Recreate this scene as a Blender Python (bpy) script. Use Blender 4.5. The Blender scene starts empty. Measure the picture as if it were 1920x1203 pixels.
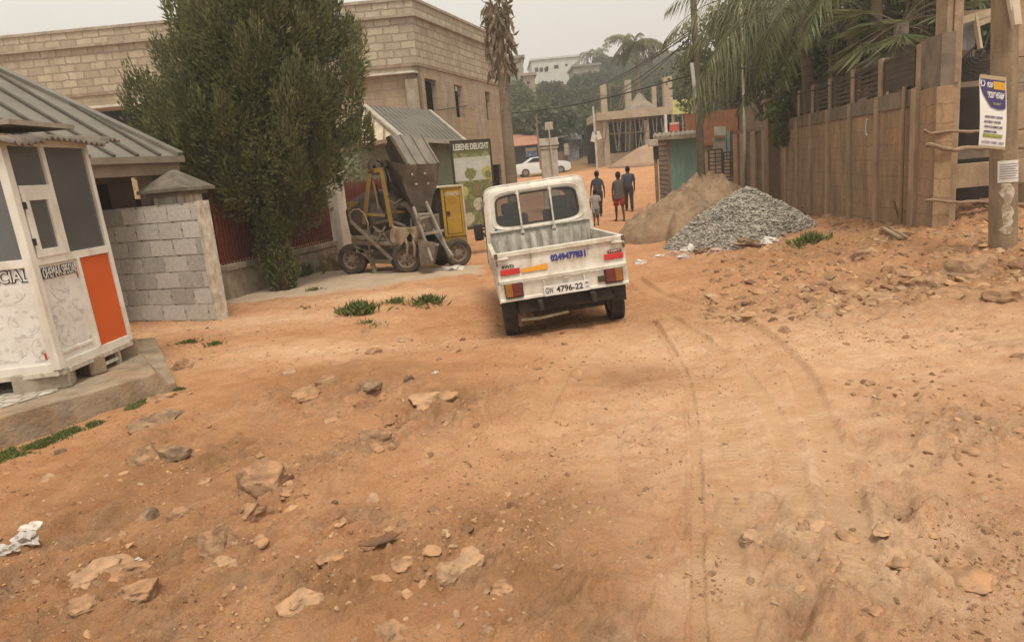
import bpy, math, random
import numpy as np
from mathutils import Vector, Matrix, Euler, noise as mnoise
random.seed(7); RNG = np.random.default_rng(7)
SC = bpy.context.scene; COL = SC.collection
# ------------------------------------------------------------ camera
F = 1330.; PT = math.radians(12.0); RL = math.radians(5.1)
CAM = np.array([0, 0, 1.64])
cf = np.array([0, math.cos(PT), -math.sin(PT)]); cr0 = np.array([1., 0, 0]); cu0 = np.array([0, math.sin(PT), math.cos(PT)])
cr = math.cos(RL)*cr0-math.sin(RL)*cu0; cu = math.cos(RL)*cu0+math.sin(RL)*cr0
def P(x, y, Y):
    d = cf+(x-960)/F*cr+(601.5-y)/F*cu
    return Vector(CAM+d*Y/d[1])
def PZ(x, y, z):
    d = cf+(x-960)/F*cr+(601.5-y)/F*cu
    return Vector(CAM+d*(z-CAM[2])/d[2])
cam = bpy.data.cameras.new('camera'); camo = bpy.data.objects.new('camera', cam); COL.objects.link(camo)
cam.sensor_width = 36; cam.lens = 36*F/1920; cam.clip_start = .1; cam.clip_end = 2000
mw = Matrix(((cr[0], cu[0], -cf[0], CAM[0]), (cr[1], cu[1], -cf[1], CAM[1]), (cr[2], cu[2], -cf[2], CAM[2]), (0, 0, 0, 1)))
camo.matrix_world = mw; SC.camera = camo
SC.cycles.max_bounces = 6; SC.cycles.diffuse_bounces = 3; SC.cycles.transparent_max_bounces = 10; SC.cycles.volume_bounces = 0
# ------------------------------------------------------------ numpy noise
def _h(i, j, s):
    n = (i*374761393+j*668265263+s*982451653) & 0x7fffffff
    n = ((n ^ (n >> 13))*1274126177) & 0x7fffffff
    return ((n ^ (n >> 16)) & 0xffff)/65535.
def vn(x, y, s=0):
    x = np.asarray(x, float); y = np.asarray(y, float)
    i = np.floor(x).astype(np.int64); j = np.floor(y).astype(np.int64); fx = x-i; fy = y-j
    fx = fx*fx*fx*(fx*(fx*6-15)+10); fy = fy*fy*fy*(fy*(fy*6-15)+10)
    return (_h(i, j, s)*(1-fx)+_h(i+1, j, s)*fx)*(1-fy)+(_h(i, j+1, s)*(1-fx)+_h(i+1, j+1, s)*fx)*fy
def fbm(x, y, o=4, s=0, g=.5):
    t = 0; a = 1; n = 0
    for k in range(o):
        t = t+a*vn(x, y, s+k*17); n += a; a *= g; x, y = x*1.93+y*.42+3.1, y*1.93-x*.42+1.7
    return t/n
def sm(e0, e1, x):
    t = np.clip((x-e0)/(e1-e0), 0, 1); return t*t*(3-2*t)
# ------------------------------------------------------------ terrain
CP = []
def cz(px, py, z): v = PZ(px, py, z); CP.append((v.x, v.y, v.z))
def cy(px, py, Y): v = P(px, py, Y); CP.append((v.x, v.y, v.z))
for t in (-1.4, -.8, -.3, .3, .8, 1.4):
    for y in (-2.5, 0., 2.2): CP.append((t*(y+3.2), y, .0))
cz(0, 835, -.1); cz(325, 705, -.07); cz(640, 900, -.02); cz(250, 610, -.06); cz(410, 605, -.07); cz(560, 545, -.1)
cy(762, 513, 12.9); cy(662, 514, 13.05); cy(860, 501, 13.5); cy(826, 501, 14.1); cz(960, 700, -.03); cz(1100, 800, 0); cz(1300, 800, 0); cz(1500, 900, 0.03); cz(1700, 750, .03); cz(1900, 700, .08)
cz(1060, 640, -.13); cz(948, 633, -.2); cz(1155, 600, -.13); CP.append((.6, 10.5, -.25)); cz(1165, 411, -.5); cz(1118, 411, -.5)
cz(1880, 475, .22); cz(1910, 600, .05); cz(1700, 430, .25); cz(1510, 470, .02); cz(1350, 470, -.1); cz(1220, 470, -.17); cz(1400, 520, -.03); cz(1650, 520, .08)
CP += [(9.5, 18, .1), (12, 12, .5), (15, 25, .3), (6.4, 16, -.05), (5.2, 18.5, -.3), (9, 31, -.1), (-3.7, 15.8, -.2), (-3.5, 20, -.35), (-8, 12, -.1), (-10, 20, -.2), (0, 30, -.4), (-15, 30, 0), (-30, 45, .5)]
cz(1180, 355, -.1); CP[-1] = (P(1180, 345, 40).x, 40, float(P(1180, 345, 40).z))
cy(1000, 331, 58); cy(1130, 303, 60); cy(1230, 308, 50); cy(1180, 290, 66); cy(940, 335, 45)
CP += [(-30, 80, 5), (10, 85, 5.5), (40, 80, 6), (40, 50, 1.5), (-60, 100, 6)]
cy(1000, 175, 130); cy(1250, 150, 160); cy(700, 160, 150); cy(1650, 120, 170); cy(200, 260, 160); cy(1000, 160, 300); cy(1400, 120, 300); cy(300, 200, 300)
CP = np.array(CP)
def _uv(x, y):
    y = np.maximum(np.asarray(y, float), -2.4)
    return np.asarray(x, float)/(y+3.2), np.log(y+3.2)*.8
_u, _v = _uv(CP[:, 0], CP[:, 1]); _n = len(CP)
def _k(d2): return .5*d2*np.log(d2+1e-12)
K = _k((_u[:, None]-_u)**2+(_v[:, None]-_v)**2)+np.eye(_n)*.002
A = np.zeros((_n+3, _n+3)); A[:_n, :_n] = K; A[:_n, _n] = 1; A[:_n, _n+1] = _u; A[:_n, _n+2] = _v; A[_n:, :_n] = A[:_n, _n:].T
W = np.linalg.solve(A, np.concatenate([CP[:, 2], [0, 0, 0]]))
TR = []          # tyre tracks: polylines on the ground
def track(pts, w, dep, z=0.):
    p = [PZ(a, b, z) for a, b in pts]; q = []
    for i in range(len(p)-1):
        a0 = p[max(i-1, 0)]; a1 = p[i]; a2 = p[i+1]; a3 = p[min(i+2, len(p)-1)]
        for k in range(6):
            t = k/6; q.append(((.5*(2*a1+(a2-a0)*t+(2*a0-5*a1+4*a2-a3)*t*t+(3*a1-a0-3*a2+a3)*t**3)).xy))
    q.append(p[-1].xy); TR.append((q, w, dep))
track([(1312, 1290), (1311, 1150), (1309, 1040), (1307, 900), (1300, 780), (1285, 700), (1255, 640), (1225, 590)], .055, .018)
track([(1420, 1290), (1380, 1200), (1355, 1100), (1370, 980), (1385, 900), (1375, 820), (1350, 760)], .15, .006)
track([(1600, 1080), (1585, 960), (1560, 860), (1530, 770), (1490, 690), (1420, 620), (1330, 570), (1240, 535), (1190, 500)], .16, .020)
track([(1500, 960), (1480, 860), (1450, 780), (1385, 690), (1310, 625), (1245, 575)], .11, .008)
track([(1010, 780), (1040, 720), (1060, 680), (1100, 640)], .16, .012)
def tracks(x, y):
    m = np.zeros_like(x); al = np.zeros_like(x); gr = np.zeros_like(x); ri = np.zeros_like(x)
    for q, w, d in TR:
        s = 0
        for a, b in zip(q[:-1], q[1:]):
            L = (b-a).length; dx, dy = (b-a)/L
            lo = (min(a.y, b.y)-.4, max(a.y, b.y)+.4)
            idx = np.nonzero((y > lo[0]) & (y < lo[1]) & (np.abs(x-(a.x+b.x)/2) < L/2+.5))[0]
            rx = x[idx]-a.x; ry = y[idx]-a.y; t = rx*dx+ry*dy; pd = -rx*dy+ry*dx
            dist = np.hypot(t-np.clip(t, 0, L), pd)
            mm = 1-sm(w*.38, w*.62, dist); rim = np.exp(-((dist-w*.75)/(w*.18))**2)
            up = mm > m[idx]
            al[idx] = np.where(up, s+t, al[idx]); m[idx] = np.maximum(m[idx], mm)
            gr[idx] = np.maximum(gr[idx], mm*d); ri[idx] = np.maximum(ri[idx], rim*d*.5); s += L
    return m, al, ri*(1-m)-gr
APR = [PZ(415, 562, -.1), PZ(640, 497, -.15), PZ(660, 520, -.15), PZ(905, 505, -.2), PZ(905, 520, -.2), PZ(700, 548, -.13), PZ(420, 575, -.1)]
def ang(px, py, r, z=0., asp=1.):   # blob centre -> function
    c = PZ(px, py, z); return (c.x, c.y, r, asp)
def blob(x, y, b): return np.exp(-(((x-b[0])/(b[2]*b[3]))**2+((y-b[1])/b[2])**2))
DARK = [ang(1000, 960, .45), ang(1010, 1090, .35), ang(660, 690, .6, 0, 1.6), ang(1180, 700, .4), ang(850, 740, .5), ang(300, 880, .8), ang(700, 1080, .4), ang(1750, 540, 1.3, 0, 2), ang(1560, 470, 1.6), ang(540, 540, .9), ang(250, 1050, .5)]
ROCKY = [ang(1560, 1060, .55, 0, 1.2), ang(1700, 1000, .5), ang(860, 1050, .28, 0, 1.5), ang(180, 1080, .5), ang(480, 920, .5), ang(400, 1030, .4), ang(700, 820, .3, 0, 1.6), ang(820, 760, .45), ang(1800, 530, .8, 0, 2.2), ang(1500, 1150, .4), ang(580, 740, .5), ang(1640, 560, .9, 0, 1.5), ang(1850, 830, .3, 0, 2), ang(600, 1100, .3), ang(280, 800, .4), ang(620, 860, .35), ang(1400, 990, .2), ang(1100, 1180, .3), ang(1300, 1000, .1), ang(720, 720, .5), ang(1780, 790, .16, 0, 1.5), ang(430, 840, .3), ang(130, 980, .4), ang(350, 1120, .4), ang(900, 980, .2), ang(640, 980, .3)]
PALE = [ang(1500, 860, .9, 0, 1.2), ang(1650, 1000, .7), ang(1350, 1100, .35), ang(1250, 640, 1.), ang(590, 640, .55, 0, 2.4), ang(480, 590, .6, 0, 2.5), ang(1750, 1080, .5), ang(1400, 800, 1.4), ang(1650, 650, 2), ang(1640, 560, .5, 0, 2), ang(700, 545, .5, 0, 3), ang(1450, 930, .4)]
def far_w(y): return np.clip(1-(y-14)/14, 0, 1)
def base_h(x, y):
    x = np.atleast_1d(np.asarray(x, float)); y = np.atleast_1d(np.asarray(y, float)); sh = x.shape; x = x.ravel(); y = y.ravel()
    u, v = _uv(x, y); z = W[_n]+W[_n+1]*u+W[_n+2]*v
    for i in range(_n): z = z+W[i]*_k((u-_u[i])**2+(v-_v[i])**2)
    z = np.clip(z, -1.5, 60)
    return z.reshape(sh)
def detail(x, y):
    near = far_w(y)
    rocky = np.zeros_like(x)
    for b in ROCKY: rocky = np.maximum(rocky, blob(x, y, b))
    rn = fbm(x*1.7, y*1.7, 3, 5); rocky = np.clip(rocky*1.25+sm(.58, .75, rn)*.55, 0, 1)*near
    bank = sm(2.2, 4.5, x)*sm(7.3, 8.5, y)*(1-sm(13, 18, y)); rocky = np.maximum(rocky, bank*.9*near)
    wx = x+.16*fbm(x*3, y*3, 3, 31); wy = y+.16*fbm(x*3, y*3, 3, 37)
    st = fbm((wx*.5+wy*.86)*3.2, (wx*.86-wy*.5)*9.5, 4, 41)     # tilted layers
    ter = st*9; ter = (np.floor(ter)+sm(.55, 1., ter-np.floor(ter)))/9
    z = (fbm(x*.8, y*.8, 3, 1)-.5)*.10*near+(fbm(x*2.6, y*2.6, 3, 2)-.5)*.04*near
    z += rocky*(ter-.45)*(.155+.05*np.clip((.3-x)/.6, 0, 1))+rocky*(fbm(x*16, y*16, 4, 43)-.5)*.05
    z += (fbm(x*9, y*9, 4, 3)-.5)*.017*near+(fbm(x*34, y*34, 3, 4)-.5)*.009*near*np.clip(1.4-y/7, 0, 1)
    pb = vn(x*28, y*28, 9); z += sm(.72, .95, pb)*.013*sm(.35, .6, fbm(x*1.3, y*1.3, 3, 77))*near
    pb2 = vn(x*13+.5, y*13, 19); z += sm(.78, .97, pb2)*.03*sm(.45, .62, fbm(x*.9+9, y*.9, 3, 79))*near
    return z, rocky, st
def ground_h(x, y):
    x = np.atleast_1d(np.asarray(x, float)).ravel(); y = np.atleast_1d(np.asarray(y, float)).ravel()
    z = base_h(x, y); d, rk, st = detail(x, y); m, al, dep = tracks(x, y)
    z = z+d*(1-.85*m)+dep
    # smooth concrete apron and the hollow under the truck
    from_ap = in_poly(x, y, APR); z = z-d*from_ap*.8+from_ap*.03
    for cx_, cy_, r_, a_ in ((.15, 6.95, .35, .07), (.75, 7.0, .4, .05), (-.1, 8.3, .5, -.03)): z = z+a_*np.exp(-((x-cx_)**2+(y-cy_)**2)/r_**2)
    return z, rk, st, m, al, from_ap
def in_poly(x, y, poly):
    d = np.full_like(x, 1e9); ins = np.zeros(x.shape, bool); n = len(poly)
    for i in range(n):
        a = poly[i]; b = poly[(i+1) % n]; ex, ey = b.x-a.x, b.y-a.y
        t = np.clip(((x-a.x)*ex+(y-a.y)*ey)/(ex*ex+ey*ey), 0, 1)
        d = np.minimum(d, np.hypot(x-a.x-ex*t, y-a.y-ey*t))
        c = ((a.y > y) != (b.y > y)) & (x < (b.x-a.x)*(y-a.y)/((b.y-a.y) if abs(b.y-a.y) > 1e-9 else 1e-9)+a.x); ins ^= c
    return sm(-.12, .12, np.where(ins, d, -d)+(fbm(x*5, y*5, 3, 61)-.5)*.25)
ROWS = np.concatenate([np.geomspace(.8, 5.0, 50, endpoint=False), np.geomspace(5.0, 20, 680, endpoint=False), np.geomspace(20, 420, 260)])
_s = np.linspace(-1, 1, 1050); TC = 1.9*_s*(.30+.70*_s*_s)
_R, _T = np.meshgrid(ROWS, TC, indexing='ij'); GXX = _R*_T; GYY = _R-3.2
GALL = ground_h(GXX.ravel(), GYY.ravel()); GZZ = GALL[0].reshape(_R.shape)
def samp(x, y):
    r = np.asarray(y, float)+3.2; t = np.asarray(x, float)/r; i = np.clip(np.interp(r, ROWS, np.arange(len(ROWS))), 0, len(ROWS)-1.001); j = np.clip(np.interp(t, TC, np.arange(len(TC))), 0, len(TC)-1.001)
    a = i.astype(int); b = j.astype(int); u = i-a; v = j-b
    return (GZZ[a, b]*(1-v)+GZZ[a, b+1]*v)*(1-u)+(GZZ[a+1, b]*(1-v)+GZZ[a+1, b+1]*v)*u
def gz(x, y): return float(samp(x, y))
def gpx(px, py):
    """the ground point seen at a pixel"""
    d = cf+(px-960)/F*cr+(601.5-py)/F*cu; z = 0.
    t = (z-1.64)/d[2] if d[2] < -.01 else 30
    for k in range(40):
        q = CAM+d*t; z = gz(q[0], q[1]); t = t*.4+.6*((z-1.64)/d[2])
    q = CAM+d*t; return Vector((q[0], q[1], gz(q[0], q[1])))
# ------------------------------------------------------------ objects
MW = {}
def tag(o, label=None, cat=None, group=None, kind=None):
    if label: o['label'] = label
    if cat: o['category'] = cat
    if group: o['group'] = group
    if kind: o['kind'] = kind
    return o
def empty(name, loc, rot=(0, 0, 0)):
    o = bpy.data.objects.new(name, None); o.empty_display_size = .2; COL.objects.link(o)
    o.location = loc; o.rotation_euler = rot
    MW[o.name] = Matrix.Translation(Vector(loc)) @ Euler(rot).to_matrix().to_4x4(); return o
def thing(name, loc, label, cat, group=None, rot=(0, 0, 0)): return tag(empty(name, loc, rot), label, cat, group)
def copy_tree(o, parent=None):
    c = o.copy(); COL.objects.link(c)
    if parent: c.parent = parent
    for ch in list(o.children): copy_tree(ch, c)
    return c
class MB:
    def __init__(s): s.v = []; s.f = []; s.m = []; s.mi = 0
    def add(s, vs, fs):
        n = len(s.v); s.v += [Vector(v) for v in vs]; s.f += [tuple(n+i for i in f) for f in fs]; s.m += [s.mi]*len(fs); return s
    def box(s, c, d, R=None):
        c = Vector(c); h = Vector(d)/2; vs = []
        for x in (-1, 1):
            for y in (-1, 1):
                for z in (-1, 1):
                    q = Vector((x*h.x, y*h.y, z*h.z)); vs.append(c+(R @ q if R else q))
        return s.add(vs, [(0, 1, 3, 2), (4, 6, 7, 5), (0, 4, 5, 1), (2, 3, 7, 6), (0, 2, 6, 4), (1, 5, 7, 3)])
    def hexa(s, b, t):   # 4 bottom pts, 4 top pts, same winding
        return s.add(list(b)+list(t), [(3, 2, 1, 0), (4, 5, 6, 7), (0, 1, 5, 4), (1, 2, 6, 5), (2, 3, 7, 6), (3, 0, 4, 7)])
    def slab(s, pts, th):   # polygon + thickness vector
        n = len(pts); th = Vector(th); a = [Vector(p) for p in pts]; b = [p+th for p in a]
        return s.add(a+b, [tuple(range(n-1, -1, -1)), tuple(range(n, 2*n))]+[(i, (i+1) % n, n+(i+1) % n, n+i) for i in range(n)])
    def bar(s, a, b, w, h=None, up=(0, 0, 1)):
        a = Vector(a); b = Vector(b); h = h or w; d = (b-a); L = d.length; d = d/L; up = Vector(up)
        x = d.cross(up)
        if x.length < 1e-3: x = d.cross(Vector((1, 0, 0)))
        x.normalize(); z = x.cross(d); R = Matrix((x, d, z)).transposed()
        return s.box((a+b)/2, (w, L, h), R)
    def tube(s, pts, r, n=8, cap=True):
        pts = [Vector(p) for p in pts]; N = len(pts); rs = r if isinstance(r, (list, tuple)) else [r]*N
        vs = []; px = None
        for i, p in enumerate(pts):
            d = (pts[min(i+1, N-1)]-pts[max(i-1, 0)]).normalized()
            if px is None: px = d.orthogonal().normalized()
            px = (px-d*px.dot(d)).normalized(); py = d.cross(px)
            for k in range(n):
                t = 2*math.pi*k/n; vs.append(p+(px*math.cos(t)+py*math.sin(t))*rs[i])
        fs = [(i*n+k, i*n+(k+1) % n, (i+1)*n+(k+1) % n, (i+1)*n+k) for i in range(N-1) for k in range(n)]
        if cap: fs += [tuple(range(n-1, -1, -1)), tuple((N-1)*n+k for k in range(n))]
        return s.add(vs, fs)
    def lathe(s, o, ax, prof, n=20, cap=True):
        o = Vector(o); ax = Vector(ax).normalized(); u = ax.orthogonal().normalized(); w = ax.cross(u); vs = []
        for r, h in prof:
            for k in range(n):
                t = 2*math.pi*k/n; vs.append(o+ax*h+(u*math.cos(t)+w*math.sin(t))*r)
        N = len(prof)
        fs = [(i*n+k, i*n+(k+1) % n, (i+1)*n+(k+1) % n, (i+1)*n+k) for i in range(N-1) for k in range(n)]
        if cap: fs += [tuple(range(n-1, -1, -1)), tuple((N-1)*n+k for k in range(n))]
        return s.add(vs, fs)
    def loft(s, secs, cap=True):
        n = len(secs[0]); N = len(secs); vs = [v for q in secs for v in q]
        fs = [(i*n+k, i*n+(k+1) % n, (i+1)*n+(k+1) % n, (i+1)*n+k) for i in range(N-1) for k in range(n)]
        if cap: fs += [tuple(range(n-1, -1, -1)), tuple((N-1)*n+k for k in range(n))]
        return s.add(vs, fs)
    def build(s, name, mats, parent=None, loc=None, smooth=False, bevel=0, local=False):
        me = bpy.data.meshes.new(name)
        M = MW[parent.name] if parent else Matrix.Translation(Vector(loc) if loc else Vector((0, 0, 0)))
        vs = s.v
        if not local: Mi = M.inverted(); vs = [Mi @ v for v in s.v]
        me.from_pydata([tuple(v) for v in vs], [], s.f)
        for m in (mats if isinstance(mats, (list, tuple)) else [mats]): me.materials.append(m)
        if any(s.m): me.polygons.foreach_set('material_index', s.m)
        me.validate(); me.update(); autouv(me)
        if smooth: me.polygons.foreach_set('use_smooth', [True]*len(me.polygons))
        o = bpy.data.objects.new(name, me); COL.objects.link(o)
        if parent: o.parent = parent
        elif loc: o.location = loc
        MW[o.name] = M
        if smooth == 'auto':
            me.set_sharp_from_angle(angle=math.radians(38))
        if bevel:
            b = o.modifiers.new('bevel', 'BEVEL'); b.width = bevel; b.segments = 2; b.limit_method = 'ANGLE'; b.angle_limit = math.radians(40)
        return o
def autouv(me):
    uv = me.uv_layers.new(name='UVMap').data
    n = len(me.loops); co = np.zeros(n*2)
    V = me.vertices
    for p in me.polygons:
        nx, ny, nz = p.normal
        if abs(nz) > .75:
            for li in p.loop_indices: c = V[me.loops[li].vertex_index].co; co[2*li] = c.x; co[2*li+1] = c.y
        else:
            L = math.hypot(nx, ny); tx, ty = -ny/L, nx/L
            for li in p.loop_indices:
                c = V[me.loops[li].vertex_index].co; co[2*li] = tx*c.x+ty*c.y; co[2*li+1] = c.z
    uv.foreach_set('uv', co)
def npmesh(name, verts, faces, mats, parent=None, loc=None, smooth=False, k=4, mi=None):
    """verts in local coordinates, faces (N,k)"""
    me = bpy.data.meshes.new(name); verts = np.asarray(verts, np.float32); faces = np.asarray(faces, np.int32)
    me.vertices.add(len(verts)); me.vertices.foreach_set('co', verts.ravel())
    me.loops.add(faces.size); me.loops.foreach_set('vertex_index', faces.ravel())
    me.polygons.add(len(faces)); me.polygons.foreach_set('loop_start', np.arange(0, faces.size, k, dtype=np.int32)); me.polygons.foreach_set('loop_total', np.full(len(faces), k, np.int32))
    for m in (mats if isinstance(mats, (list, tuple)) else [mats]): me.materials.append(m)
    if mi is not None: me.polygons.foreach_set('material_index', np.asarray(mi, np.int32))
    me.update(calc_edges=True)
    me.polygons.foreach_set('use_smooth', np.full(len(faces), bool(smooth)))
    o = bpy.data.objects.new(name, me); COL.objects.link(o)
    if parent: o.parent = parent; MW[o.name] = MW[parent.name]
    elif loc is not None: o.location = loc; MW[o.name] = Matrix.Translation(Vector(loc))
    return o
def frame(org, xd, up=(0, 0, 1)):
    """matrix: local x along xd, local y along up (text plane)"""
    x = Vector(xd).normalized(); y = Vector(up); y = (y-x*y.dot(x)).normalized(); z = x.cross(y)
    M = Matrix((x, y, z)).transposed().to_4x4(); M.translation = Vector(org); return M
def text(name, s, w, h, M, mat, parent, th=.002, bold=0., local=False):
    cu_ = bpy.data.curves.new(name, 'FONT'); cu_.body = s; cu_.align_x = 'CENTER'; cu_.align_y = 'CENTER'; cu_.extrude = .01; cu_.offset = bold; cu_.resolution_u = 3
    o = bpy.data.objects.new(name, cu_); COL.objects.link(o); bpy.context.view_layer.update()
    me = bpy.data.meshes.new_from_object(o.evaluated_get(bpy.context.evaluated_depsgraph_get())); bpy.data.objects.remove(o)
    co = np.zeros(len(me.vertices)*3); me.vertices.foreach_get('co', co); co = co.reshape(-1, 3)
    mn = co.min(0); mx = co.max(0); co = (co-(mn+mx)/2)/(np.maximum(mx-mn, 1e-6)); co *= (w, h, th)
    Mx = M if local else MW[parent.name].inverted() @ M
    co = [tuple(Mx @ Vector(c)) for c in co]; me.vertices.foreach_set('co', np.array(co).ravel()); me.update()
    me.materials.clear(); me.materials.append(mat); me.name = name
    o = bpy.data.objects.new(name, me); COL.objects.link(o); o.parent = parent; MW[o.name] = MW[parent.name]; return o
# ------------------------------------------------------------ materials
def nodes(name):
    m = bpy.data.materials.new(name); m.use_nodes = True; nt = m.node_tree; b = nt.nodes['Principled BSDF']
    def N(t, **k):
        n = nt.nodes.new(t)
        for a, v in k.items():
            if a in n.inputs: n.inputs[a].default_value = v
            else: setattr(n, a, v)
        return n
    L = lambda a, b_: nt.links.new(a, b_)
    return m, b, N, L
def rgba(c): return (c[0], c[1], c[2], 1)
def mix(N, L, fac, a, b_, mode='MIX'):
    n = N('ShaderNodeMix', data_type='RGBA', blend_type=mode)
    for s_, v in ((n.inputs[0], fac), (n.inputs[6], a), (n.inputs[7], b_)):
        if hasattr(v, 'links'): L(v, s_)
        else: s_.default_value = v if not isinstance(v, tuple) else rgba(v)
    return n.outputs[2]
def ramp(N, L, src, a, b_, c0=0., c1=1.):
    n = N('ShaderNodeMapRange'); n.inputs[1].default_value = a; n.inputs[2].default_value = b_; n.inputs[3].default_value = c0; n.inputs[4].default_value = c1; L(src, n.inputs[0]); return n.outputs[0]
def mat(name, col, rough=.85, col2=None, sc=4., bump=.15, bsc=40., metal=0., lo=.35, hi=.65, dirt=None, dsc=(6, 6, 1.2), damt=.6, spec=.3, uv=False):
    m, b, N, L = nodes(name); tc = N('ShaderNodeTexCoord'); src = tc.outputs['UV' if uv else 'Object']
    n = N('ShaderNodeTexNoise', Scale=sc, Detail=6., Roughness=.6); L(src, n.inputs['Vector'])
    col2 = col2 or tuple(c*.72 for c in col); c = mix(N, L, ramp(N, L, n.outputs[0], lo, hi), tuple(col), tuple(col2))
    if dirt:
        mp = N('ShaderNodeMapping'); mp.inputs['Scale'].default_value = dsc; L(src, mp.inputs[0])
        d = N('ShaderNodeTexNoise', Scale=1., Detail=5., Roughness=.65); L(mp.outputs[0], d.inputs['Vector'])
        c = mix(N, L, ramp(N, L, d.outputs[0], .46, .72, 0, damt), c, tuple(dirt))
    L(c, b.inputs['Base Color']); b.inputs['Roughness'].default_value = rough; b.inputs['Metallic'].default_value = metal; b.inputs['Specular IOR Level'].default_value = spec
    if bump:
        n2 = N('ShaderNodeTexNoise', Scale=bsc, Detail=4.); L(src, n2.inputs['Vector']); bp = N('ShaderNodeBump', Strength=bump, Distance=.02); L(n2.outputs[0], bp.inputs['Height']); L(bp.outputs[0], b.inputs['Normal'])
    return m
def brickmat(name, c1, c2, mortar, bw=.45, bh=.24, ms=.02, stain=None, bump=.6, warp=.03, samt=.55, plaster=None):
    m, b, N, L = nodes(name); tc = N('ShaderNodeTexCoord')
    wn = N('ShaderNodeTexNoise', Scale=5., Detail=4.); L(tc.outputs['UV'], wn.inputs['Vector'])
    off = N('ShaderNodeVectorMath', operation='MULTIPLY_ADD'); L(wn.outputs['Color'], off.inputs[0]); off.inputs[1].default_value = (warp, warp, 0); L(tc.outputs['UV'], off.inputs[2])
    br = N('ShaderNodeTexBrick', Scale=1.); br.inputs['Color1'].default_value = rgba(c1); br.inputs['Color2'].default_value = rgba(c2); br.inputs['Mortar'].default_value = rgba(mortar)
    br.inputs['Mortar Size'].default_value = ms; br.inputs['Mortar Smooth'].default_value = .35; br.inputs['Bias'].default_value = -.1; br.inputs['Brick Width'].default_value = bw; br.inputs['Row Height'].default_value = bh
    L(off.outputs[0], br.inputs['Vector'])
    n = N('ShaderNodeTexNoise', Scale=9., Detail=6., Roughness=.7); L(tc.outputs['UV'], n.inputs['Vector'])
    c = mix(N, L, .35, br.outputs['Color'], n.outputs[0], 'OVERLAY')
    if stain:
        mp = N('ShaderNodeMapping'); mp.inputs['Scale'].default_value = (1.6, .45, 1); L(tc.outputs['UV'], mp.inputs[0])
        d = N('ShaderNodeTexNoise', Scale=1.3, Detail=6., Roughness=.65); L(mp.outputs[0], d.inputs['Vector']); c = mix(N, L, ramp(N, L, d.outputs[0], .42, .7, 0, samt), c, tuple(stain))
    L(c, b.inputs['Base Color']); b.inputs['Roughness'].default_value = .92; b.inputs['Specular IOR Level'].default_value = .2
    h = N('ShaderNodeMath', operation='MULTIPLY_ADD'); L(br.outputs['Fac'], h.inputs[0]); h.inputs[1].default_value = -1.; L(n.outputs[0], h.inputs[2])
    bp = N('ShaderNodeBump', Strength=bump, Distance=.02); L(h.outputs[0], bp.inputs['Height']); L(bp.outputs[0], b.inputs['Normal']); return m
def leafmat(name, a, b_, rough=.6, trans=.25):
    m, b, N, L = nodes(name); g = N('ShaderNodeNewGeometry'); tc = N('ShaderNodeTexCoord'); n = N('ShaderNodeTexNoise', Scale=1.3, Detail=3.); L(tc.outputs['Object'], n.inputs['Vector'])
    ad = N('ShaderNodeMath', operation='MULTIPLY_ADD'); L(g.outputs['Random Per Island'], ad.inputs[0]); ad.inputs[1].default_value = .45; L(ramp(N, L, n.outputs[0], .35, .65, 0, .55), ad.inputs[2])
    c = mix(N, L, ad.outputs[0], tuple(a), tuple(b_)); L(c, b.inputs['Base Color']); b.inputs['Roughness'].default_value = rough; b.inputs['Specular IOR Level'].default_value = .25
    t = N('ShaderNodeBsdfTranslucent'); L(c, t.inputs[0]); ms = N('ShaderNodeMixShader'); ms.inputs[0].default_value = trans
    L(b.outputs[0], ms.inputs[1]); L(t.outputs[0], ms.inputs[2]); out = [x for x in m.node_tree.nodes if x.type == 'OUTPUT_MATERIAL'][0]; L(ms.outputs[0], out.inputs[0]); return m
def glassmat(name, col, rough=.06, alpha=.35):
    m, b, N, L = nodes(name); b.inputs['Base Color'].default_value = rgba(col); b.inputs['Roughness'].default_value = rough; b.inputs['Specular IOR Level'].default_value = .8
    tc = N('ShaderNodeTexCoord'); n = N('ShaderNodeTexNoise', Scale=3., Detail=5.); L(tc.outputs['Object'], n.inputs['Vector']); L(ramp(N, L, n.outputs[0], .3, .7, rough, rough+.2), b.inputs['Roughness'])
    L(ramp(N, L, n.outputs[0], .3, .7, alpha, min(1, alpha+.2)), b.inputs['Alpha']); return m
def stonemat(name, a, b_):
    m, b, N, L = nodes(name); g = N('ShaderNodeNewGeometry'); tc = N('ShaderNodeTexCoord'); n = N('ShaderNodeTexNoise', Scale=20., Detail=4.); L(tc.outputs['Object'], n.inputs['Vector'])
    c = mix(N, L, g.outputs['Random Per Island'], tuple(a), tuple(b_)); c = mix(N, L, .3, c, n.outputs[0], 'OVERLAY'); L(c, b.inputs['Base Color']); b.inputs['Roughness'].default_value = .9; b.inputs['Specular IOR Level'].default_value = .25; return m
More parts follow.
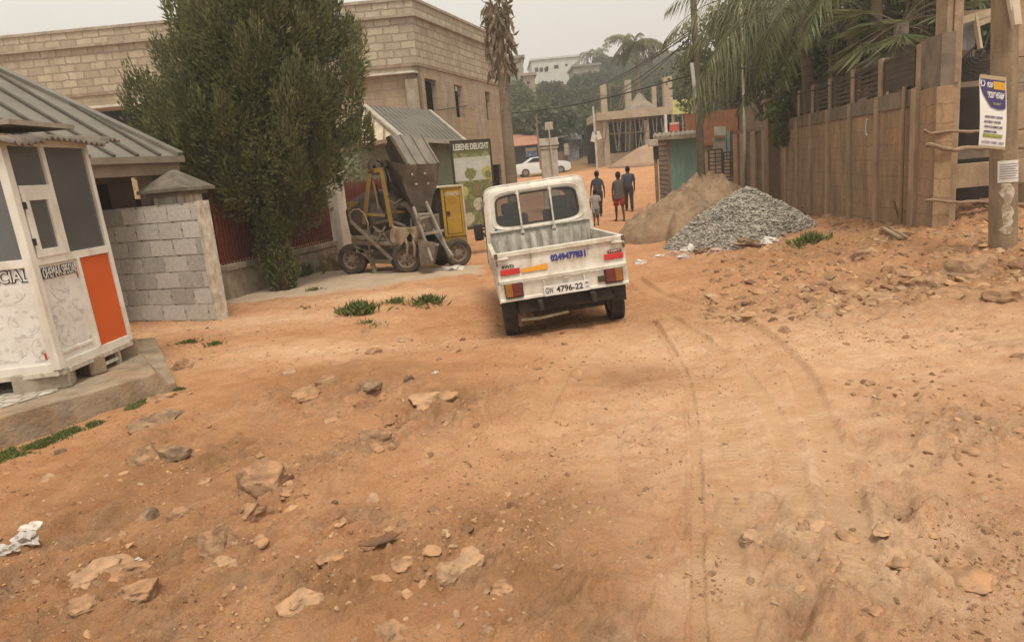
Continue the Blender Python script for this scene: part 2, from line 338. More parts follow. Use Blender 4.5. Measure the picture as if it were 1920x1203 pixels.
# ------------------------------------------------------------ world and light
w = bpy.data.worlds.new('World'); SC.world = w; w.use_nodes = True; nt = w.node_tree; bg = nt.nodes['Background']
sky = nt.nodes.new('ShaderNodeTexSky'); sky.sky_type = 'NISHITA'; sky.sun_disc = False
SEL, SAZ = math.radians(64), math.radians(166)
sky.sun_elevation = SEL; sky.sun_rotation = SAZ; sky.air_density = 1.5; sky.dust_density = 6.; sky.ozone_density = 1.
tc = nt.nodes.new('ShaderNodeTexCoord'); nz = nt.nodes.new('ShaderNodeTexNoise'); nz.inputs['Scale'].default_value = 1.6; nz.inputs['Detail'].default_value = 5
mpn = nt.nodes.new('ShaderNodeMapping'); mpn.inputs['Scale'].default_value = (1, 1, 3); nt.links.new(tc.outputs['Generated'], mpn.inputs[0]); nt.links.new(mpn.outputs[0], nz.inputs['Vector'])
cl = nt.nodes.new('ShaderNodeMix'); cl.data_type = 'RGBA'; nt.links.new(nz.outputs[0], cl.inputs[0]); cl.inputs[6].default_value = (7.8, 7.45, 6.9, 1); cl.inputs[7].default_value = (9.8, 9.2, 8.3, 1)
mx = nt.nodes.new('ShaderNodeMix'); mx.data_type = 'RGBA'; mx.inputs[0].default_value = .88
nt.links.new(sky.outputs[0], mx.inputs[6]); nt.links.new(cl.outputs[2], mx.inputs[7]); nt.links.new(mx.outputs[2], bg.inputs[0]); bg.inputs[1].default_value = .10
sl = bpy.data.lights.new('sun', 'SUN'); sl.energy = 1.9; sl.angle = math.radians(14); sl.color = (1, .93, .82); so = bpy.data.objects.new('sun', sl); COL.objects.link(so)
sd = Vector((math.sin(SAZ)*math.cos(SEL), math.cos(SAZ)*math.cos(SEL), math.sin(SEL))); so.rotation_euler = (-sd).to_track_quat('-Z', 'Y').to_euler()
so.rotation_euler = sd.to_track_quat('Z', 'Y').to_euler(); so.location = (20, -20, 40)
SC.view_settings.view_transform = 'Standard'; SC.view_settings.look = 'None'; SC.view_settings.exposure = .48; SC.view_settings.gamma = 1
# ------------------------------------------------------------ ground sheet
def ground():
    R = GXX; x = GXX.ravel(); y = GYY.ravel(); z, rk, st, m, al, ap = GALL
    nr, nc = R.shape; i = np.arange(nr-1)[:, None]*nc+np.arange(nc-1)[None, :]; i = i.ravel()
    f = np.stack([i, i+1, i+nc+1, i+nc], 1)
    o = npmesh('ground', np.stack([x, y, z], 1), f, GM, smooth=True); me = o.data
    dk = np.zeros_like(x); pl = np.zeros_like(x)
    for b in DARK: dk = np.maximum(dk, blob(x, y, b))
    for b in PALE: pl = np.maximum(pl, blob(x, y, b))
    fade = np.exp(-np.maximum(y-50, 0)/12.)
    a = me.color_attributes.new('wear', 'FLOAT_COLOR', 'POINT'); a.data.foreach_set('color', np.stack([pl, dk, rk, ap], 1).astype(np.float32).ravel())
    a = me.color_attributes.new('trk', 'FLOAT_COLOR', 'POINT'); a.data.foreach_set('color', np.stack([m, al, st, fade], 1).astype(np.float32).ravel())
    return tag(o, kind='structure')
def groundmat():
    m, b, N, L = nodes('dirt'); tc = N('ShaderNodeTexCoord'); O = tc.outputs['Object']
    w1 = N('ShaderNodeAttribute', attribute_name='wear'); s1 = N('ShaderNodeSeparateColor'); L(w1.outputs['Color'], s1.inputs[0])
    w2 = N('ShaderNodeAttribute', attribute_name='trk'); s2 = N('ShaderNodeSeparateColor'); L(w2.outputs['Color'], s2.inputs[0])
    def nz(sc, det=6., ro=.6, lo=.35, hi=.65, c0=0., c1=1.):
        n = N('ShaderNodeTexNoise', Scale=sc, Detail=det, Roughness=ro); L(O, n.inputs['Vector']); return ramp(N, L, n.outputs[0], lo, hi, c0, c1)
    c = mix(N, L, nz(.9), (.545, .258, .118), (.67, .362, .185))
    c = mix(N, L, nz(4., 8., .7, .42, .68), c, (.46, .195, .085))
    c = mix(N, L, nz(16., 6., .7, .5, .75, 0, .6), c, (.68, .44, .25))
    c = mix(N, L, nz(55., 5., .8, .53, .66, 0, .75), c, (.26, .135, .07))
    c = mix(N, L, nz(95., 4., .8, .58, .68, 0, .8), c, (.66, .47, .31))
    def mul(a, b_):
        q = N('ShaderNodeMath', operation='MULTIPLY'); 
        for i_, v in enumerate((a, b_)):
            if hasattr(v, 'links'): L(v, q.inputs[i_])
            else: q.inputs[i_].default_value = v
        return q.outputs[0]
    # layered rock: grey-brown with bands
    rockc = mix(N, L, nz(9., 6., .7), (.22, .13, .075), (.52, .345, .22))
    rockc = mix(N, L, ramp(N, L, s2.outputs[2], .3, .7, 0, .7), rockc, (.40, .23, .12))
    c = mix(N, L, mul(s1.outputs[2], nz(2.6, 8., .7, .42, .6, .05, .85)), c, rockc)
    c = mix(N, L, mul(s1.outputs[0], nz(5., 8., .75, .3, .62, .1, .85)), c, (.80, .54, .34))
    c = mix(N, L, mul(s1.outputs[1], nz(6., 8., .75, .3, .62, .25, .8)), c, (.30, .155, .065))
    c = mix(N, L, w1.outputs['Alpha'], c, mix(N, L, nz(3.), (.50, .37, .25), (.60, .46, .32)))
    c = mix(N, L, mul(s2.outputs[0], .30), c, (.60, .37, .19))
    gr = mix(N, L, nz(.3), (.06, .07, .025), (.12, .10, .045)); fd = N('ShaderNodeMath', operation='SUBTRACT'); fd.inputs[0].default_value = 1.; L(w2.outputs['Alpha'], fd.inputs[1])
    c = mix(N, L, fd.outputs[0], c, gr)
    L(c, b.inputs['Base Color']); b.inputs['Roughness'].default_value = .95; b.inputs['Specular IOR Level'].default_value = .12
    h = nz(22., 8., .75, 0, 1); h2 = nz(110., 5., .7, 0, 1, 0, .5); ad = N('ShaderNodeMath', operation='ADD'); L(h, ad.inputs[0]); L(h2, ad.inputs[1])
    wv = N('ShaderNodeMath', operation='MULTIPLY'); L(s2.outputs[1], wv.inputs[0]); wv.inputs[1].default_value = 2*math.pi/.05
    sn = N('ShaderNodeMath', operation='SINE'); L(wv.outputs[0], sn.inputs[0])
    ad2 = N('ShaderNodeMath', operation='MULTIPLY_ADD'); L(mul(sn.outputs[0], mul(s2.outputs[0], nz(3., 5., .6, .47, .62))), ad2.inputs[0]); ad2.inputs[1].default_value = .2; L(ad.outputs[0], ad2.inputs[2])
    bp = N('ShaderNodeBump', Strength=1., Distance=.03); L(ad2.outputs[0], bp.inputs['Height']); L(bp.outputs[0], b.inputs['Normal'])
    return m
GM = groundmat(); ground()
# ------------------------------------------------------------ shared materials
m_white = mat('worn_white_paint', (.66, .62, .53), .45, (.56, .52, .43), 3., .05, dirt=(.30, .205, .125), dsc=(5, 5, 3), damt=.7, spec=.45)
m_whitedirty = mat('dirty_white_paint', (.60, .55, .46), .6, (.44, .38, .29), 7., .1, dirt=(.20, .13, .08), dsc=(14, 14, 5), damt=.75)
m_greypaint = mat('scuffed_grey_paint', (.33, .30, .25), .7, (.20, .175, .14), 9., .15, dirt=(.52, .48, .41), dsc=(16, 16, 3), damt=.95)
m_black = mat('black_rubber', (.03, .027, .023), .7, (.05, .042, .033), 8.)
m_tyre = mat('dusty_tyre', (.035, .03, .025), .9, (.085, .062, .042), 7., .3, 60)
m_under = mat('dark_underbody', (.02, .017, .014), .9, (.045, .032, .022), 8.)
m_dust = mat('dusty_steel', (.36, .31, .21), .85, (.27, .20, .13), 8.)
m_steel = mat('grey_steel', (.28, .25, .21), .6, (.17, .14, .11), 9., .1, dirt=(.30, .155, .065))
m_glass = glassmat('window_glass', (.13, .13, .12), .05, .5)
m_cglass = glassmat('cab_glass', (.05, .05, .05), .05, .35)
m_rust = mat('rusty_steel', (.20, .10, .05), .9, (.10, .055, .035), 9., .3)
m_red = mat('red_reflector', (.50, .04, .03), .3, (.42, .03, .03)); m_dred = mat('dark_red_lens', (.16, .03, .025), .25, (.11, .025, .02)); m_amber = mat('amber_lens', (.32, .13, .02), .25, (.22, .09, .02))
m_orange = mat('orange_sticker', (.75, .36, .03), .6, (.66, .30, .03)); m_blue = mat('blue_lettering', (.03, .03, .22), .6, (.03, .03, .16), bump=0)
m_ink = mat('black_lettering', (.03, .028, .025), .6, bump=0)
m_wood = mat('weathered_wood', (.34, .24, .15), .9, (.21, .14, .085), 6., .3, dirt=(.12, .08, .05), dsc=(4, 4, 4))
m_conc = mat('concrete', (.40, .34, .26), .9, (.27, .22, .16), 3., .3, dirt=(.17, .12, .08), damt=.5)
m_concbr = mat('brown_concrete', (.33, .24, .16), .9, (.22, .155, .10), 3., .3, dirt=(.13, .09, .06), damt=.5)
m_zinc = mat('roof_sheet', (.185, .165, .13), .6, (.14, .122, .095), 2.5, .05, metal=.0, dirt=(.15, .12, .09), dsc=(3, 3, 3), spec=.5)
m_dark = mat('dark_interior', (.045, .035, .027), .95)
# ------------------------------------------------------------ pickup
def truck():
    tl = P(924, 477, 7.45); tr = P(1171, 441, 7.45); mid = (tl+tr)/2
    R = Euler((math.radians(-2.0), 0, math.radians(2.4)), 'XYZ').to_matrix()
    roll = Matrix.Rotation(math.radians(-3.3), 3, 'Y'); R3 = R @ roll
    H = .985; org = mid-R3 @ Vector((0, 0, H))
    t = empty('pickup_truck', org, R3.to_euler()); tag(t, 'small white pickup with a dirty open bed and phone number on its tailgate', 'pickup truck')
    def B(mb, name, m, par=None, **k): return mb.build(name, m, par or t, local=True, **k)
    W2 = .695
    # cab shell
    n = 56
    def sup(a, b_, cx, cz, e, taper=None, y=0., zt=0):
        o = []
        for k in range(n):
            th = 2*math.pi*(k+.5)/n; c, s_ = math.cos(th), math.sin(th)
            x = a*math.copysign(abs(c)**e, c); z = cz+b_*math.copysign(abs(s_)**e, s_)
            if taper: x *= taper(z)
            o.append(Vector((x+cx, y(z) if callable(y) else y, z)))
        return o
    tp = lambda z: 1-.095*max(0, (z-.95)/.75)**1.3
    yr = lambda z: 1.92+.10*max(0, (z-1.05))
    outer = sup(.715, .57, 0, 1.12, .15, tp, yr); win = sup(.54, .195, 0, 1.37, .34, lambda z: 1-.10*(z-1.3), yr)
    win = [v for v in win]
    c = MB(); c.loft([outer, win], False)
    mids = [(2.1, 1.0, 0), (2.7, 1.0, 0.02), (3.0, .99, .0)]
    fo = sup(.70, .55, 0, 1.10, .18, tp, lambda z: 3.25-.42*max(0, z-.95))
    m1 = [v.copy() for v in sup(.715, .58, 0, 1.12, .16, tp, 2.25)]
    m2 = [v.copy() for v in sup(.715, .58, 0, 1.12, .16, tp, 2.75)]
    m2 = [Vector((v.x, min(v.y, 3.25-.42*max(0, v.z-.95)), v.z)) for v in m2]
    c.loft([outer, m1], False)
    inw = sup(.57, .23, 0, 1.33, .4, tp, lambda z: 3.25-.42*max(0, z-.95)); c.loft([m2, fo, inw], False)
    # side walls: lower body, pillars and roof (the door windows are open holes)
    c2 = MB()
    for k in range(n):
        a, b_ = m1[k], m1[(k+1) % n]; a2, b2 = m2[k], m2[(k+1) % n]; zc = (a.z+b_.z)/2
        if 1.08 < zc < 1.55 and abs(a.x) > .5: continue
        c.add([a, b_, b2, a2], [(0, 1, 2, 3)])
    cab = B(c, 'cab', m_whitedirty if False else m_white, smooth='auto')
    sol = cab.modifiers.new('sheet', 'SOLIDIFY'); sol.thickness = .025; sol.offset = -1 if False else 0
    g = MB(); g.add(win, [tuple(range(n))]); pane = B(g, 'rear_window', m_cglass)
    def ring(pts, r, name, m, par): mb = MB(); mb.tube(pts+[pts[0]], r, 6, False); return B(mb, name, m, par, smooth=True)
    ring([v+Vector((0, -.012, 0)) for v in win], .013, 'window_seal', m_black, pane)
    g = MB(); g.add(inw, [tuple(range(n))]); B(g, 'windscreen', m_cglass)
    # rain gutter round the back edge of the roof and the corner seams
    ed = [Vector((v.x*1.006, v.y-.004, v.z)) for v in outer if v.z > 1.0]; ed = sorted(ed, key=lambda v: math.atan2(v.z-1.0, v.x))
    g = MB(); g.tube(ed, .011, 6); g.tube([v+Vector((0, .05, .004)) for v in ed], .009, 6); B(g, 'roof_gutter', m_whitedirty, smooth=True)
    g = MB()
    for s in (-1, 1): g.box((s*.705, 2.5, 1.3), (.012, .5, .46)); 
    B(g, 'door_glass', m_cglass)
    g = MB()
    for s in (-1, 1): g = MB(); g.bar((s*.725, 2.24, .7), (s*.675, 2.24, 1.6), .022); g.bar((s*.725, 2.24, 1.07), (s*.725, 3.0, 1.07), .02); B(g, 'door_seal', m_black)
    # seats
    g = MB()
    for x in (-.33, .33): g.box((x, 2.35, 1.05), (.45, .12, .5), Matrix.Rotation(.15, 3, 'X')); g.box((x, 2.32, 1.38), (.24, .09, .16))
    B(g, 'seat', mat('seat_cloth', (.16, .14, .12), .9), bevel=.03)
    # embossed frame of the window
    ring(sup(.60, .245, 0, 1.37, .34, lambda z: 1-.10*(z-1.3), lambda z: yr(z)-.006), .012, 'window_surround', m_white, cab)
    # headboard: ribbed grey panel under the window
    g = MB(); pts = []
    xs = np.linspace(-.66, .66, 100)
    def rib(x):
        q = ((x+.03) % .145)/.145; return .034*float(sm(.15, .3, q)-sm(.7, .85, q))
    v = []; f = []
    for i, x in enumerate(xs):
        d = rib(x)*(abs(x) < .6)
        for z, dd in ((.62, 1), (.66, 1), (1.02, 1), (1.06, 0), (1.105, 0)): v.append((x, 1.885-d*dd, z))
    for i in range(99):
        for j in range(4): a = i*5+j; f.append((a, a+5, a+6, a+1))
    g.add(v, f); hb = B(g, 'headboard', m_greypaint, smooth=True); so_ = hb.modifiers.new('sheet', 'SOLIDIFY'); so_.thickness = .008
    g = MB(); g.bar((-.67, 1.868, 1.12), (.67, 1.868, 1.12), .03, .022); B(g, 'headboard_rail', m_whitedirty, hb, bevel=.004)
    g = MB()
    for x in (-.235, .185):
        b1 = MB(); b1.tube([(x, 1.845, 1.06), (x, 1.845, 1.56), (x+.002, 1.88, 1.60)], .013, 8); b1.box((x, 1.855, 1.075), (.05, .012, .04)); b1.box((x, 1.86, 1.57), (.05, .03, .02)); B(b1, 'guard_bar', m_whitedirty, smooth='auto')
    # bed
    g = MB(); g.box((0, .97, .625), (1.34, 1.86, .03)); bed = B(g, 'bed', m_greypaint)
    for s in (-1, 1):
        g = MB(); g.box((s*.685, .955, .82), (.028, 1.86, .28)); g.box((s*.688, .955, .965), (.05, 1.86, .035)); g.box((s*.69, .955, .55), (.02, 1.86, .20))
        for y in (.1, .7, 1.3, 1.8): g.box((s*.702, y, .82), (.01, .05, .26))
        B(g, 'side_panel', m_white, bevel=.006)
    # tailgate: pressed sheet with a rolled rim
    prof = [(.665, .0), (.665, -.028), (.69, -.034), (.715, -.020), (.80, -.016), (.845, -.024), (.90, -.010), (.935, -.012), (.945, -.040), (.985, -.042), (.992, -.03), (.992, .018), (.96, .02), (.955, .004), (.70, .004)]
    g = MB()
    secs = [[Vector((x, y*(1 if abs(x) < .66 else .9), z)) for z, y in prof] for x in np.linspace(-.68, .68, 15)]
    g.loft(secs); tg = B(g, 'tailgate', m_white, smooth='auto')
    g = MB()
    for x in (-.675, .675): g.box((x, -.045, .962), (.035, .03, .055)); g.box((x, -.04, .885), (.02, .02, .05))
    B(g, 'corner_bracket', m_rust, tg, bevel=.004)
    for s in (-1, 1):
        g = MB(); g.tube([(s*.665, -.05, .918), (s*.655, -.055, .925), (s*.57, -.052, .928), (s*.54, -.045, .925)], [.008, .017, .017, .008], 8); B(g, 'latch', m_white, tg, smooth=True)
    g = MB()
    for x in (-.31, .30): g.box((x, -.045, .92), (.014, .02, .06))
    B(g, 'drip_mark', m_steel, tg)
    for a, b_ in ((-.65, -.445), (.456, .66)):
        zz = .785 if a < 0 else .785; g = MB(); g.box(((a+b_)/2, -.034, zz), (b_-a, .012, .062)); B(g, 'reflector_strip', m_red, tg, bevel=.005)
    g = MB(); pts = [(-.425, .757), (-.425, .786), (-.37, .803), (-.35, .798), (-.29, .806), (-.22, .812), (-.15, .818), (-.15, .757)]
    g.slab([(x, -.0315, z) for x, z in pts], (0, .005, 0)); B(g, 'orange_sticker', m_orange, tg)
    TX = lambda x, z, y=-.030: frame((x, y, z), (1, 0, 0), (0, 0, 1))
    text('phone_number', '0249477831', .375, .072, TX(.08, .862, -.0285), m_blue, tg, .004, .05, local=True)
    text('drive_badge', '4WD', .135, .034, TX(-.565, .842, -.0275), m_ink, tg, .004, .02, local=True)
    g = MB(); g.box((.575, -.0275, .838), (.15, .004, .034)); B(g, 'name_strip', m_dred, tg)
    text('name_badge', 'HIJET', .125, .022, TX(.575, .838, -.031), m_white, tg, .003, .02, local=True)
    # rear body panel
    g = MB(); prof2 = [(.655, .02), (.655, -.018), (.635, -.024), (.60, -.014), (.50, -.014), (.485, -.03), (.465, -.03), (.462, .02)]
    secs = [[Vector((x, y+.01*(abs(x) > .66), z+.008*math.cos(x*1.5))) for z, y in prof2] for x in np.linspace(-.69, .69, 15)]
    g.loft(secs); rp = B(g, 'rear_panel', m_white, smooth='auto')
    g = MB(); g.tube([(-.66, -.036, .662), (.66, -.036, .662)], .006, 6); g.box((-.50, -.03, .650), (.10, .02, .018)); g.box((.50, -.03, .650), (.10, .02, .018)); g.box((0.03, -.03, .640), (.05, .03, .015)); B(g, 'hinge_rod', m_whitedirty, rp)
    for s in (-1, 1):
        g = MB(); g.box((s*.5345, -.03, .585), (.195, .045, .155)); hl = B(g, 'tail_lamp', m_ink, rp, bevel=.012)
        x1, w1, x2, w2 = (.4985, .098, .5865, .07)
        g = MB(); g.box((s*x1, -.038, .588), (w1+.004, .04, .143)); B(g, 'stop_lens', m_dred, rp, bevel=.008)
        g = MB(); g.box((s*x2, -.0375, .588), (w2+.006, .04, .142)); B(g, 'turn_lens', m_amber, rp, bevel=.008)
    g = MB(); g.box((.405, -.03, .565), (.085, .03, .064)); B(g, 'reversing_lamp', mat('brown_lens', (.07, .05, .02), .3), rp, bevel=.006)
    g = MB(); g.box((.02, -.052, .528), (.49, .006, .108)); pl = B(g, 'number_plate', mat('plate_white', (.68, .66, .62), .5, (.58, .55, .50), 8.), bevel=.002)
    g = MB()
    for x in (-.21, .22): g.bar((x, -.03, .665), (x, -.045, .58), .014, .006)
    g.bar((-.22, -.056, .475), (.26, -.056, .475), .006); B(g, 'plate_bracket', m_whitedirty, pl)
    text('plate_letters', 'GW', .085, .066, TX(-.165, .528, -.056), m_ink, pl, .002, .015, local=True)
    text('plate_digits', '4796-22', .285, .068, TX(.05, .530, -.056), m_ink, pl, .002, .03, local=True)
    text('plate_country', 'GH', .03, .022, TX(.235, .512, -.056), m_ink, pl, .002, 0, local=True)
    g = MB()
    for i in range(3): g.box((.235, -.056, .545+i*.008), (.035, .002, .004))
    B(g, 'plate_flag', mat('flag_grey', (.2, .18, .16)), pl)
    # wheels
    def wheel(x, y, name='wheel'):
        w_ = tag(bpy.data.objects.new(name, None)); COL.objects.link(w_); w_.parent = t; MW[w_.name] = MW[t.name]
        pr = [(.17, -.07), (.235, -.078), (.258, -.068), (.268, -.045)]
        for q in np.linspace(-.04, .04, 5): pr += [(.272, q-.006), (.272, q+.006), (.264, q+.009)]
        pr += [(.268, .045), (.258, .068), (.235, .078), (.17, .07)]
        g = MB(); g.lathe((x, y, .272), (1, 0, 0), pr, 40, False); 
        for k in range(40):
            a = 2*math.pi*k/40
            for s_ in (-1, 1): g.box((x+s_*.058, y+.266*math.cos(a), .272+.266*math.sin(a)), (.028, .02, .018), Matrix.Rotation(a, 3, 'X'))
        B(g, 'tyre', m_tyre, w_, smooth='auto')
        s = 1 if x > 0 else -1
        g = MB(); g.lathe((x, y, .272), (s, 0, 0), [(.172, -.06), (.172, .055), (.15, .06), (.145, .03), (.07, .02), (.05, .05), (.0, .05)], 24); B(g, 'rim', m_dust, w_, smooth='auto')
    for x in (-.60, .60): wheel(x, .52); wheel(x*.97, 2.62)
    for s in (-1, 1):
        g = MB(); g.slab([(s*.525, .16, .455), (s*.685, .16, .455), (s*.68, .175, .27), (s*.53, .175, .27)], (0, .008, 0)); B(g, 'mud_flap', m_black)
    g = MB(); g.box((0, 1.0, .50), (1.0, 1.9, .09)); g.box((-.28, .9, .40), (.05, 2.2, .1)); g.box((.28, .9, .40), (.05, 2.2, .1)); g.box((.0, .06, .385), (1.02, .06, .14)); g.box((-.05, .14, .34), (.62, .10, .15)); g.box((0, .55, .40), (1.04, .8, .16)); g.box((.05, .3, .33), (.8, .2, .18)); g.box((.3, 1.2, .33), (.4, .5, .2)); g.box((-.25, 1.5, .33), (.5, .4, .18))
    g.box((0, 2.6, .48), (1.2, 1.2, .16)); B(g, 'chassis', m_under, bevel=.01)
    g = MB(); g.tube([(-.6, .52, .272), (-.12, .52, .272), (0.1, .52, .29), (.6, .52, .272)], [.035, .035, .05, .035], 10); g.lathe((.12, .47, .28), (0, 1, 0), [(.0, -.02), (.07, 0), (.10, .05), (.07, .12), (0, .14)], 16)
    B(g, 'axle', m_dust, smooth=True)
    g = MB(); g.tube([(-.5, .12, .235), (-.3, .10, .225), (.02, .10, .25)], .018, 8); g.tube([(.2, .3, .31), (.4, .5, .36)], .02, 8); B(g, 'exhaust_pipe', m_dust, smooth=True)
    # mirror
    g = MB(); g.box((-.80, 2.95, 1.10), (.13, .05, .24)); mr = B(g, 'side_mirror', m_black, bevel=.02)
    g = MB(); g.tube([(-.68, 2.98, 1.12), (-.79, 2.97, 1.14)], .012, 6); B(g, 'mirror_arm', m_black, mr)
    g = MB(); g.box((-.575, 1.90, 1.125), (.035, .006, .05)); g.box((-.555, 1.90, 1.12), (.03, .006, .02)); B(g, 'blue_sticker', m_blue, cab)
    return t
truck()
# ------------------------------------------------------------ kiosk platform
def platform():
    z0 = .12
    a = PZ(-260, 850, z0); b = PZ(0, 782, z0); c = PZ(325, 690, z0); c2 = PZ(318, 684, z0)
    d = PZ(215, 655, z0)+Vector((-.1, .5, 0)); e = Vector((-9, d.y+.8, z0)); f_ = Vector((-9, a.y, z0))
    t = thing('concrete_platform', (b+c)/2-Vector((0, 0, .3)), 'low concrete platform with a broken corner and tiled top under the white kiosk', 'platform')
    m = MB(); pts = []
    edge = [f_, a, b]
    for k in range(1, 24):
        q = b.lerp(c, k/24); n_ = fbm(k*.7, 0, 3, 4)-.5; edge.append(q+Vector((.05*float(n_), .05*float(n_), .02*float(n_))))
    c_low = c.copy()
    edge += [c, d+Vector((.25, .1, -.02)), d, e]
    n = len(edge); low = [Vector((v.x, v.y, -.35)) for v in edge]; top = [v.copy() for v in edge]
    for k, v in enumerate(top):
        if (v-c).length < .8 and v.y > b.y+1.0: v.z -= .13*(1-(v-c).length/.8)
    m.add(low+top, [tuple(range(n, 2*n))]+[(i, (i+1) % n, n+(i+1) % n, n+i) for i in range(n)])
    m.build('slab', mat('platform_concrete', (.34, .27, .19), .95, (.20, .15, .10), 5., .5, 30, dirt=(.38, .22, .11), dsc=(3, 3, 3), damt=.6), t, bevel=.012)
    # crazy-paved broken tiles on the top
    mt = brickmat('broken_tiles', (.62, .58, .50), (.38, .34, .28), (.22, .18, .13), .16, .12, .012, stain=(.28, .2, .13), warp=.12, bump=.3)
    m = MB(); q = [PZ(-200, 820, z0), PZ(10, 766, z0), PZ(110, 735, z0), PZ(100, 700, z0), PZ(-200, 720, z0)]
    m.slab([v+Vector((-.02, .03, 0)) for v in q], (0, 0, .012)); m.build('tile_paving', mt, t)
platform()
# ------------------------------------------------------------ kiosk
def kiosk():
    zb = .30
    B0 = PZ(-190, 727, zb); B1 = PZ(112, 692, zb); B2 = PZ(243, 637, zb); B3 = B2+(B0-B1)
    def up(b, px, py): return P(px, py, b.y)
    T1 = up(B1, -6, 262); T2 = up(B2, 152, 262); T1.z = T2.z = (T1.z+T2.z)/2
    T0 = B0+(T1-B1); T3 = B3+(T2-B2)
    t = thing('food_kiosk', (B0+B2)/2-Vector((0, 0, .18)), 'white aluminium food kiosk with dark glass and a bright orange lower panel', 'kiosk')
    mw_ = mat('kiosk_aluminium', (.70, .66, .58), .45, (.60, .55, .47), 3., .04, dirt=(.34, .24, .15), dsc=(8, 8, 2.5), damt=.45, spec=.5)
    ms = mat('faded_sticker', (.66, .62, .56), .6, (.60, .55, .49), 6., .03, lo=.45, hi=.6)
    nrmR = (B2-B1).cross(T1-B1).normalized(); nrmL = (B1-B0).cross(T0-B0).normalized()
    faces = {'R': (B1, B2, T1, T2, nrmR), 'L': (B0, B1, T0, T1, nrmL), 'K': (B2, B3, T2, T3, (B3-B2).cross(T2-B2).normalized()), 'J': (B3, B0, T3, T0, (B0-B3).cross(T3-B3).normalized())}
    def Q(fc, s, q, off=0.):
        a, b, c, d, n = faces[fc]; return (a.lerp(b, s)).lerp(c.lerp(d, s), q)+n*off
    def pan(mb, fc, s0, s1, q0, q1, o0, o1):
        mb.hexa([Q(fc, s0, q0, o0), Q(fc, s1, q0, o0), Q(fc, s1, q0, o1), Q(fc, s0, q0, o1)], [Q(fc, s0, q1, o0), Q(fc, s1, q1, o0), Q(fc, s1, q1, o1), Q(fc, s0, q1, o1)])
    # posts
    m = MB()
    for b_, t_ in ((B0, T0), (B1, T1), (B2, T2), (B3, T3)): m.bar(b_, t_, .075 if b_ is B1 else .05, up=nrmR)
    for fc in 'RLKJ':
        for q in (0.012, .475, .985): pan(m, fc, .03, .97, q-.018, q+.018, -.022, .024)
    pan(m, 'R', .035, .47, .06, .075, -.02, .012)
    pan(m, 'R', .515, .545, .03, .46, -.02, .03)       # between sticker and orange panel
    pan(m, 'R', .405, .45, .49, .97, -.02, .03)        # mullion
    pan(m, 'R', .06, .42, .765, .80, -.02, .028)
    m.build('frame', mw_, t, bevel=.004)
    m = MB(); pan(m, 'R', .02, .52, .03, .46, -.02, 0.0); st = m.build('sticker_panel', ms, t)
    m = MB(); pan(m, 'R', .545, .975, .03, .455, -.02, .004); m.build('orange_panel', mat('orange_board', (.56, .10, .018), .5, (.49, .088, .016), 1.5, .02), t)
    m = MB(); pan(m, 'L', .02, .98, .03, .46, -.02, 0.); st2 = m.build('sticker_panel', ms, t)
    for fc in 'KJ':
        m = MB(); pan(m, fc, .02, .98, .03, .46, -.02, 0.); m.build('wall_panel', mw_, t)
    for fc, s0, s1 in (('R', .45, .965), ('R', .055, .405), ('L', .03, .97), ('K', .03, .97), ('J', .03, .97)):
        m = MB(); q0 = .80 if (fc, s0) == ('R', .055) else .493
        pan(m, fc, s0, s1, q0, .968, -.004, .004); m.build('window_pane', m_glass, t)
    # little hatch with its own frame and hinges
    m = MB()
    for a in ((.06, .40, .49, .525), (.06, .40, .735, .765), (.06, .125, .525, .735), (.335, .40, .525, .735)): pan(m, 'R', *a, .0, .035)
    h = m.build('hatch', mw_, t, bevel=.003); m = MB(); pan(m, 'R', .125, .335, .525, .735, .01, .016); m.build('hatch_pane', m_glass, h)
    for q in (.545, .70):
        m = MB(); pan(m, 'R', .035, .065, q, q+.03, .03, .05); m.build('hinge', m_ink, h)
    m = MB(); m.box(Q('J', .5, .25), (.01, .01, .01))
    # floor, counter, things inside seen as pale boxes
    m = MB(); cen = (B0+B2)/2; ex = (B1-B0)*.46; ey = (B2-B1)*.46; zc = Vector((0, 0, 1))
    def ibox(s, u, z0, z1, du, dv):
        c = B0+(B1-B0)*s+(B2-B1)*u; a = (B1-B0).normalized()*du; b_ = (B2-B1).normalized()*dv
        m.hexa([c-a-b_+zc*z0, c+a-b_+zc*z0, c+a+b_+zc*z0, c-a+b_+zc*z0], [c-a-b_+zc*z1, c+a-b_+zc*z1, c+a+b_+zc*z1, c-a+b_+zc*z1])
    ibox(.5, .5, 0.0, .04, .6, .42); m.build('floor', m_wood, t); m = MB(); ibox(.62, .55, .85, .89, .30, .30); m.build('counter', mat('kiosk_counter', (.45, .42, .37)), t)
    m = MB(); ibox(.68, .55, .89, 1.22, .20, .20); m.build('counter_box', mat('pale_box', (.5, .47, .42)), t, bevel=.01); m = MB(); ibox(.38, .55, .89, 1.1, .10, .13); m.build('counter_box', mat('pale_carton', (.55, .52, .47)), t, bevel=.01)
    m = MB(); ibox(.5, .5, 2.06, 2.10, .6, .42); m.build('ceiling', m_conc, t)
    # base rail
    m = MB()
    for a, b_ in ((B0, B1), (B1, B2), (B2, B3), (B3, B0)): m.bar(a-zc*.03, b_-zc*.03, .06, .045)
    m.build('base_rail', m_whitedirty, t, bevel=.004)
    for s in (.45, .78):
        a = B1.lerp(B2, s)-zc*.05; m = MB(); m.bar(a, Vector((a.x, a.y, .12)), .035, up=nrmR); m.build('leg', m_whitedirty, t)
    m = MB(); m.bar(B1.lerp(B2, .47)-zc*.12, B1.lerp(B2, .77)-zc*.12, .025, .03); m.build('brace', m_whitedirty, t)
    # lettering
    xr = (Q('R', .48, .42)-Q('R', .08, .42)).normalized(); upr = Q('R', .285, .5)-Q('R', .285, .3)
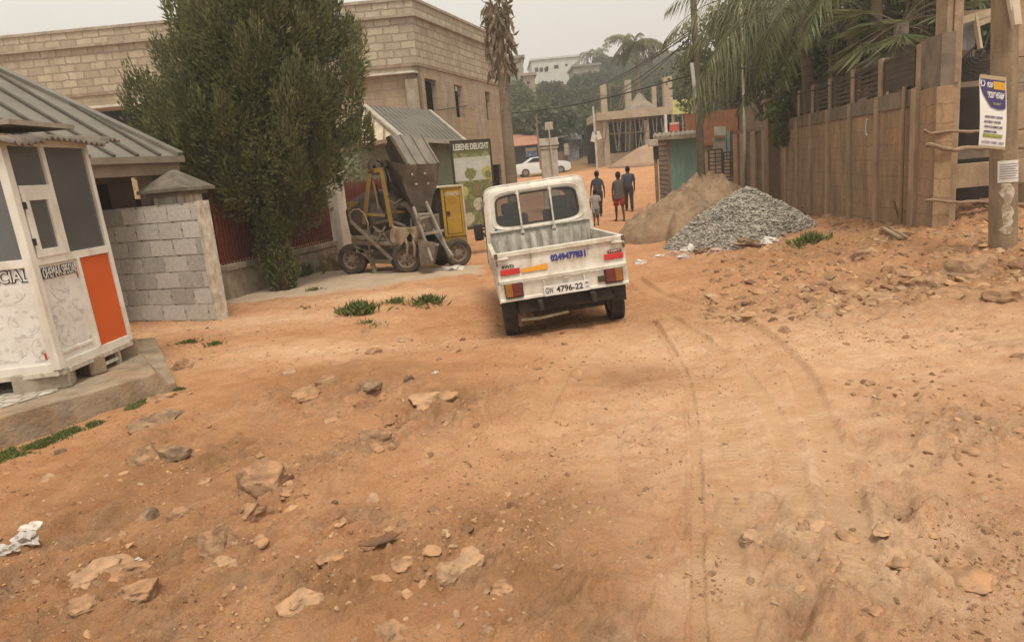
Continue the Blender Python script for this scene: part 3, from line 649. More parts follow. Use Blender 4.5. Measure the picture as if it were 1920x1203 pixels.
    text('shop_name', 'OHEMAA SPECIAL', (B2-B1).length*.42, .10, frame(Q('R', .285, .42, .010), xr, upr), m_ink, st, .003, .03)
    text('shop_name_fill', 'OHEMAA SPECIAL', (B2-B1).length*.41, .085, frame(Q('R', .285, .42, .018), xr, upr), mat('letter_white', (.7, .67, .6), .6, bump=0), st, .003, .0)
    xl = (Q('L', .9, .42)-Q('L', .3, .42)).normalized()
    text('shop_name', 'OHEMAA SPECIAL', .9, .115, frame(Q('L', .62, .425, .006), xl, T1-B1), m_ink, st2, .003, .045)
    text('shop_name_fill', 'OHEMAA SPECIAL', .885, .098, frame(Q('L', .62, .425, .009), xl, T1-B1), mat('letter_white_left', (.7, .67, .6), .6, bump=0), st2, .003, .0)
    # faded printed pictures: worn grey outlines of plates and captions
    mf = mat('faded_print', (.48, .44, .40), .7, (.64, .60, .54), 14., .02, lo=.40, hi=.55)
    rr = random.Random(3)
    def prints(fc, s0, s1, par, kk):
        m = MB()
        W_ = (faces[fc][1]-faces[fc][0]).length; H_ = (T1-B1).length
        for (cs, cq, rs, rq) in kk:
            N_ = 22; a0 = rr.uniform(0, 3)
            for k in range(N_):
                if rr.random() < .28: continue
                a = a0+2*math.pi*k/N_; b_ = a0+2*math.pi*(k+1)/N_; t0 = .006*rr.uniform(.5, 1.6)
                p4 = [Q(fc, cs+rs*math.cos(x)*(1-d/rs/W_), cq+rq*math.sin(x)*(1-d/rq/H_), .0035) for x, d in ((a, 0), (b_, 0), (b_, t0), (a, t0))]
                m.add(p4, [(0, 1, 2, 3)])
            for j in range(5):
                u, v = cs+rs*rr.uniform(-.7, .7), cq+rq*rr.uniform(-.7, .7); rad = rr.uniform(.012, .035)
                p4 = [Q(fc, u+rad*rr.uniform(.5, 1)*math.cos(x)/W_*1.1, v+rad*rr.uniform(.4, 1.3)*math.sin(x)/H_, .003) for x in np.linspace(0, 5.6, 8)]
                m.add(p4, [tuple(range(8))])
            for j in range(9):
                u = cs+rs*(-.6+j*.13)-.02; m.add([Q(fc, u+a/W_, cq-rq*1.15+b_/H_, .003) for a, b_ in ((0, 0), (.012, 0), (.012, .016), (0, .016))], [(0, 1, 2, 3)])
        m.build('faded_picture', mf, par)
    prints('R', 0, 0, st, [(.25, .345, .11, .055), (.15, .23, .09, .045), (.38, .235, .10, .045), (.2, .13, .11, .05), (.40, .11, .08, .05)])
    prints('L', 0, 0, st2, [(.80, .36, .12, .05), (.62, .24, .13, .05), (.86, .22, .10, .055), (.72, .11, .12, .05), (.92, .10, .06, .05), (.45, .34, .12, .06), (.42, .13, .12, .06)])
    m = MB()
    for fc, u, q0, q1 in (('L', .965, .27, .40), ('R', .495, .37, .42), ('L', .93, .05, .08)): pan(m, fc, u, u+.014, q0, q1, .001, .004)
    m.build('red_tear', m_red, st2)
    # roof: rusty corrugated sheet overhanging
    zt = T1.z+.02
    m = MB(); V0 = T0.lerp(T0, 0); a = (B1-B0).normalized(); b_ = (B2-B1).normalized()
    o = Vector((T1.x, T1.y, zt)); nu, nv = 110, 10; Lu = (B2-B1).length+.42; Lv = (B1-B0).length+.4
    v = []; f = []
    for i in range(nu+1):
        for j in range(nv+1):
            u = i/nu*Lu-.16; q = j/nv*Lv-.22
            z = .016*math.sin(2*math.pi*u/.076)+.05*(q/Lv)+.02*math.sin(u*3+q*2)
            if u > Lu-.42: z += .06*math.sin((u-Lu+.42)*9)-(.30*(u-Lu+.42)**2)
            if q < 0: z -= .05*abs(q)/.2*(.5+float(vn(u*6, 1, 3)))
            v.append(o+b_*u-a*q+Vector((0, 0, z)))
    for i in range(nu):
        for j in range(nv): k = i*(nv+1)+j; f.append((k, k+nv+1, k+nv+2, k+1))
    m.add(v, f); r = m.build('roof', mat('old_roofing', (.17, .145, .115), .85, (.10, .08, .06), 5., .2, dirt=(.26, .20, .15)), t, smooth=True); s_ = r.modifiers.new('sheet', 'SOLIDIFY'); s_.thickness = .008
    m = MB(); m.bar(T1+zc*.0-b_*.03, T2+b_*.05, .04, .06); m.bar(T0, T1, .04, .06); m.build('roof_batten', m_wood, r)
    return B0, B1, B2
KB = kiosk()
def block(px, py, z, rz, label, L=.44, D_=.22, H_=.18, col=None):
    c = PZ(px, py, z); t = MB(); R = Euler((0, 0, rz)).to_matrix(); t.box(Vector((0, 0, H_/2)), (L, D_, H_), R)
    o = t.build('concrete_block', col or m_conc, loc=None); o.location = c; b = o.modifiers.new('bevel', 'BEVEL'); b.width = .015; b.segments = 2
    return tag(o, label, 'block', None)
block(88, 728, .12, math.radians(20), 'grey concrete block propping the front corner of the white kiosk')
block(176, 700, .12, math.radians(60), 'small dark stone block wedged beneath the kiosk behind the front block', .16, .2, .17, m_concbr)
block(228, 672, .10, math.radians(50), 'brown block under the far right corner of the kiosk', .3, .2, .19, m_concbr)
# ------------------------------------------------------------ grey block wall and gate pillar
m_greyblock = brickmat('cement_blocks', (.44, .41, .36), (.33, .30, .255), (.24, .205, .16), .42, .235, .025, stain=(.30, .21, .13), bump=.9, warp=.035, samt=.4)
def blockwall():
    a = PZ(195, 603, -.08); b = PZ(407, 600, -.08); a2 = a+(a-b).normalized()*3.0
    t = thing('block_wall', (a+b)/2-Vector((0, 0, .1)), 'unplastered grey cement block wall beside the kiosk', 'wall')
    n = (b-a).normalized(); k = Vector((-n.y, n.x, 0)); H = 1.66
    m = MB(); A_ = [a2-k*0-Vector((0, 0, .5)), b-Vector((0, 0, .5)), b+k*.16-Vector((0, 0, .5)), a2+k*.16-Vector((0, 0, .5))]
    m.hexa(A_, [p+Vector((0, 0, H+.5)) for p in A_]); m.build('blockwork', m_greyblock, t)
    # individual proud blocks so that the courses have real relief
    m = MB(); L = (b-a2).length; r = random.Random(5)
    for row in range(7):
        off = (row % 2)*.21; x = -off
        while x < L:
            x0 = max(x+.012, 0.0); x1 = min(x+.42-.012, L-.01)
            if x1-x0 > .05:
                z0 = row*.235+.012; z1 = z0+.21; d = r.uniform(.004, .012); j = lambda: r.uniform(-.007, .007)
                c = [a2+n*(x0+j())+Vector((0, 0, z0+j())), a2+n*(x1+j())+Vector((0, 0, z0+j())), a2+n*(x1+j())+Vector((0, 0, z1+j())), a2+n*(x0+j())+Vector((0, 0, z1+j()))]
                m.slab([q+k*.001 for q in c], -k*d)
            x += .42
    o = m.build('block_face', stonemat('block_face', (.33, .305, .26), (.52, .49, .43)) if 1 else mat('block_face_plain', (.46, .43, .375), .95, (.36, .33, .28), 4., .6, 35, dirt=(.28, .22, .16), dsc=(2, 2, 2), damt=.4), t, bevel=.006)
    # plaster strip on the end
    m = MB(); m.box(b+n*.03+k*.07+Vector((0, 0, .75)), (.05, .22, 1.85), Matrix((n, k, Vector((0, 0, 1)))).transposed()); m.build('end_strip', m_whitedirty, t)
    return a, b, n, k
wa, wb, wn, wk = blockwall()
def gpillar():
    c = P(352, 470, 10.5); zt = P(352, 358, 10.5).z; b = Vector((c.x, c.y, -.3)); R = Matrix((wn, wk, Vector((0, 0, 1)))).transposed()
    t = thing('gate_pillar', (c.x, c.y, -.1), 'stained pale gate pillar with a grey pyramid cap behind the block wall', 'pillar')
    m = MB(); m.box((c.x, c.y, (zt-.3)/2), (.46, .46, zt+.3), R); m.build('shaft', mat('stained_plaster', (.50, .45, .37), .9, (.38, .33, .26), 3., .2, dirt=(.10, .075, .05), dsc=(9, 9, 1.2), damt=.85), t, bevel=.01)
    m = MB(); cc = Vector((c.x, c.y, zt))
    q = lambda s, z: [cc+R @ Vector((x*s, y*s, z)) for x, y in ((-1, -1), (1, -1), (1, 1), (-1, 1))]
    m.hexa(q(.29, -.05), q(.29, 0)); m.hexa(q(.37, 0), q(.37, .05)); m.hexa(q(.36, .05), q(.03, .31)); m.build('cap', mat('mossy_cement', (.19, .16, .125), .95, (.11, .09, .065), 6., .5), t, bevel=.006)
    # the lower wall stub between pillar and house
    m = MB(); p0 = P(245, 430, 11.6); p1 = P(330, 430, 11.1); m.bar((p0.x, p0.y, .6), (p1.x, p1.y, .6), .15, 2.2); o = m.build('boundary_wall', m_greyblock, loc=(p0.x, p0.y, 0)); tag(o, 'low grey block wall between the gate pillar and the bungalow porch', 'wall')
gpillar()
# ------------------------------------------------------------ red picket fence with pillars
def redfence():
    base = lambda px, py, Y: P(px, py, Y)
    A0 = P(415, 560, 11.6); A1 = P(640, 490, 15.9); d = (A1-A0); d.z = 0; d.normalize(); k = Vector((-d.y, d.x, 0))
    mr = mat('dark_red_paint', (.165, .035, .022), .7, (.10, .022, .015), 5., .1, dirt=(.06, .03, .02)); mp = mat('fence_plinth', (.36, .30, .22), .95, (.22, .17, .12), 4., .3, dirt=(.12, .09, .06))
    mo = mat('orange_plaster', (.42, .24, .12), .95, (.32, .18, .10), 4., .3)
    L1 = (A1-A0).length
    panels = [(0.12, L1-.28, 'dark red picket fence on a low plinth behind the big conifer'), (L1+.28, L1+5.2, 'dark red picket fence standing behind the mixing machine'), ]
    for s0, s1, lab in panels:
        o = A0+d*s0; t = thing('picket_fence', (o.x, o.y, -.15), lab, 'fence', 'dark red picket fence panels')
        zb = lambda s: -.2-.02*s
        m = MB(); p = A0+d*s0; q = A0+d*s1; zc_ = .10
        m.bar((p.x, p.y, zc_), (q.x, q.y, zc_-.05), .16, .62); m.build('plinth', mo if s0 > 5 else mp, t)
        m = MB(); m.bar((p.x, p.y, zc_+.36), (q.x, q.y, zc_+.31), .26, .10); m.build('coping', mp, t, bevel=.01)
        m = MB(); n = int((s1-s0)/.09)
        for i in range(n):
            x = p.lerp(q, (i+.5)/n); x.z = 0; h = 1.72+.03*math.sin(i*2.2)
            for (w_, z0, z1) in ((.05, .44, h),):
                c_ = [x+d*(-w_/2)-k*.03, x+d*(w_/2)-k*.03, x+d*(w_/2)-k*.012, x+d*(-w_/2)-k*.012]
                m.hexa([v+Vector((0, 0, z0)) for v in c_], [v+Vector((0, 0, z1-.06)) for v in c_])
                m.add([c_[0]+Vector((0, 0, z1-.06)), c_[1]+Vector((0, 0, z1-.06)), x-k*.03+Vector((0, 0, z1)), c_[3]+Vector((0, 0, z1-.06)), c_[2]+Vector((0, 0, z1-.06)), x-k*.012+Vector((0, 0, z1))], [(0, 1, 2), (4, 3, 5), (1, 4, 5, 2), (3, 0, 2, 5)])
        m.build('pickets', mr, t)
        m = MB()
        for z in (.62, 1.5): m.bar(p+Vector((0, 0, z-p.z)), q+Vector((0, 0, z-q.z)), .03, .05)
        m.box((0, 0, -50), (.001, .001, .001)) if False else None
        m.build('rail', mr, t)
        # dark solid board behind the pickets
        m = MB(); m.bar((p+k*.05)+Vector((0, 0, 1.0-p.z)), (q+k*.05)+Vector((0, 0, 1.0-q.z)), .012, .95); m.build('backing_sheet', mat('dark_red_sheet', (.10, .025, .018), .8), t)
    for s, lab in ((L1, 'white plastered fence pillar between the two red fence panels'),):
        c = A0+d*s; t = MB(); R = Matrix((d, k, Vector((0, 0, 1)))).transposed(); t.box((0, 0, .95), (.42, .42, 2.3), R); t.box((0, 0, 2.13), (.52, .52, .08), R)
        o = t.build('fence_pillar', mat('pillar_white', (.60, .55, .46), .9, (.46, .40, .32), 3., .2, dirt=(.20, .14, .09), dsc=(6, 6, 1.5)), loc=None, bevel=.012); o.location = (c.x, c.y, -.25); tag(o, lab, 'pillar')
    return A0, d, k
FA, fd, fk = redfence()
# ------------------------------------------------------------ bungalow with a standing-seam hip roof (left)
def seamroof(m, p00, p01, p10, p11, n, h=.035, w_=.03):
    """eave p00->p01, ridge p10->p11: flat sheet plus raised seams"""
    m.add([p00, p01, p11, p10], [(0, 1, 2, 3)]); nr = (p01-p00).cross(p10-p00).normalized()
    if nr.z < 0: nr = -nr
    for i in range(n+1):
        a = p00.lerp(p01, i/n); b = p10.lerp(p11, i/n); m.bar(a+nr*h/2, b+nr*h/2, w_, h, up=nr)
def bungalow():
    E1 = P(338, 292, 10.9); H1 = P(0, 128, 12.6); 
    e = Vector((-.42, -.91, 0)).normalized(); dn = Vector((-e.y, e.x, 0)); dn = dn if dn.x > 0 else -dn       # downslope
    # ridge end: intersect pixel ray (0,130) with a 30 degree plane through the eave
    nrm = (Vector((dn.x*math.sin(.5), dn.y*math.sin(.5), math.cos(.5)))).normalized()
    def hit(px, py):
        r_ = (P(px, py, 10)-P(px, py, 5)); o = Vector(CAM); tt = nrm.dot(E1-o)/nrm.dot(r_); return o+r_*tt
    Hh = hit(0, 132)
    t = thing('bungalow', (E1.x-3, E1.y-2, -.1), 'bungalow with a grey ribbed metal hip roof and dark porch', 'house')
    E0 = E1+e*9.5; top = Hh; up_len = (top-E1).dot(-dn); zr = top.z
    # eave from E1 back toward E0; roof plane facing the road
    m = MB(); q = []
    Tp = top; T2 = Tp+e*4.5
    m.add([E1, E0, T2, Tp], [(0, 1, 2, 3)])
    nseam = 26
    for i in range(1, nseam):
        s = i/nseam; a = E1.lerp(E0, s); 
        # seams run straight up the slope until hip or ridge
        up = (Tp-E1); along = up.dot(e); upv = up-e*along; s_al = (a-E1).dot(e)
        fr = min(1., s_al/max(along, .01)) if s_al < along else 1.
        b = a+upv*fr
        if s_al > (T2-E1).dot(e): fr = max(0, 1-(s_al-(T2-E1).dot(e))/((E0-E1).dot(e)-(T2-E1).dot(e))); b = a+upv*fr
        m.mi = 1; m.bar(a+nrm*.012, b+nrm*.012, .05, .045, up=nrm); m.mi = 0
    # the far hip slope
    far_e = E1-dn*7.5+Vector((0, 0, 0)); m.add([far_e, E1, Tp], [(0, 1, 2)])
    m.bar(E1+nrm*.03, Tp+nrm*.03, .12, .05, up=nrm); m.bar(Tp, T2, .12, .05)
    m.add([far_e, Tp, T2, E0-dn*7.5], [(0, 1, 2, 3)])
    ro = m.build('roof', [m_zinc, mat('dark_roof_seam', (.10, .085, .065), .8, (.07, .06, .045))], t);  # seam bars get a darker colour than the roof sheet
    m = MB(); m.bar(E1+dn*.03-Vector((0, 0, .05)), E0+dn*.03-Vector((0, 0, .05)), .10, .09); m.build('gutter', mat('gutter_brown', (.22, .18, .13), .6), ro)
    m = MB(); m.bar(E1-dn*.08-Vector((0, 0, .16)), E0-dn*.08-Vector((0, 0, .16)), .04, .20); m.bar(E1-dn*.08-Vector((0, 0, .14)), E1-dn*6.5-Vector((0, 0, .14)), .03, .2); m.build('fascia', mat('fascia_board', (.30, .23, .16), .8), ro)
    m = MB(); c = lambda a, b_, z: Vector((a.x, a.y, z))
    q0 = E1+e*.1-dn*1.0; q1 = E1+e*9-dn*1.0; z1 = E1.z-.12
    m.add([E1-dn*.1-Vector((0, 0, .2)), E0-dn*.1-Vector((0, 0, .2)), E0-dn*2-Vector((0, 0, .2)), E1-dn*2-Vector((0, 0, .2))], [(0, 1, 2, 3)]); m.build('soffit', m_concbr, ro)
    m = MB(); q2 = q1-dn*5; q3 = q0-dn*5; bt = [Vector((p.x, p.y, -.4)) for p in (q0, q1, q2, q3)]; m.hexa(bt, [Vector((p.x, p.y, z1)) for p in bt]); m.build('wall', mat('porch_wall', (.21, .15, .10), .9, (.15, .11, .07)), t)
    wv = q0.lerp(q1, .12); m = MB()
    for s, z0_, z1_, w_ in ((.10, .0, 1.95, .45), (.28, .9, 1.9, .6), (.5, .9, 1.9, .6)):
        p = q0.lerp(q1, s); m.hexa([Vector((v.x, v.y, z0_)) for v in (p-e*w_+dn*.01, p+e*w_+dn*.01, p+e*w_+dn*.03, p-e*w_+dn*.03)], [Vector((v.x, v.y, z1_)) for v in (p-e*w_+dn*.01, p+e*w_+dn*.01, p+e*w_+dn*.03, p-e*w_+dn*.03)]); m.build('window', m_dark, t)
    for s in (.02, .3, .6):
        p = E1.lerp(E0, s)-dn*.35+e*.15; m = MB(); m.bar((p.x, p.y, -.4), (p.x, p.y, E1.z-.2), .22); m.build('porch_post', m_concbr, t)
bungalow()
# ------------------------------------------------------------ big unfinished block building
m_tanblock = brickmat('tan_blocks', (.46, .39, .28), (.33, .265, .185), (.26, .21, .15), .6, .28, .032, stain=(.27, .21, .145), bump=.7, warp=.11, samt=.7)
m_tanblock2 = brickmat('stained_tan_blocks', (.385, .295, .20), (.33, .245, .16), (.29, .22, .15), .6, .28, .018, stain=(.25, .185, .125), bump=.4, warp=.12, samt=.85)
def bigbuilding():
    Yc = 28.; C0 = P(768, -4, Yc); L0 = P(-10, 66, 28.4); RR = P(928, 78, 37.0)
    zt = C0.z; hx = (Vector((L0.x, L0.y, 0))-Vector((C0.x, C0.y, 0))); hy = Vector((RR.x, RR.y, 0))-Vector((C0.x, C0.y, 0))
    c = Vector((C0.x, C0.y, 0)); ux = hx.normalized(); uy = hy.normalized(); LX = hx.length; LY = hy.length
    t = thing('unfinished_building', (c.x+ux.x*8, c.y+3, -.3), 'large two-storey unfinished tan block building with a stepped parapet', 'building')
    O = lambda a, b, z: c+ux*a+uy*b+Vector((0, 0, z))
    z_band = P(768, 118, Yc).z; z_cor = P(768, 32, Yc).z; z_lin = P(768, 150, Yc).z; zb = -.6
    # right wall with window openings (real holes): strips between
    zw1 = P(800, 152, 29.5).z; zw0 = P(812, 222, 29.5).z
    def wallface(fx, L, holes, z0, z1, mt, name, th=.22, along='x'):
        m = MB(); xs = [0]+[q for h in holes for q in h[:2]]+[L]
        def bx(a, b, za, zb_):
            if b-a < .01 or zb_-za < .01: return
            if along == 'x': p = [O(a, 0, za), O(b, 0, za), O(b, th, za), O(a, th, za)]
            else: p = [O(0, a, za), O(0, b, za), O(th, b, za), O(th, a, za)]
            m.hexa(p, [v+Vector((0, 0, zb_-za)) for v in p])
        for i in range(0, len(xs), 2): bx(xs[i], xs[i+1], z0, z1)
        for h in holes: bx(h[0], h[1], z0, h[2]); bx(h[0], h[1], h[3], z1)
        return m.build(name, mt, t)
    zl = z_lin-.35
    # holes on the right face found by pixel columns
    def sY(px):   # distance along uy where pixel column px is hit (ray/plane)
        r_ = P(px, 180, 10)-Vector(CAM); A_ = np.array([[r_.x, -uy.x], [r_.y, -uy.y]]); s = np.linalg.solve(A_, np.array([c.x, c.y])); return float(s[1])
    def sX(px, py=240):
        r_ = P(px, py, 10)-Vector(CAM); A_ = np.array([[r_.x, -ux.x], [r_.y, -ux.y]]); s = np.linalg.solve(A_, np.array([c.x, c.y])); return float(s[1])
    holes = [(sY(a), sY(b), zw0+dz, zw1+dz2) for a, b, dz, dz2 in ((799, 821, -.0, .0), (853, 868, .1, .0), (910, 920, .1, 0))]
    ground_h_ = [(sY(908), sY(931), -.6, P(915, 310, 36).z)]
    wallface(0, LY, holes, zw0-1.0, z_band, m_tanblock2, 'right_wall', along='y')
    wallface(0, LY, ground_h_, zb, zw0-1.0, m_tanblock2, 'lower_right_wall', along='y')
    hx0 = sX(330); hx1 = sX(196)
    zh1 = P(210, 205, 28).z; zh0 = P(210, 246, 28).z
    hl = [(sX(330), sX(185), zh0-.5, zh1)]
    m = MB()
    wallface(0, LX, hl, zb, z_band, m_tanblock2, 'front_wall')
    # upper band of rougher blocks and the parapet
    def ring(z0, z1, o, mt, name, th=.25):
        m = MB()
        p = [O(-o, -o, z0), O(LX+o, -o, z0), O(LX+o, -o+th, z0), O(-o, -o+th, z0)]; m.hexa(p, [v+Vector((0, 0, z1-z0)) for v in p])
        p = [O(-o, -o+th, z0), O(-o+th, -o+th, z0), O(-o+th, LY+o, z0), O(-o, LY+o, z0)]; m.hexa(p, [v+Vector((0, 0, z1-z0)) for v in p])
        return m.build(name, mt, t)
    ring(z_band, z_cor, .03, m_tanblock, 'upper_wall')
    ring(z_cor+.09, zt-.1, .12, m_tanblock, 'parapet'); ring(z_cor, z_cor+.09, .19, m_conc, 'cornice', .45); ring(zt-.1, zt, .18, m_conc, 'parapet_cap', .4)
    ring(z_band-.12, z_band, .05, m_concbr, 'ring_beam')
    # pale lintel ledge lines on the front and a corner column
    m = MB(); z = P(720, 143, 28).z; p = [O(0, -.35, z), O(LX*.62, -.35, z), O(LX*.62, 0, z), O(0, 0, z)]; m.hexa(p, [v+Vector((0, 0, .07)) for v in p]); m.build('ledge', mat('white_ledge', (.62, .58, .50), .8), t)
    m = MB(); z = P(220, 200, 28).z; p = [O(sX(470), -.4, z), O(sX(150), -.4, z), O(sX(150), 0, z), O(sX(470), 0, z)]; m.hexa(p, [v+Vector((0, 0, .09)) for v in p]); m.build('ledge', mat('white_ledge_low', (.60, .56, .48), .8), t)
    m = MB(); m.box(O(.25, -.06, (zb+P(768, 150, 28).z)/2), (.45, .3, P(768, 150, 28).z-zb)); m.build('corner_column', m_conc, t)
    m = MB()
    for px in (833, 843, 890, 899, 928):
        s = sY(px); p = [O(-.06, s-.1, zb), O(-.06, s+.1, zb), O(0, s+.1, zb), O(0, s-.1, zb)]; m.hexa(p, [v+Vector((0, 0, zw1+.2-zb)) for v in p])
    m.build('wall_pilaster', m_conc, t)
    # dark interior: floors and back walls
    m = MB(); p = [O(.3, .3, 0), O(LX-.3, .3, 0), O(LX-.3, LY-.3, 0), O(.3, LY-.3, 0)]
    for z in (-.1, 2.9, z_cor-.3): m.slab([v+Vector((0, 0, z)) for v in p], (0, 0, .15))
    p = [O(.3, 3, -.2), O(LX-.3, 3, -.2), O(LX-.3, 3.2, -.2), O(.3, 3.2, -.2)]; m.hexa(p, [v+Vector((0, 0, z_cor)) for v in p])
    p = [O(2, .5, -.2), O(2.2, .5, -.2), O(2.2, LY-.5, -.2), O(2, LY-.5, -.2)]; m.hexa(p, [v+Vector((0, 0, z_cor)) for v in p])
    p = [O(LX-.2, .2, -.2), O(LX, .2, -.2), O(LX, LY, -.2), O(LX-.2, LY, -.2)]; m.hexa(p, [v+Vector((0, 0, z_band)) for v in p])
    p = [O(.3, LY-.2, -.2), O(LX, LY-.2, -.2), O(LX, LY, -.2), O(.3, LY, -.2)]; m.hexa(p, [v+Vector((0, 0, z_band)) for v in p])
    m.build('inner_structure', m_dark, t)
    # slack cables on the wall
    for i, (a, b, sg) in enumerate((((772, 140, 28), (938, 174, 38), .5), ((812, 208, 29), (938, 184, 38), .05))):
        p0 = P(*a)+Vector((.15, -.15, 0)); p1 = P(*b); pts = [p0.lerp(p1, s)-Vector((0, 0, sg*4*s*(1-s))) for s in np.linspace(0, 1, 14)]
        m = MB(); m.tube(pts, .02, 5); o = m.build('cable', m_ink, loc=tuple(p0)); tag(o, ['slack dark cable sagging from the corner of the tan building', 'straight dark cable running along the tan building side wall'][i], 'cable')
bigbuilding()
# ------------------------------------------------------------ small green house with grey roof
def greenhouse():
    a = P(683, 197, 20.5); b = P(806, 207, 22.5); c = P(873, 264, 20.0); d = P(752, 256, 18.0)
    t = thing('small_house', (P(800, 400, 20.5).x, 21, -.35), 'small green-walled house with a grey sheet roof behind the mixer', 'house')
    n = (b-a).cross(d-a).normalized(); n = n if n.z > 0 else -n
    m = MB(); seamroof(m, d, c, a, b, 14, .02, .02); e = P(640, 290, 18.5); e2 = P(600, 300, 22)
    m.add([a, b, b+Vector((-3.2, 2.6, -1.5)), a+Vector((-3.2, 2.6, -1.5))], [(0, 1, 2, 3)])
    m.build('roof', mat('house_roof', (.15, .135, .11), .65, (.115, .10, .08), 2., .05), t)
    m = MB(); m.bar(d-n*.05, c-n*.05, .06, .12); m.bar(d, a, .16, .05, up=n); m.bar(c, b, .1, .05, up=n); m.build('barge_board', mat('barge', (.42, .37, .29), .8), t)
    # gable with cream panels
    f0 = P(668, 274, 18.6); m = MB(); g = [a-Vector((0, 0, .08)), d-Vector((0, 0, .08)), f0]; m.slab(g, (-.02, .06, 0)); ga = m.build('gable', mat('cream_panel', (.58, .47, .32), .8), t)
    m = MB()
    for s in (.33, .62): p = f0.lerp(d, s); q = a.lerp(d, s*.9)-Vector((0, 0, .12)); m.bar(p-Vector((0, .03, 0)), q-Vector((0, .03, 0)), .04)
    m.build('gable_batten', m_wood, ga)
    m = MB(); f1 = P(640, 282, 18.8); m.bar(f1, d+Vector((.05, -.05, -.03)), .12, .10); m.build('fascia', m_concbr, t)
    # walls
    w0 = Vector((f1.x-1.0, 19.6, -.5)); w1 = Vector((d.x+.15, d.y+.7, -.5)); w2 = Vector((c.x-.25, c.y+.5, -.5)); w3 = w2+Vector((-1.5, 4, 0)); w4 = w0+Vector((-1, 4, 0))
    hgt = Vector((0, 0, d.z-.1+.5)); m = MB(); bs = [w0, w1, w2, w3, w4]; m.slab(bs, hgt)
    m.build('wall', mat('green_plaster', (.22, .25, .17), .9, (.16, .18, .12), 3., .1, dirt=(.3, .24, .16)), t)
    m = MB(); p = w1.lerp(w2, .62); v = (w2-w1).normalized(); nn = Vector((v.y, -v.x, 0)); m.hexa([p-v*.3+nn*.02+Vector((0, 0, .4)), p+v*.3+nn*.02+Vector((0, 0, .4)), p+v*.3-nn*.1+Vector((0, 0, .4)), p-v*.3-nn*.1+Vector((0, 0, .4))], [p-v*.3+nn*.02+Vector((0, 0, 1.9)), p+v*.3+nn*.02+Vector((0, 0, 1.9)), p+v*.3-nn*.1+Vector((0, 0, 1.9)), p-v*.3-nn*.1+Vector((0, 0, 1.9))])
    m.build('door', mat('green_door', (.06, .12, .07), .6), t)
    m = MB(); p = w0.lerp(w1, .7); v = (w1-w0).normalized(); nn = Vector((v.y, -v.x, 0)); m.box(p+nn*.02+Vector((0, 0, 1.6)), (.9, .1, 1.0), Matrix((v, -nn, Vector((0, 0, 1)))).transposed()); m.build('window', m_dark, t)
greenhouse()
# ------------------------------------------------------------ signboard
def signboard():
    a = P(846, 268, 17.5); b = P(916, 264, 18.1); a0 = P(870, 424, 17.5); b0 = P(934, 424, 18.1)
    zt = (a.z+b.z)/2; zb = zt-2.05; x = (Vector((b.x, b.y, 0))-Vector((a.x, a.y, 0))); W_ = x.length; x.normalize(); n = Vector((x.y, -x.x, 0)); o = Vector((a.x, a.y, 0))
    t = thing('signboard', (a.x+.5, a.y+.1, -.3), 'tall framed food signboard with white lettering and pictures of dishes', 'signboard')
    def q(mb, u0, u1, z0, z1, o0, o1):
        p = [o+x*u0+n*o0, o+x*u1+n*o0, o+x*u1+n*o1, o+x*u0+n*o1]; mb.hexa([v+Vector((0, 0, zb+z0)) for v in p], [v+Vector((0, 0, zb+z1)) for v in p])
    H = zt-zb; m = MB()
    for r in ((-.04, W_+.04, H, H+.05), (-.04, W_+.04, -.05, 0), (-.04, 0, 0, H), (W_, W_+.04, 0, H)): q(m, *r, -.02, .03)
    m.build('frame', mat('sign_frame', (.06, .045, .035), .7), t)
    m = MB(); q(m, .05, .09, -1.5, 0, -.02, .02); q(m, W_-.09, W_-.05, -1.5, 0, -.02, .02); m.build('post', m_steel, t)
    fm = brickmat('leafy_print', (.20, .22, .085), (.33, .31, .17), (.15, .15, .07), .3, .2, .05, warp=.3, bump=.0, stain=(.16, .18, .06))
    m = MB(); q(m, 0, W_, 0, H, -.01, .01); bd = m.build('board', fm, t)
    m = MB(); q(m, 0, W_, H-.22, H, .01, .014); m.build('title_band', mat('title_dark', (.13, .13, .065), .7), bd)
    m = MB(); q(m, 0.01, W_-.01, H-.92, H-.36, .01, .016); m.build('photo_panel', mat('photo_pale', (.50, .50, .44), .6, (.40, .40, .33), 5.), bd)
    text('title', 'LEBENE DELIGHT', W_*.94, .15, frame(o+x*W_/2+n*.02+Vector((0, 0, zt-.11)), x), mat('title_white', (.68, .66, .58), .6, bump=0), bd, .004, .02)
    rr = random.Random(8); gm = [mat('dish_green', (.13, .15, .045), .7, (.22, .2, .09), 18., lo=.4, hi=.6), mat('dish_yellow', (.44, .42, .13), .7, (.28, .28, .08), 14.), mat('dish_brown', (.22, .17, .08), .7, (.12, .12, .05), 20.), mat('dish_pale', (.48, .45, .33), .7, (.33, .30, .2), 20.)]
    disks = [(.42, .64, .17, 0), (.90, .64, .19, 1), (.88, .68, .1, 0), (.18, 1.05, .16, 1), (.55, 1.05, .19, 2), (.88, 1.02, .17, 0), (.2, 1.4, .16, 2), (.55, 1.38, .17, 3), (.86, 1.38, .15, 2), (.25, 1.72, .17, 3), (.62, 1.7, .17, 0), (.9, 1.75, .12, 3)]
    for i, (u, v, r, k) in enumerate(disks):
        m = MB(); pts = []
        for j in range(18):
            a_ = 2*math.pi*j/18; rad = r*(.8+.35*rr.random()) if k != 1 else r*(.92+.06*rr.random())
            uu = min(max(u*W_+rad*math.cos(a_), .01), W_-.01); pts.append(o+x*uu+n*(.018+.0005*i)+Vector((0, 0, zt-v-.12+rad*math.sin(a_)*.9)))
        m.add(pts, [tuple(range(18))]); m.build('dish_picture', gm[k], bd)
signboard()
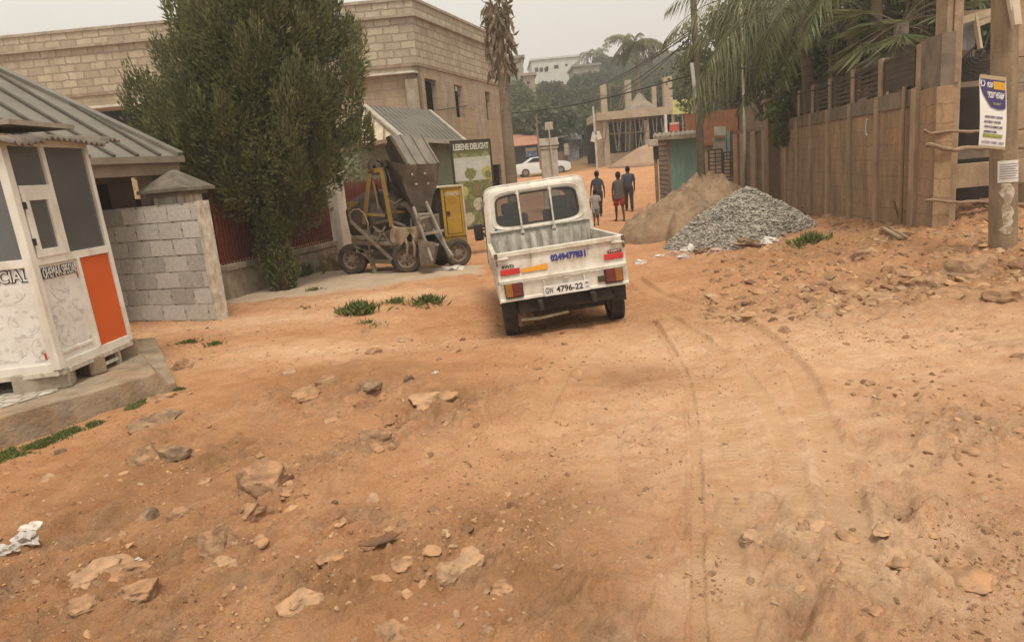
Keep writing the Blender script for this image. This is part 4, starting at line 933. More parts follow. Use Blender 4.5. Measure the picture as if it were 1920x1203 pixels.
# ------------------------------------------------------------ mixing machine and yellow generator
def wheel_std(t, c, ax, r, w_, mt=m_tyre, name='wheel'):
    w = bpy.data.objects.new(name, None); COL.objects.link(w); w.parent = t; MW[w.name] = MW[t.name]
    c = Vector(c); ax = Vector(ax).normalized(); h = w_/2
    m = MB(); m.lathe(c, ax, [(r*.60, -h*.8), (r*.82, -h), (r*.95, -h*.8), (r, -h*.45), (r, h*.45), (r*.95, h*.8), (r*.82, h), (r*.60, h*.8)], 30, False); m.build('tyre', mt, w, smooth='auto')
    m = MB(); m.lathe(c, ax, [(r*.60, -h*.6), (r*.62, h*.75), (r*.55, h*.7), (r*.5, h*.2), (r*.28, h*.25), (r*.2, h*.55), (0, h*.55)], 20)
    u = ax.orthogonal().normalized(); v = ax.cross(u)
    for k in range(5): a = 2*math.pi*k/5; m.lathe(c+(u*math.cos(a)+v*math.sin(a))*r*.24, ax, [(r*.04, h*.3), (r*.04, h*.5), (0, h*.5)], 6)
    m.build('rim', bpy.data.materials['wheel_rim'] if 'wheel_rim' in bpy.data.materials else mat('wheel_rim', (.27, .20, .14), .8, (.16, .115, .08), 9.), w, smooth='auto')
    m = MB()
    for k in range(8): a = 2*math.pi*k/8; m.lathe(c+(u*math.cos(a)+v*math.sin(a))*r*.40, ax, [(r*.05, h*.2), (r*.05, h*.45), (0, h*.45)], 8)
    m.build('rim_hole_shade', m_under, w); return w  # solid dark discs, the shade of open rim holes put into colour
def mixer():
    Y0 = 12.9; my = mat('dirty_yellow_paint', (.27, .165, .03), .75, (.20, .125, .04), 6., .2, dirt=(.12, .08, .05)); mh = mat('hopper_steel', (.07, .055, .042), .85, (.10, .075, .053), 5., .2, dirt=(.22, .16, .10)); md = mat('cement_dusted_steel', (.20, .155, .11), .95, (.11, .085, .06), 6., .4)
    g0 = P(762, 512, Y0); z0 = g0.z
    t = thing('concrete_mixer', (g0.x-.4, Y0+.3, z0), 'old towed concrete mixer with a raised dark hopper and dusty wheels', 'concrete mixer')
    q = lambda px, py, dY=0.: P(px, py, Y0+dY)
    # wheels
    axd = Vector((.25, -1, 0)); r = .285
    w1 = q(762, 484); wheel_std(t, w1, axd, r, .18); w2 = q(662, 486, .15); wheel_std(t, w2, Vector((-.35, -1, 0)), r, .18)
    wheel_std(t, w1+Vector((.35, 1.5, 0)), -axd, r, .18); wheel_std(t, w2+Vector((.35, 1.5, 0)), -axd, r, .18)
    # chassis
    m = MB(); 
    for a, b in (((664, 455), (790, 458)), ((664, 458), (700, 490)), ((700, 490), (765, 492)), ((668, 470), (700, 472)), ((660, 445), (720, 447))):
        m.bar(q(*a), q(*b), .06, .07)
    m.bar(w1+Vector((0, .1, 0)), w1+Vector((.35, 1.4, 0)), .07); m.bar(w2+Vector((0, .1, 0)), w2+Vector((.35, 1.4, 0)), .07)
    for dy in (.15, 1.1): m.bar(q(665, 460, dy), q(800, 462, dy), .08, .10)
    m.build('chassis', md, t, bevel=.006)
    # long drawbar
    m = MB(); m.bar(q(657, 414, -.2), q(735, 487, -.2), .075, .05); m.build('drawbar', md, t, bevel=.005)
    m = MB(); pts = [q(658, 415, -.1), q(655, 402, -.1), q(662, 393, -.1), q(673, 392, -.1), q(684, 402, -.1), q(690, 418, -.1), q(690, 430, -.1)]
    m.tube(pts, .012, 6); m.build('hoop', m_dust, t, smooth=True)
    # drum
    m = MB(); c = q(715, 410, .7); ax = (q(800, 395, .9)-q(690, 415, .7)).normalized()
    m.lathe(c-ax*.62+Vector((0, 0, .04)), ax, [(.22, 0), (.38, .12), (.50, .40), (.51, .42), (.51, .46), (.50, .48), (.50, .75), (.42, 1.0), (.28, 1.22), (.27, 1.28)], 28); m.build('drum', mh, t, smooth='auto')
    m = MB(); m.lathe(q(725, 465, .45), Vector((1, .1, 0)), [(0, -.5), (.24, -.5), (.26, -.3), (.26, .3), (.24, .5), (0, .5)], 20); m.build('water_tank', md, t, smooth='auto')
    # yellow A-frame
    m = MB()
    for a, b in (((694, 322), (683, 420)), ((716, 322), (735, 425)), ((690, 322), (718, 318))): m.bar(q(*a, .05), q(*b, .05), .07, .08)
    for a, b in (((694, 322), (683, 420)), ((716, 322), (735, 425))): m.bar(q(*a, .6), q(*b, .6), .06, .06)
    m.bar(q(686, 402, .05), q(722, 404, .05), .05); m.bar(q(700, 340, 0), q(710, 392, 0), .03); m.bar(q(722, 398, .1), q(760, 397, .3), .04)
    m.build('yellow_frame', my, t, bevel=.005)
    m = MB(); m.box(q(673, 397, .5), (.38, .3, .38)); m.build('engine_cover', my, t, bevel=.03)
    # winch wheel / pulley on top
    m = MB(); c = q(706, 312, .1); m.lathe(c, (.5, -1, .0), [(.10, -.06), (.15, -.06), (.15, -.03), (.12, -.01), (.12, .01), (.15, .03), (.15, .06), (.10, .06), (.10, -.05)], 22, False); m.lathe(c, (.5, -1, 0), [(0, -.08), (.04, -.08), (.04, .09), (0, .09)], 10); m.bar(c+Vector((-.1, .05, 0)), c+Vector((.1, -.05, 0)), .025); m.tube([c+Vector((0, .1, 0)), c+Vector((.25, .5, -.02))], .035, 8); m.build('winch', mh, t, smooth='auto')
    m = MB(); m.tube([q(716, 300, .1), q(722, 315, .1), q(728, 338, .3), q(730, 360, .4)], .02, 6); m.tube([q(705, 345, .3), q(712, 372, .2), q(720, 395, .2)], .012, 6); m.build('cable', m_ink, t)
    # hopper: ribbed chute cover above, dark funnel below
    A = q(731, 254, .0); B_ = q(793, 253, .5); C_ = q(824, 306, .2); D_ = q(764, 309, -.3)
    m = MB(); th = Vector((-.01, .03, -.03)); n = (B_-A).cross(D_-A).normalized(); n = n if n.y < 0 else -n
    m.slab([D_, C_, B_, A], -n*.03)
    for s in (.04, .3, .62, .95): m.bar(D_.lerp(C_, s)+n*.012, A.lerp(B_, s)+n*.012, .035, .03, up=n)
    m.build('chute_cover', mat('chute_sheet', (.23, .20, .16), .7, (.16, .14, .11), 5., .1, dirt=(.14, .10, .07)), t)
    m = MB(); bk = Vector((-.25, .75, 0))
    A2, B2 = A+bk*.6, B_+bk*.6; D2, C2 = D_+bk, C_+bk
    m.slab([A, D_, D2, A2], Vector((.02, 0, 0))); m.slab([B_, C_, C2, B2], Vector((-.02, 0, 0))); m.add([A2, B2, C2, D2], [(0, 1, 2, 3)])
    L1 = q(722, 276, .5); m.slab([A, L1, q(742, 330, .3), D_], Vector((0, .03, 0)))
    m.build('hopper_side', mh, t)
    m = MB(); r0 = [D_, C_, C2, D2]; r1 = [q(756, 345, -.28), q(821, 342, .2), q(815, 347, .9), q(746, 350, .8)]; r2 = [q(768, 375, -.2), q(811, 372, .15), q(808, 378, .7), q(760, 380, .6)]; r3 = [q(778, 398, -.1), q(807, 394, .1), q(805, 400, .5), q(772, 402, .4)]
    m.loft([r0, r1, r2, r3]); r0 = [q(725, 300, .2), D_, D2, q(720, 300, .9)]; r1 = [q(740, 335, .2), q(762, 340, -.2), q(755, 350, .7), q(735, 345, .8)]; r2 = [q(765, 372, .1), q(785, 378, -.05), q(778, 382, .5), q(762, 380, .5)]
    m.loft([r0, r1, r2]); m.build('hopper', mh, t)
    m = MB()
    for px, py, dy in ((773, 327, -.32), (797, 325, -.12), (781, 345, -.2), (803, 344, .0)): m.lathe(q(px, py, dy), (0, -1, 0), [(.022, -.02), (.022, .02), (0, .025)], 6)
    m.build('bolts', m_dust, t)
    # discharge pipe
    m = MB(); m.tube([q(742, 398, .5), q(752, 385, .3), q(764, 384, .2), q(775, 396, .1), q(783, 420, .0), q(790, 450, .0)], .075, 10); m.build('bent_pipe', md, t, smooth=True)
    # skip ladder in front
    m = MB(); 
    for a, b, dy in (((775, 388), (810, 490), -.45), ((798, 378), (845, 482), -.25), ((812, 430), (848, 480), -.3)): m.bar(q(*a, dy+.3), q(*b, dy), .045, .05)
    for a, b in (((786, 410), (806, 404)), ((790, 440), (832, 432)), ((800, 462), (822, 458)), ((783, 402), (810, 400))): m.bar(q(*a, -.3), q(*b, -.2), .05, .045)
    m.build('skip_rails', mat('scuffed_rail', (.30, .27, .22), .7, (.20, .17, .13)), t, bevel=.004)
    m = MB(); r0 = [q(783, 448, -.5), q(818, 455, -.3), q(823, 460, .2), q(788, 455, .1)]; r1 = [q(788, 497, -.5), q(812, 497, -.35), q(815, 497, .1), q(790, 497, .0)]; m.loft([r0, r1]); m.box(q(808, 418, .2), (.3, .3, .3)); m.build('skip_bucket', md, t, bevel=.01)
    # dark innards
    m = MB(); m.box(q(745, 420, .7), (.75, .7, .30)); m.box(q(730, 455, .7), (.95, .7, .2)); m.box(q(700, 470, .6), (.4, .5, .25)); m.box(q(820, 470, .9), (.4, .4, .25)); m.build('gearbox', m_under, t, bevel=.02)
    m = MB()
    for a, b in (((700, 425), (722, 440)), ((722, 425), (705, 455)), ((770, 410), (776, 470)), ((690, 440), (696, 500))): m.bar(q(*a, -.05), q(*b, -.05), .03)
    for k in range(9): m.box(q(688+k*11, 436+(k*37 % 24), .1+.05*(k % 3)), (.13+.03*(k % 3), .16, .12+.04*(k % 2)), Euler((.2*k, .3*k, .1*k)).to_matrix())
    m.tube([q(690, 430, .2), q(705, 418, .1), q(730, 414, .15), q(760, 424, .2)], .03, 6); m.tube([q(720, 372, .2), q(740, 382, .1), q(756, 372, .3)], .025, 6)
    m.lathe(q(701, 497, 0), (0, 0, 1), [(.07, -.16), (.05, -.13), (.03, 0), (.03, .15)], 8); m.build('strut', md, t)
    # stained cloth over the engine
    m = MB(); v = []; f = []; NU, NV = 26, 22
    for i in range(NU+1):
        for j in range(NV+1):
            u = i/NU; w_ = j/NV; px = 734+u*60; py = 424+4*math.sin(u*4)+0*w_
            if w_ < .45: p = q(px, py-2+3*float(vn(u*5, w_*5, 3)), .45-w_*1.1)
            else:
                fall = (w_-.45)/.55*(20+12*math.sin(u*9)+14*float(vn(u*7, 3, 5))) ; p = q(px+3*math.sin(w_*6+u*5), py+fall, -.06+.05*math.sin(u*16))
            v.append(p)
    for i in range(NU):
        for j in range(NV): k = i*(NV+1)+j; f.append((k, k+NV+1, k+NV+2, k+1))
    m.add(v, f); cl = m.build('sacking_cover', mat('stained_sacking', (.36, .27, .17), .95, (.24, .17, .10), 6., .5, dirt=(.14, .09, .06)), t, smooth=True); cl.modifiers.new('sheet', 'SOLIDIFY').thickness = .01
    m = MB()
    for k in range(3):
        p = q(760+k*14, 446+3*k, -.1); m.tube([p, p+Vector((.02, 0, -.15)), p+Vector((-.01, .01, -.3)), p+Vector((.01, 0, -.38+.05*k))], [.02, .03, .022, .012], 6)
    m.build('cloth_tatter', mat('tattered_cloth', (.33, .22, .14), .95), cl, smooth=True)
    return t
mixer()
def generator():
    Y0 = 13.9; q = lambda px, py, dY=0.: P(px, py, Y0+dY); my = mat('yellow_cabinet', (.46, .27, .025), .55, (.40, .235, .03), 3., .05, dirt=(.30, .19, .08), dsc=(5, 5, 2), damt=.5)
    a = q(826, 352); b = q(867, 349, .12); zt = (a.z+b.z)/2; zb = q(835, 445).z; x = Vector((b.x-a.x, b.y-a.y, 0)); W_ = x.length*1.04; x.normalize(); n = Vector((x.y, -x.x, 0)); o = Vector((a.x-.0, a.y, 0))
    o = Vector((q(830, 400).x-.02, Y0, 0))
    t = thing('yellow_generator', (o.x+.2, Y0+.4, gz(o.x, Y0)), 'yellow generator cabinet on wheels beside the concrete mixer', 'generator')
    def bx(mb, u0, u1, z0, z1, o0, o1):
        p = [o+x*u0+n*o0, o+x*u1+n*o0, o+x*u1+n*o1, o+x*u0+n*o1]; mb.hexa([v+Vector((0, 0, z0)) for v in p], [v+Vector((0, 0, z1)) for v in p])
    m = MB(); bx(m, .02, W_, zb, zt, -1.3, 0); m.build('cabinet', my, t, bevel=.01)
    m = MB(); bx(m, -.14, .015, zb, zt-.02, -1.2, -.05); m.build('dark_side', m_dark, t)  # plain dark box along the left side of the cabinet
    m = MB(); bx(m, -.16, W_+.02, zt, zt+.025, -1.32, .03); bx(m, W_-.012, W_+.02, zb, zt, -.02, .03); m.build('pale_trim', mat('pale_trim', (.55, .47, .32), .6), t)
    m = MB(); bx(m, .09, W_-.07, zb+.06, zt-.06, .004, .015); d = m.build('door', mat('door_yellow', (.42, .24, .02), .55, (.35, .20, .025), 3., .03), t, bevel=.004)
    m = MB(); bx(m, .10, .16, (zb+zt)/2-.06, (zb+zt)/2+.02, .015, .03); m.build('handle', m_ink, d)
    for u0, u1, z0, z1 in ((.08, .09, zb+.05, zt-.05), (W_-.07, W_-.06, zb+.05, zt-.05), (.08, W_-.06, zt-.06, zt-.05)):
        m = MB(); bx(m, u0, u1, z0, z1, .002, .013); m.build('door_seam', m_ink, d)
    text('name', 'CONTRACTING', .30, .065, frame(o+x*(W_/2+.01)+n*.02+Vector((0, 0, zt-.13)), x), mat('pale_letter', (.62, .55, .42), .6, bump=0), d, .003, .03)
    m = MB()
    for k in range(4): bx(m, .14, W_-.12-.02*(k % 2), zt-.215-k*.035, zt-.208-k*.035, .015, .018)
    m.build('text_lines', mat('faint_print', (.25, .16, .05), .7), d)
    text('faded_name', 'GENERATOR', .26, .04, frame(o+x*(W_/2+.02)+n*.02+Vector((0, 0, zb+.36)), x), mat('faint_orange', (.66, .44, .14), .7, bump=0), d, .002, .01)
    m = MB(); bx(m, -.1, W_, zb-.09, zb, -1.3, -.02); m.build('base', mat('base_ochre', (.33, .20, .04), .8), t)
    c = P(858, 474, 13.5); g = c.z-.285; wheel_std(t, c, (.45, -1, 0), .27, .17); wheel_std(t, c+Vector((-.5, .95, .02)), (-.2, 1, 0), .27, .17); wheel_std(t, P(826, 474, 14.1), (.1, -1, 0), .25, .16)
generator()
# ------------------------------------------------------------ long wall on the right
def px_line(A_, B_, px, py=250):
    """point on the plan line A_-B_ that shows in pixel column px"""
    r_ = P(px, py, 10)-Vector(CAM); d = B_-A_
    M_ = np.array([[r_.x, -d.x], [r_.y, -d.y]]); s = np.linalg.solve(M_, np.array([A_.x, A_.y])); return Vector((A_.x+d.x*s[1], A_.y+d.y*s[1], 0))
RA = P(1712, 101, 11.15); RA.z = 0; RB = P(1521, 164, 16.9); RB.z = 0
rd = (RB-RA).normalized(); rn = Vector((-rd.y, rd.x, 0)); rn = rn if rn.x < 0 else -rn      # rn faces the road
m_rwall = brickmat('rain_stained_blocks', (.37, .24, .135), (.325, .21, .12), (.30, .195, .112), .5, .26, .018, stain=(.15, .105, .065), bump=.35, warp=.12, samt=.9)
m_rdark = mat('mouldy_plaster', (.22, .17, .12), .92, (.12, .095, .068), 3., .3, dirt=(.36, .25, .16), dsc=(2, 2, 1.), damt=.5)
def rbar(m, a, b, z0, z1, o0, o1):   # wall strip, a/b points on the line, offsets towards the road
    p = [a+rn*o0, b+rn*o0, b+rn*o1, a+rn*o1]; m.hexa([v+Vector((0, 0, z0)) for v in p], [v+Vector((0, 0, z1)) for v in p])
def rightwall():
    FX = lambda px: px_line(RA, RB, px)
    a = FX(1716); b = FX(1446)
    t = thing('compound_wall', ((a+b)/2+Vector((0, 0, 0))), 'long rain-stained brown plaster wall with pilasters and metal louvres on top', 'wall')
    m = MB(); rbar(m, a, b, -.6, 2.05, 0, -.2); m.build('wall', m_rwall, t)
    m = MB(); rbar(m, a, b, 2.05, 2.30, .025, -.22); m.build('coping', m_rdark, t)
    cols = [1712, 1646, 1595, 1553, 1521, 1496, 1474]
    for px in cols:
        c = FX(px+(4 if px == 1712 else 0)); m = MB(); rbar(m, c-rd*.085, c+rd*.085, -.6, 2.3, .05, -.02); rbar(m, c-rd*.085, c+rd*.085, 2.3, 2.92, -.01, -.14); m.build('pilaster', mat('pilaster_plaster', (.40, .29, .18), .92, (.30, .21, .125), 3., .3, dirt=(.16, .11, .07), dsc=(2, 2, .8), damt=.6) if px == 1712 else bpy.data.materials['pilaster_plaster'], t, bevel=.01)
    ml = mat('louvre_metal', (.055, .042, .033), .6, (.09, .065, .045), 5., .1)
    for i in range(6):
        c0 = FX(cols[i])+rd*.11; c1 = FX(cols[i+1])-rd*.11; lv = tag(bpy.data.objects.new('louvre_panel', None)); COL.objects.link(lv); lv.parent = t; MW[lv.name] = MW[t.name]
        m = MB()
        for k in range(6): z = 2.36+k*.083; rbar(m, c0, c1, z, z+(.055 if i in (1, 2, 3) else .078), -.04, -.055)
        m.build('slats', ml, lv); m = MB(); rbar(m, c0, c0+rd*.03, 2.3, 2.86, -.03, -.07); rbar(m, c1-rd*.03, c1, 2.3, 2.86, -.03, -.07); rbar(m, c0, c1, 2.83, 2.87, -.03, -.07); m.build('rail', ml, lv)
        m = MB(); n = int((c1-c0).length/.07)
        for k in range(n):
            q = c0.lerp(c1, (k+.5)/n)-rn*.05; m.tube([q+Vector((0, 0, 2.86)), q+Vector((0, 0, 3.03))], [.008, .001], 4)
        m.build('spikes', ml, lv)
    # white paint mark "C"
    c = FX(1626); m = MB(); pts = [c+rn*.012+rd*(-x)+Vector((0, 0, z)) for x, z in ((.05, 2.02), (.015, 2.04), (-.02, 1.98), (-.035, 1.88), (-.02, 1.78), (.02, 1.74), (.05, 1.77))]
    m.tube([v-Vector((0, 0, .07)) for v in pts], .011, 5); m.build('paint_mark', mat('white_mark', (.75, .72, .66), .6), t)
    # drain pipe and a dark pipe on the wall
    m = MB(); c = FX(1702); m.tube([c+rn*.07+Vector((0, 0, 2.35)), c+rn*.07+Vector((0, 0, 0)), c+rn*.12+rd*-.05+Vector((0, 0, -.1))], .03, 8); m.build('drain_pipe', mat('rusty_pipe', (.25, .15, .085), .8), t, smooth=True)
    # near plaster panel (x 1715-1760) and taller end
    a2 = FX(1716); b2 = FX(1757)
    t2 = thing('wall_end', (a2+b2)/2, 'short taller grey-brown wall end next to the tall concrete column', 'wall')
    m = MB(); rbar(m, b2, a2-rd*.05, -.6, 2.25, .02, -.2); m.build('wall', m_rwall, t2)
    m = MB(); rbar(m, b2, a2-rd*.05, 2.25, 2.95, -.02, -.2); m.build('upper_panel', m_rdark, t2)
    m = MB(); c = FX(1722); rbar(m, c-rd*.05, c+rd*.05, -.6, 2.3, .07, 0); m.build('rib', bpy.data.materials['pilaster_plaster'], t2)
    return FX
FX = rightwall()
def farwalls():
    # big end pillar, then a second wall further down the street
    c = FX(1457); t = MB(); z1 = P(1457, 190, c.y).z
    t.box((0, 0, (z1+.6)/2), (.62, .62, z1+.6), Matrix((rd, rn, Vector((0, 0, 1)))).transposed()); t.box((0, 0, z1+.63), (.72, .72, .10), Matrix((rd, rn, Vector((0, 0, 1)))).transposed())
    o = t.build('wall_pillar', mat('brown_pillar', (.27, .185, .115), .92, (.19, .13, .08), 3., .3, dirt=(.12, .085, .055), dsc=(5, 5, .8), damt=.7), bevel=.015); o.location = (c.x, c.y, -.6); tag(o, 'tall square brown pillar at the far end of the louvred wall', 'pillar')
    a = P(1446, 250, 21.5); b = P(1384, 250, 23.2); a.z = b.z = 0; d = (b-a).normalized(); n = Vector((-d.y, d.x, 0)); n = n if n.y < 0 else -n
    t = thing('yard_wall', ((a+b)/2), 'lower plastered yard wall with three pilasters beyond the tall brown pillar', 'wall')
    z1 = P(1410, 248, 22.4).z; R = Matrix((d, n, Vector((0, 0, 1)))).transposed()
    m = MB(); m.box((a+b)/2+Vector((0, 0, (z1-.8)/2)), ((b-a).length, .15, z1+.8), R); m.build('wall', m_rdark, t)
    for s in (.08, .42, .75, .97):
        q = a.lerp(b, s); m = MB(); m.box(q+n*.1+Vector((0, 0, (z1-.8)/2)), (.24, .12, z1+.8), R); m.build('pilaster', bpy.data.materials['pilaster_plaster'], t, bevel=.01)
    m = MB(); m.box((a+b)/2+Vector((0, 0, z1+.05)), ((b-a).length+.1, .3, .1), R); m.build('coping', m_rdark, t)
    # dark metal gate
    g0 = P(1328, 300, 24.0); g1 = P(1383, 300, 23.4); zt = P(1350, 287, 23.7).z; zb = P(1350, 345, 23.7).z; g0.z = g1.z = 0; d = (g1-g0).normalized(); L = (g1-g0).length
    t = thing('metal_gate', (g0+g1)/2+Vector((0, 0, zb)), 'dark barred metal gate beside the turquoise shed', 'gate'); mg = mat('gate_iron', (.06, .045, .035), .7, (.12, .08, .055), 8.)
    for s0, s1, dz in ((.02, .48, .12), (.52, .98, 0)):
        m = MB(); p = g0.lerp(g1, s0); q = g0.lerp(g1, s1); Z_ = lambda v, z: v+Vector((0, 0, z))
        for z in (zb+.1, zt+dz): m.bar(Z_(p, z), Z_(q, z), .05)
        for u in (p, q): m.bar(Z_(u, zb+.07), Z_(u, zt+dz), .05)
        for k in range(1, 8): z = zb+.1+(zt+dz-zb-.1)*k/8; m.bar(Z_(p, z), Z_(q, z), .02, .035)
        m.bar(Z_(p.lerp(q, .5), zb+.1), Z_(p.lerp(q, .5), zt+dz), .03)
        m.build('gate_leaf', mg, t)
    # house behind (brown walls, red rust roof)
    t = thing('brown_house', (P(1400, 330, 30).x, 31, -.2), 'brown rendered house with rusty red sheet wall behind the hanging palm frond', 'house')
    q = lambda px, py, Y=30.: P(px, py, Y)
    m = MB(); za = q(1400, 204).z; p = [q(1384, 300, 29), q(1500, 300, 24.6), q(1500, 300, 24.6)+Vector((2.5, 4, 0)), q(1384, 300, 29)+Vector((2.5, 4, 0))]; m.hexa([Vector((v.x, v.y, -.5)) for v in p], [Vector((v.x, v.y, za)) for v in p]); m.build('wall', mat('brown_render', (.29, .215, .145), .92, (.22, .16, .105), 2., .2), t)
    m = MB(); z = q(1400, 250).z; v0 = p[0]; v1 = p[1]; dd = (v1-v0).normalized(); m.bar(Vector((v0.x-.1, v0.y-.1, z)), Vector((v1.x, v1.y-.1, z)), .25, .12); m.build('ledge', m_rdark, t)
    m = MB(); zz = (q(1300, 275, 29).z, q(1300, 212, 29).z); p = [q(1285, 260, 29.3), q(1384, 260, 28.8)]; p = [p[0], p[1], p[1]+Vector((.2, .3, 0)), p[0]+Vector((.2, .3, 0))]; m.hexa([Vector((v.x, v.y, zz[0])) for v in p], [Vector((v.x, v.y, zz[1])) for v in p]); m.build('rusty_sheet', mat('rust_red_sheet', (.33, .135, .06), .8, (.22, .10, .05), 4., .1, dirt=(.13, .08, .05), dsc=(12, 12, 1)), t)
    m = MB(); m.hexa([Vector((v.x, v.y+.1, -.5)) for v in p], [Vector((v.x, v.y+.1, zz[0])) for v in p]); m.build('lower_wall', mat('pink_render', (.36, .245, .165), .9, (.28, .19, .125), 3.), t)
    def post(px0, px1, py0, py1, Y, mt_, name='panel'):
        m = MB(); a = P(px0, py1, Y); b = P(px1, py1, Y); c = P(px1, py0, Y); e = P(px0, py0, Y); m.slab([a, b, Vector((b.x, b.y, c.z)), Vector((a.x, a.y, e.z))], (0, .12, 0)); return m.build(name, mt_, t)
    post(1339, 1362, 258, 310, 27.6, mat('pale_sheet', (.38, .33, .26), .8, (.28, .24, .19))); post(1341, 1361, 237, 254, 27.5, mat('cream_sheet', (.50, .45, .35), .8)); post(1364, 1370, 245, 300, 27.6, mat('turquoise_strip', (.22, .38, .33), .8), 'shutter'); post(1372, 1378, 245, 330, 27.6, mat('red_door_frame', (.22, .09, .05), .8), 'door_frame')
farwalls()
# ------------------------------------------------------------ turquoise shed with a tin roof
def shed():
    Y0 = 25.; q = lambda px, py, Y=Y0: P(px, py, Y)
    a = q(1256, 340); b = q(1314, 335, 25.3); zt = q(1285, 257).z; zb = -.55
    t = thing('turquoise_shed', ((a.x+b.x)/2, Y0+.8, zb), 'small shed with turquoise sheet front and a flat tin roof', 'shed')
    mt_ = mat('turquoise_sheet', (.17, .30, .24), .65, (.20, .33, .27), 2., .08, dirt=(.36, .42, .36), dsc=(9, 9, 2), damt=.5)
    m = MB(); n = 30; v = []
    for i in range(n+1):
        s = i/n; p = Vector((a.x, a.y, 0)).lerp(Vector((b.x, b.y, 0)), s); dy = .02 if i % 5 == 0 else 0
        v += [(p.x, p.y-dy, zb), (p.x, p.y-dy, zt)]
    m.add(v, [(2*i, 2*i+2, 2*i+3, 2*i+1) for i in range(n)]); o = m.build('front_sheet', mt_, t); o.modifiers.new('sheet', 'SOLIDIFY').thickness = .02
    c = q(1236, 330, 27.0); mb_ = brickmat('shed_blocks', (.33, .31, .28), (.22, .20, .18), (.12, .10, .08), .35, .17, .03, warp=.04)
    m = MB(); p = [Vector((a.x-.02, a.y+.05, zb)), Vector((a.x+.15, a.y+.05, zb)), Vector((c.x+.15, c.y+.1, zb)), Vector((c.x, c.y, zb))]; m.hexa(p, [w_+Vector((0, 0, zt-zb)) for w_ in p]); m.build('side_wall', mb_, t)
    m = MB(); p = [Vector((b.x-.1, b.y+.1, zb)), Vector((b.x, b.y+.1, zb)), Vector((b.x+.4, b.y+2, zb)), Vector((b.x+.2, b.y+2, zb))]; m.hexa(p, [w_+Vector((0, 0, zt-zb)) for w_ in p]); m.bar((a.x, a.y+.02, zb), (a.x, a.y+.02, zt), .09); m.build('frame', m_wood, t)
    R0, R1, R2, R3 = q(1226, 256, 24.6), q(1318, 250, 24.8), q(1312, 243, 27.5), q(1226, 250, 27.6)
    m = MB(); n = 46; v = []
    for i in range(n+1):
        s = i/n; e = Vector((0, 0, .025*math.sin(i*1.35))); v += [R0.lerp(R1, s)+e, R3.lerp(R2, s)+e]
    m.add(v, [(2*i, 2*i+2, 2*i+3, 2*i+1) for i in range(n)]); r = m.build('roof', mat('tin_roof', (.36, .31, .24), .7, (.22, .16, .11), 3., .1, dirt=(.2, .12, .07)), t, smooth=True); r.modifiers.new('sheet', 'SOLIDIFY').thickness = .03
    m = MB(); m.bar(R0-Vector((0, 0, .08)), R1-Vector((0, 0, .08)), .06, .1); m.bar(R0-Vector((0, 0, .08)), R3-Vector((0, 0, .08)), .06, .1); m.build('fascia', mat('roof_edge_wood', (.38, .30, .2), .85), r)
    # post with a meter box at the corner
    p = q(1231, 330, 24.4); t2 = thing('meter_post', (p.x, p.y, -.5), 'old timber post with a pale meter box by the shed corner', 'post')
    m = MB(); m.bar((p.x, p.y, -.5), (p.x, p.y, P(1229, 258, 24.4).z), .10); m.build('post', m_wood, t2)
    a = P(1224, 268, 24.3); m = MB(); m.box(a, (.32, .14, .22)); m.build('meter_box', mat('meter_box', (.50, .44, .35), .6), t2, bevel=.02)
    m = MB(); m.box(P(1230, 287, 24.35), (.16, .1, .42)); m.build('switch_box', m_dark, t2)
    # junk at the foot
    r = random.Random(4)
    for i in range(6):
        g = P(1222+i*4.5, 330-(i % 2)*4, 24.2-i*.05); m = MB(); m.lathe((0, 0, 0), (r.uniform(-.3, .3), r.uniform(-.3, .3), 1), [(0, 0), (.10, .02), (.13, .12), (.11, .22), (.05, .30), (.04, .34), (0, .34)], 10)
        o = m.build('old_bucket', [m_under, m_wood, m_rust][i % 3], smooth=True); o.location = (g.x, g.y, gz(g.x, g.y)-.01); tag(o, 'dark bucket in the junk row at the foot of the turquoise shed', 'bucket', 'buckets by the shed')
shed()
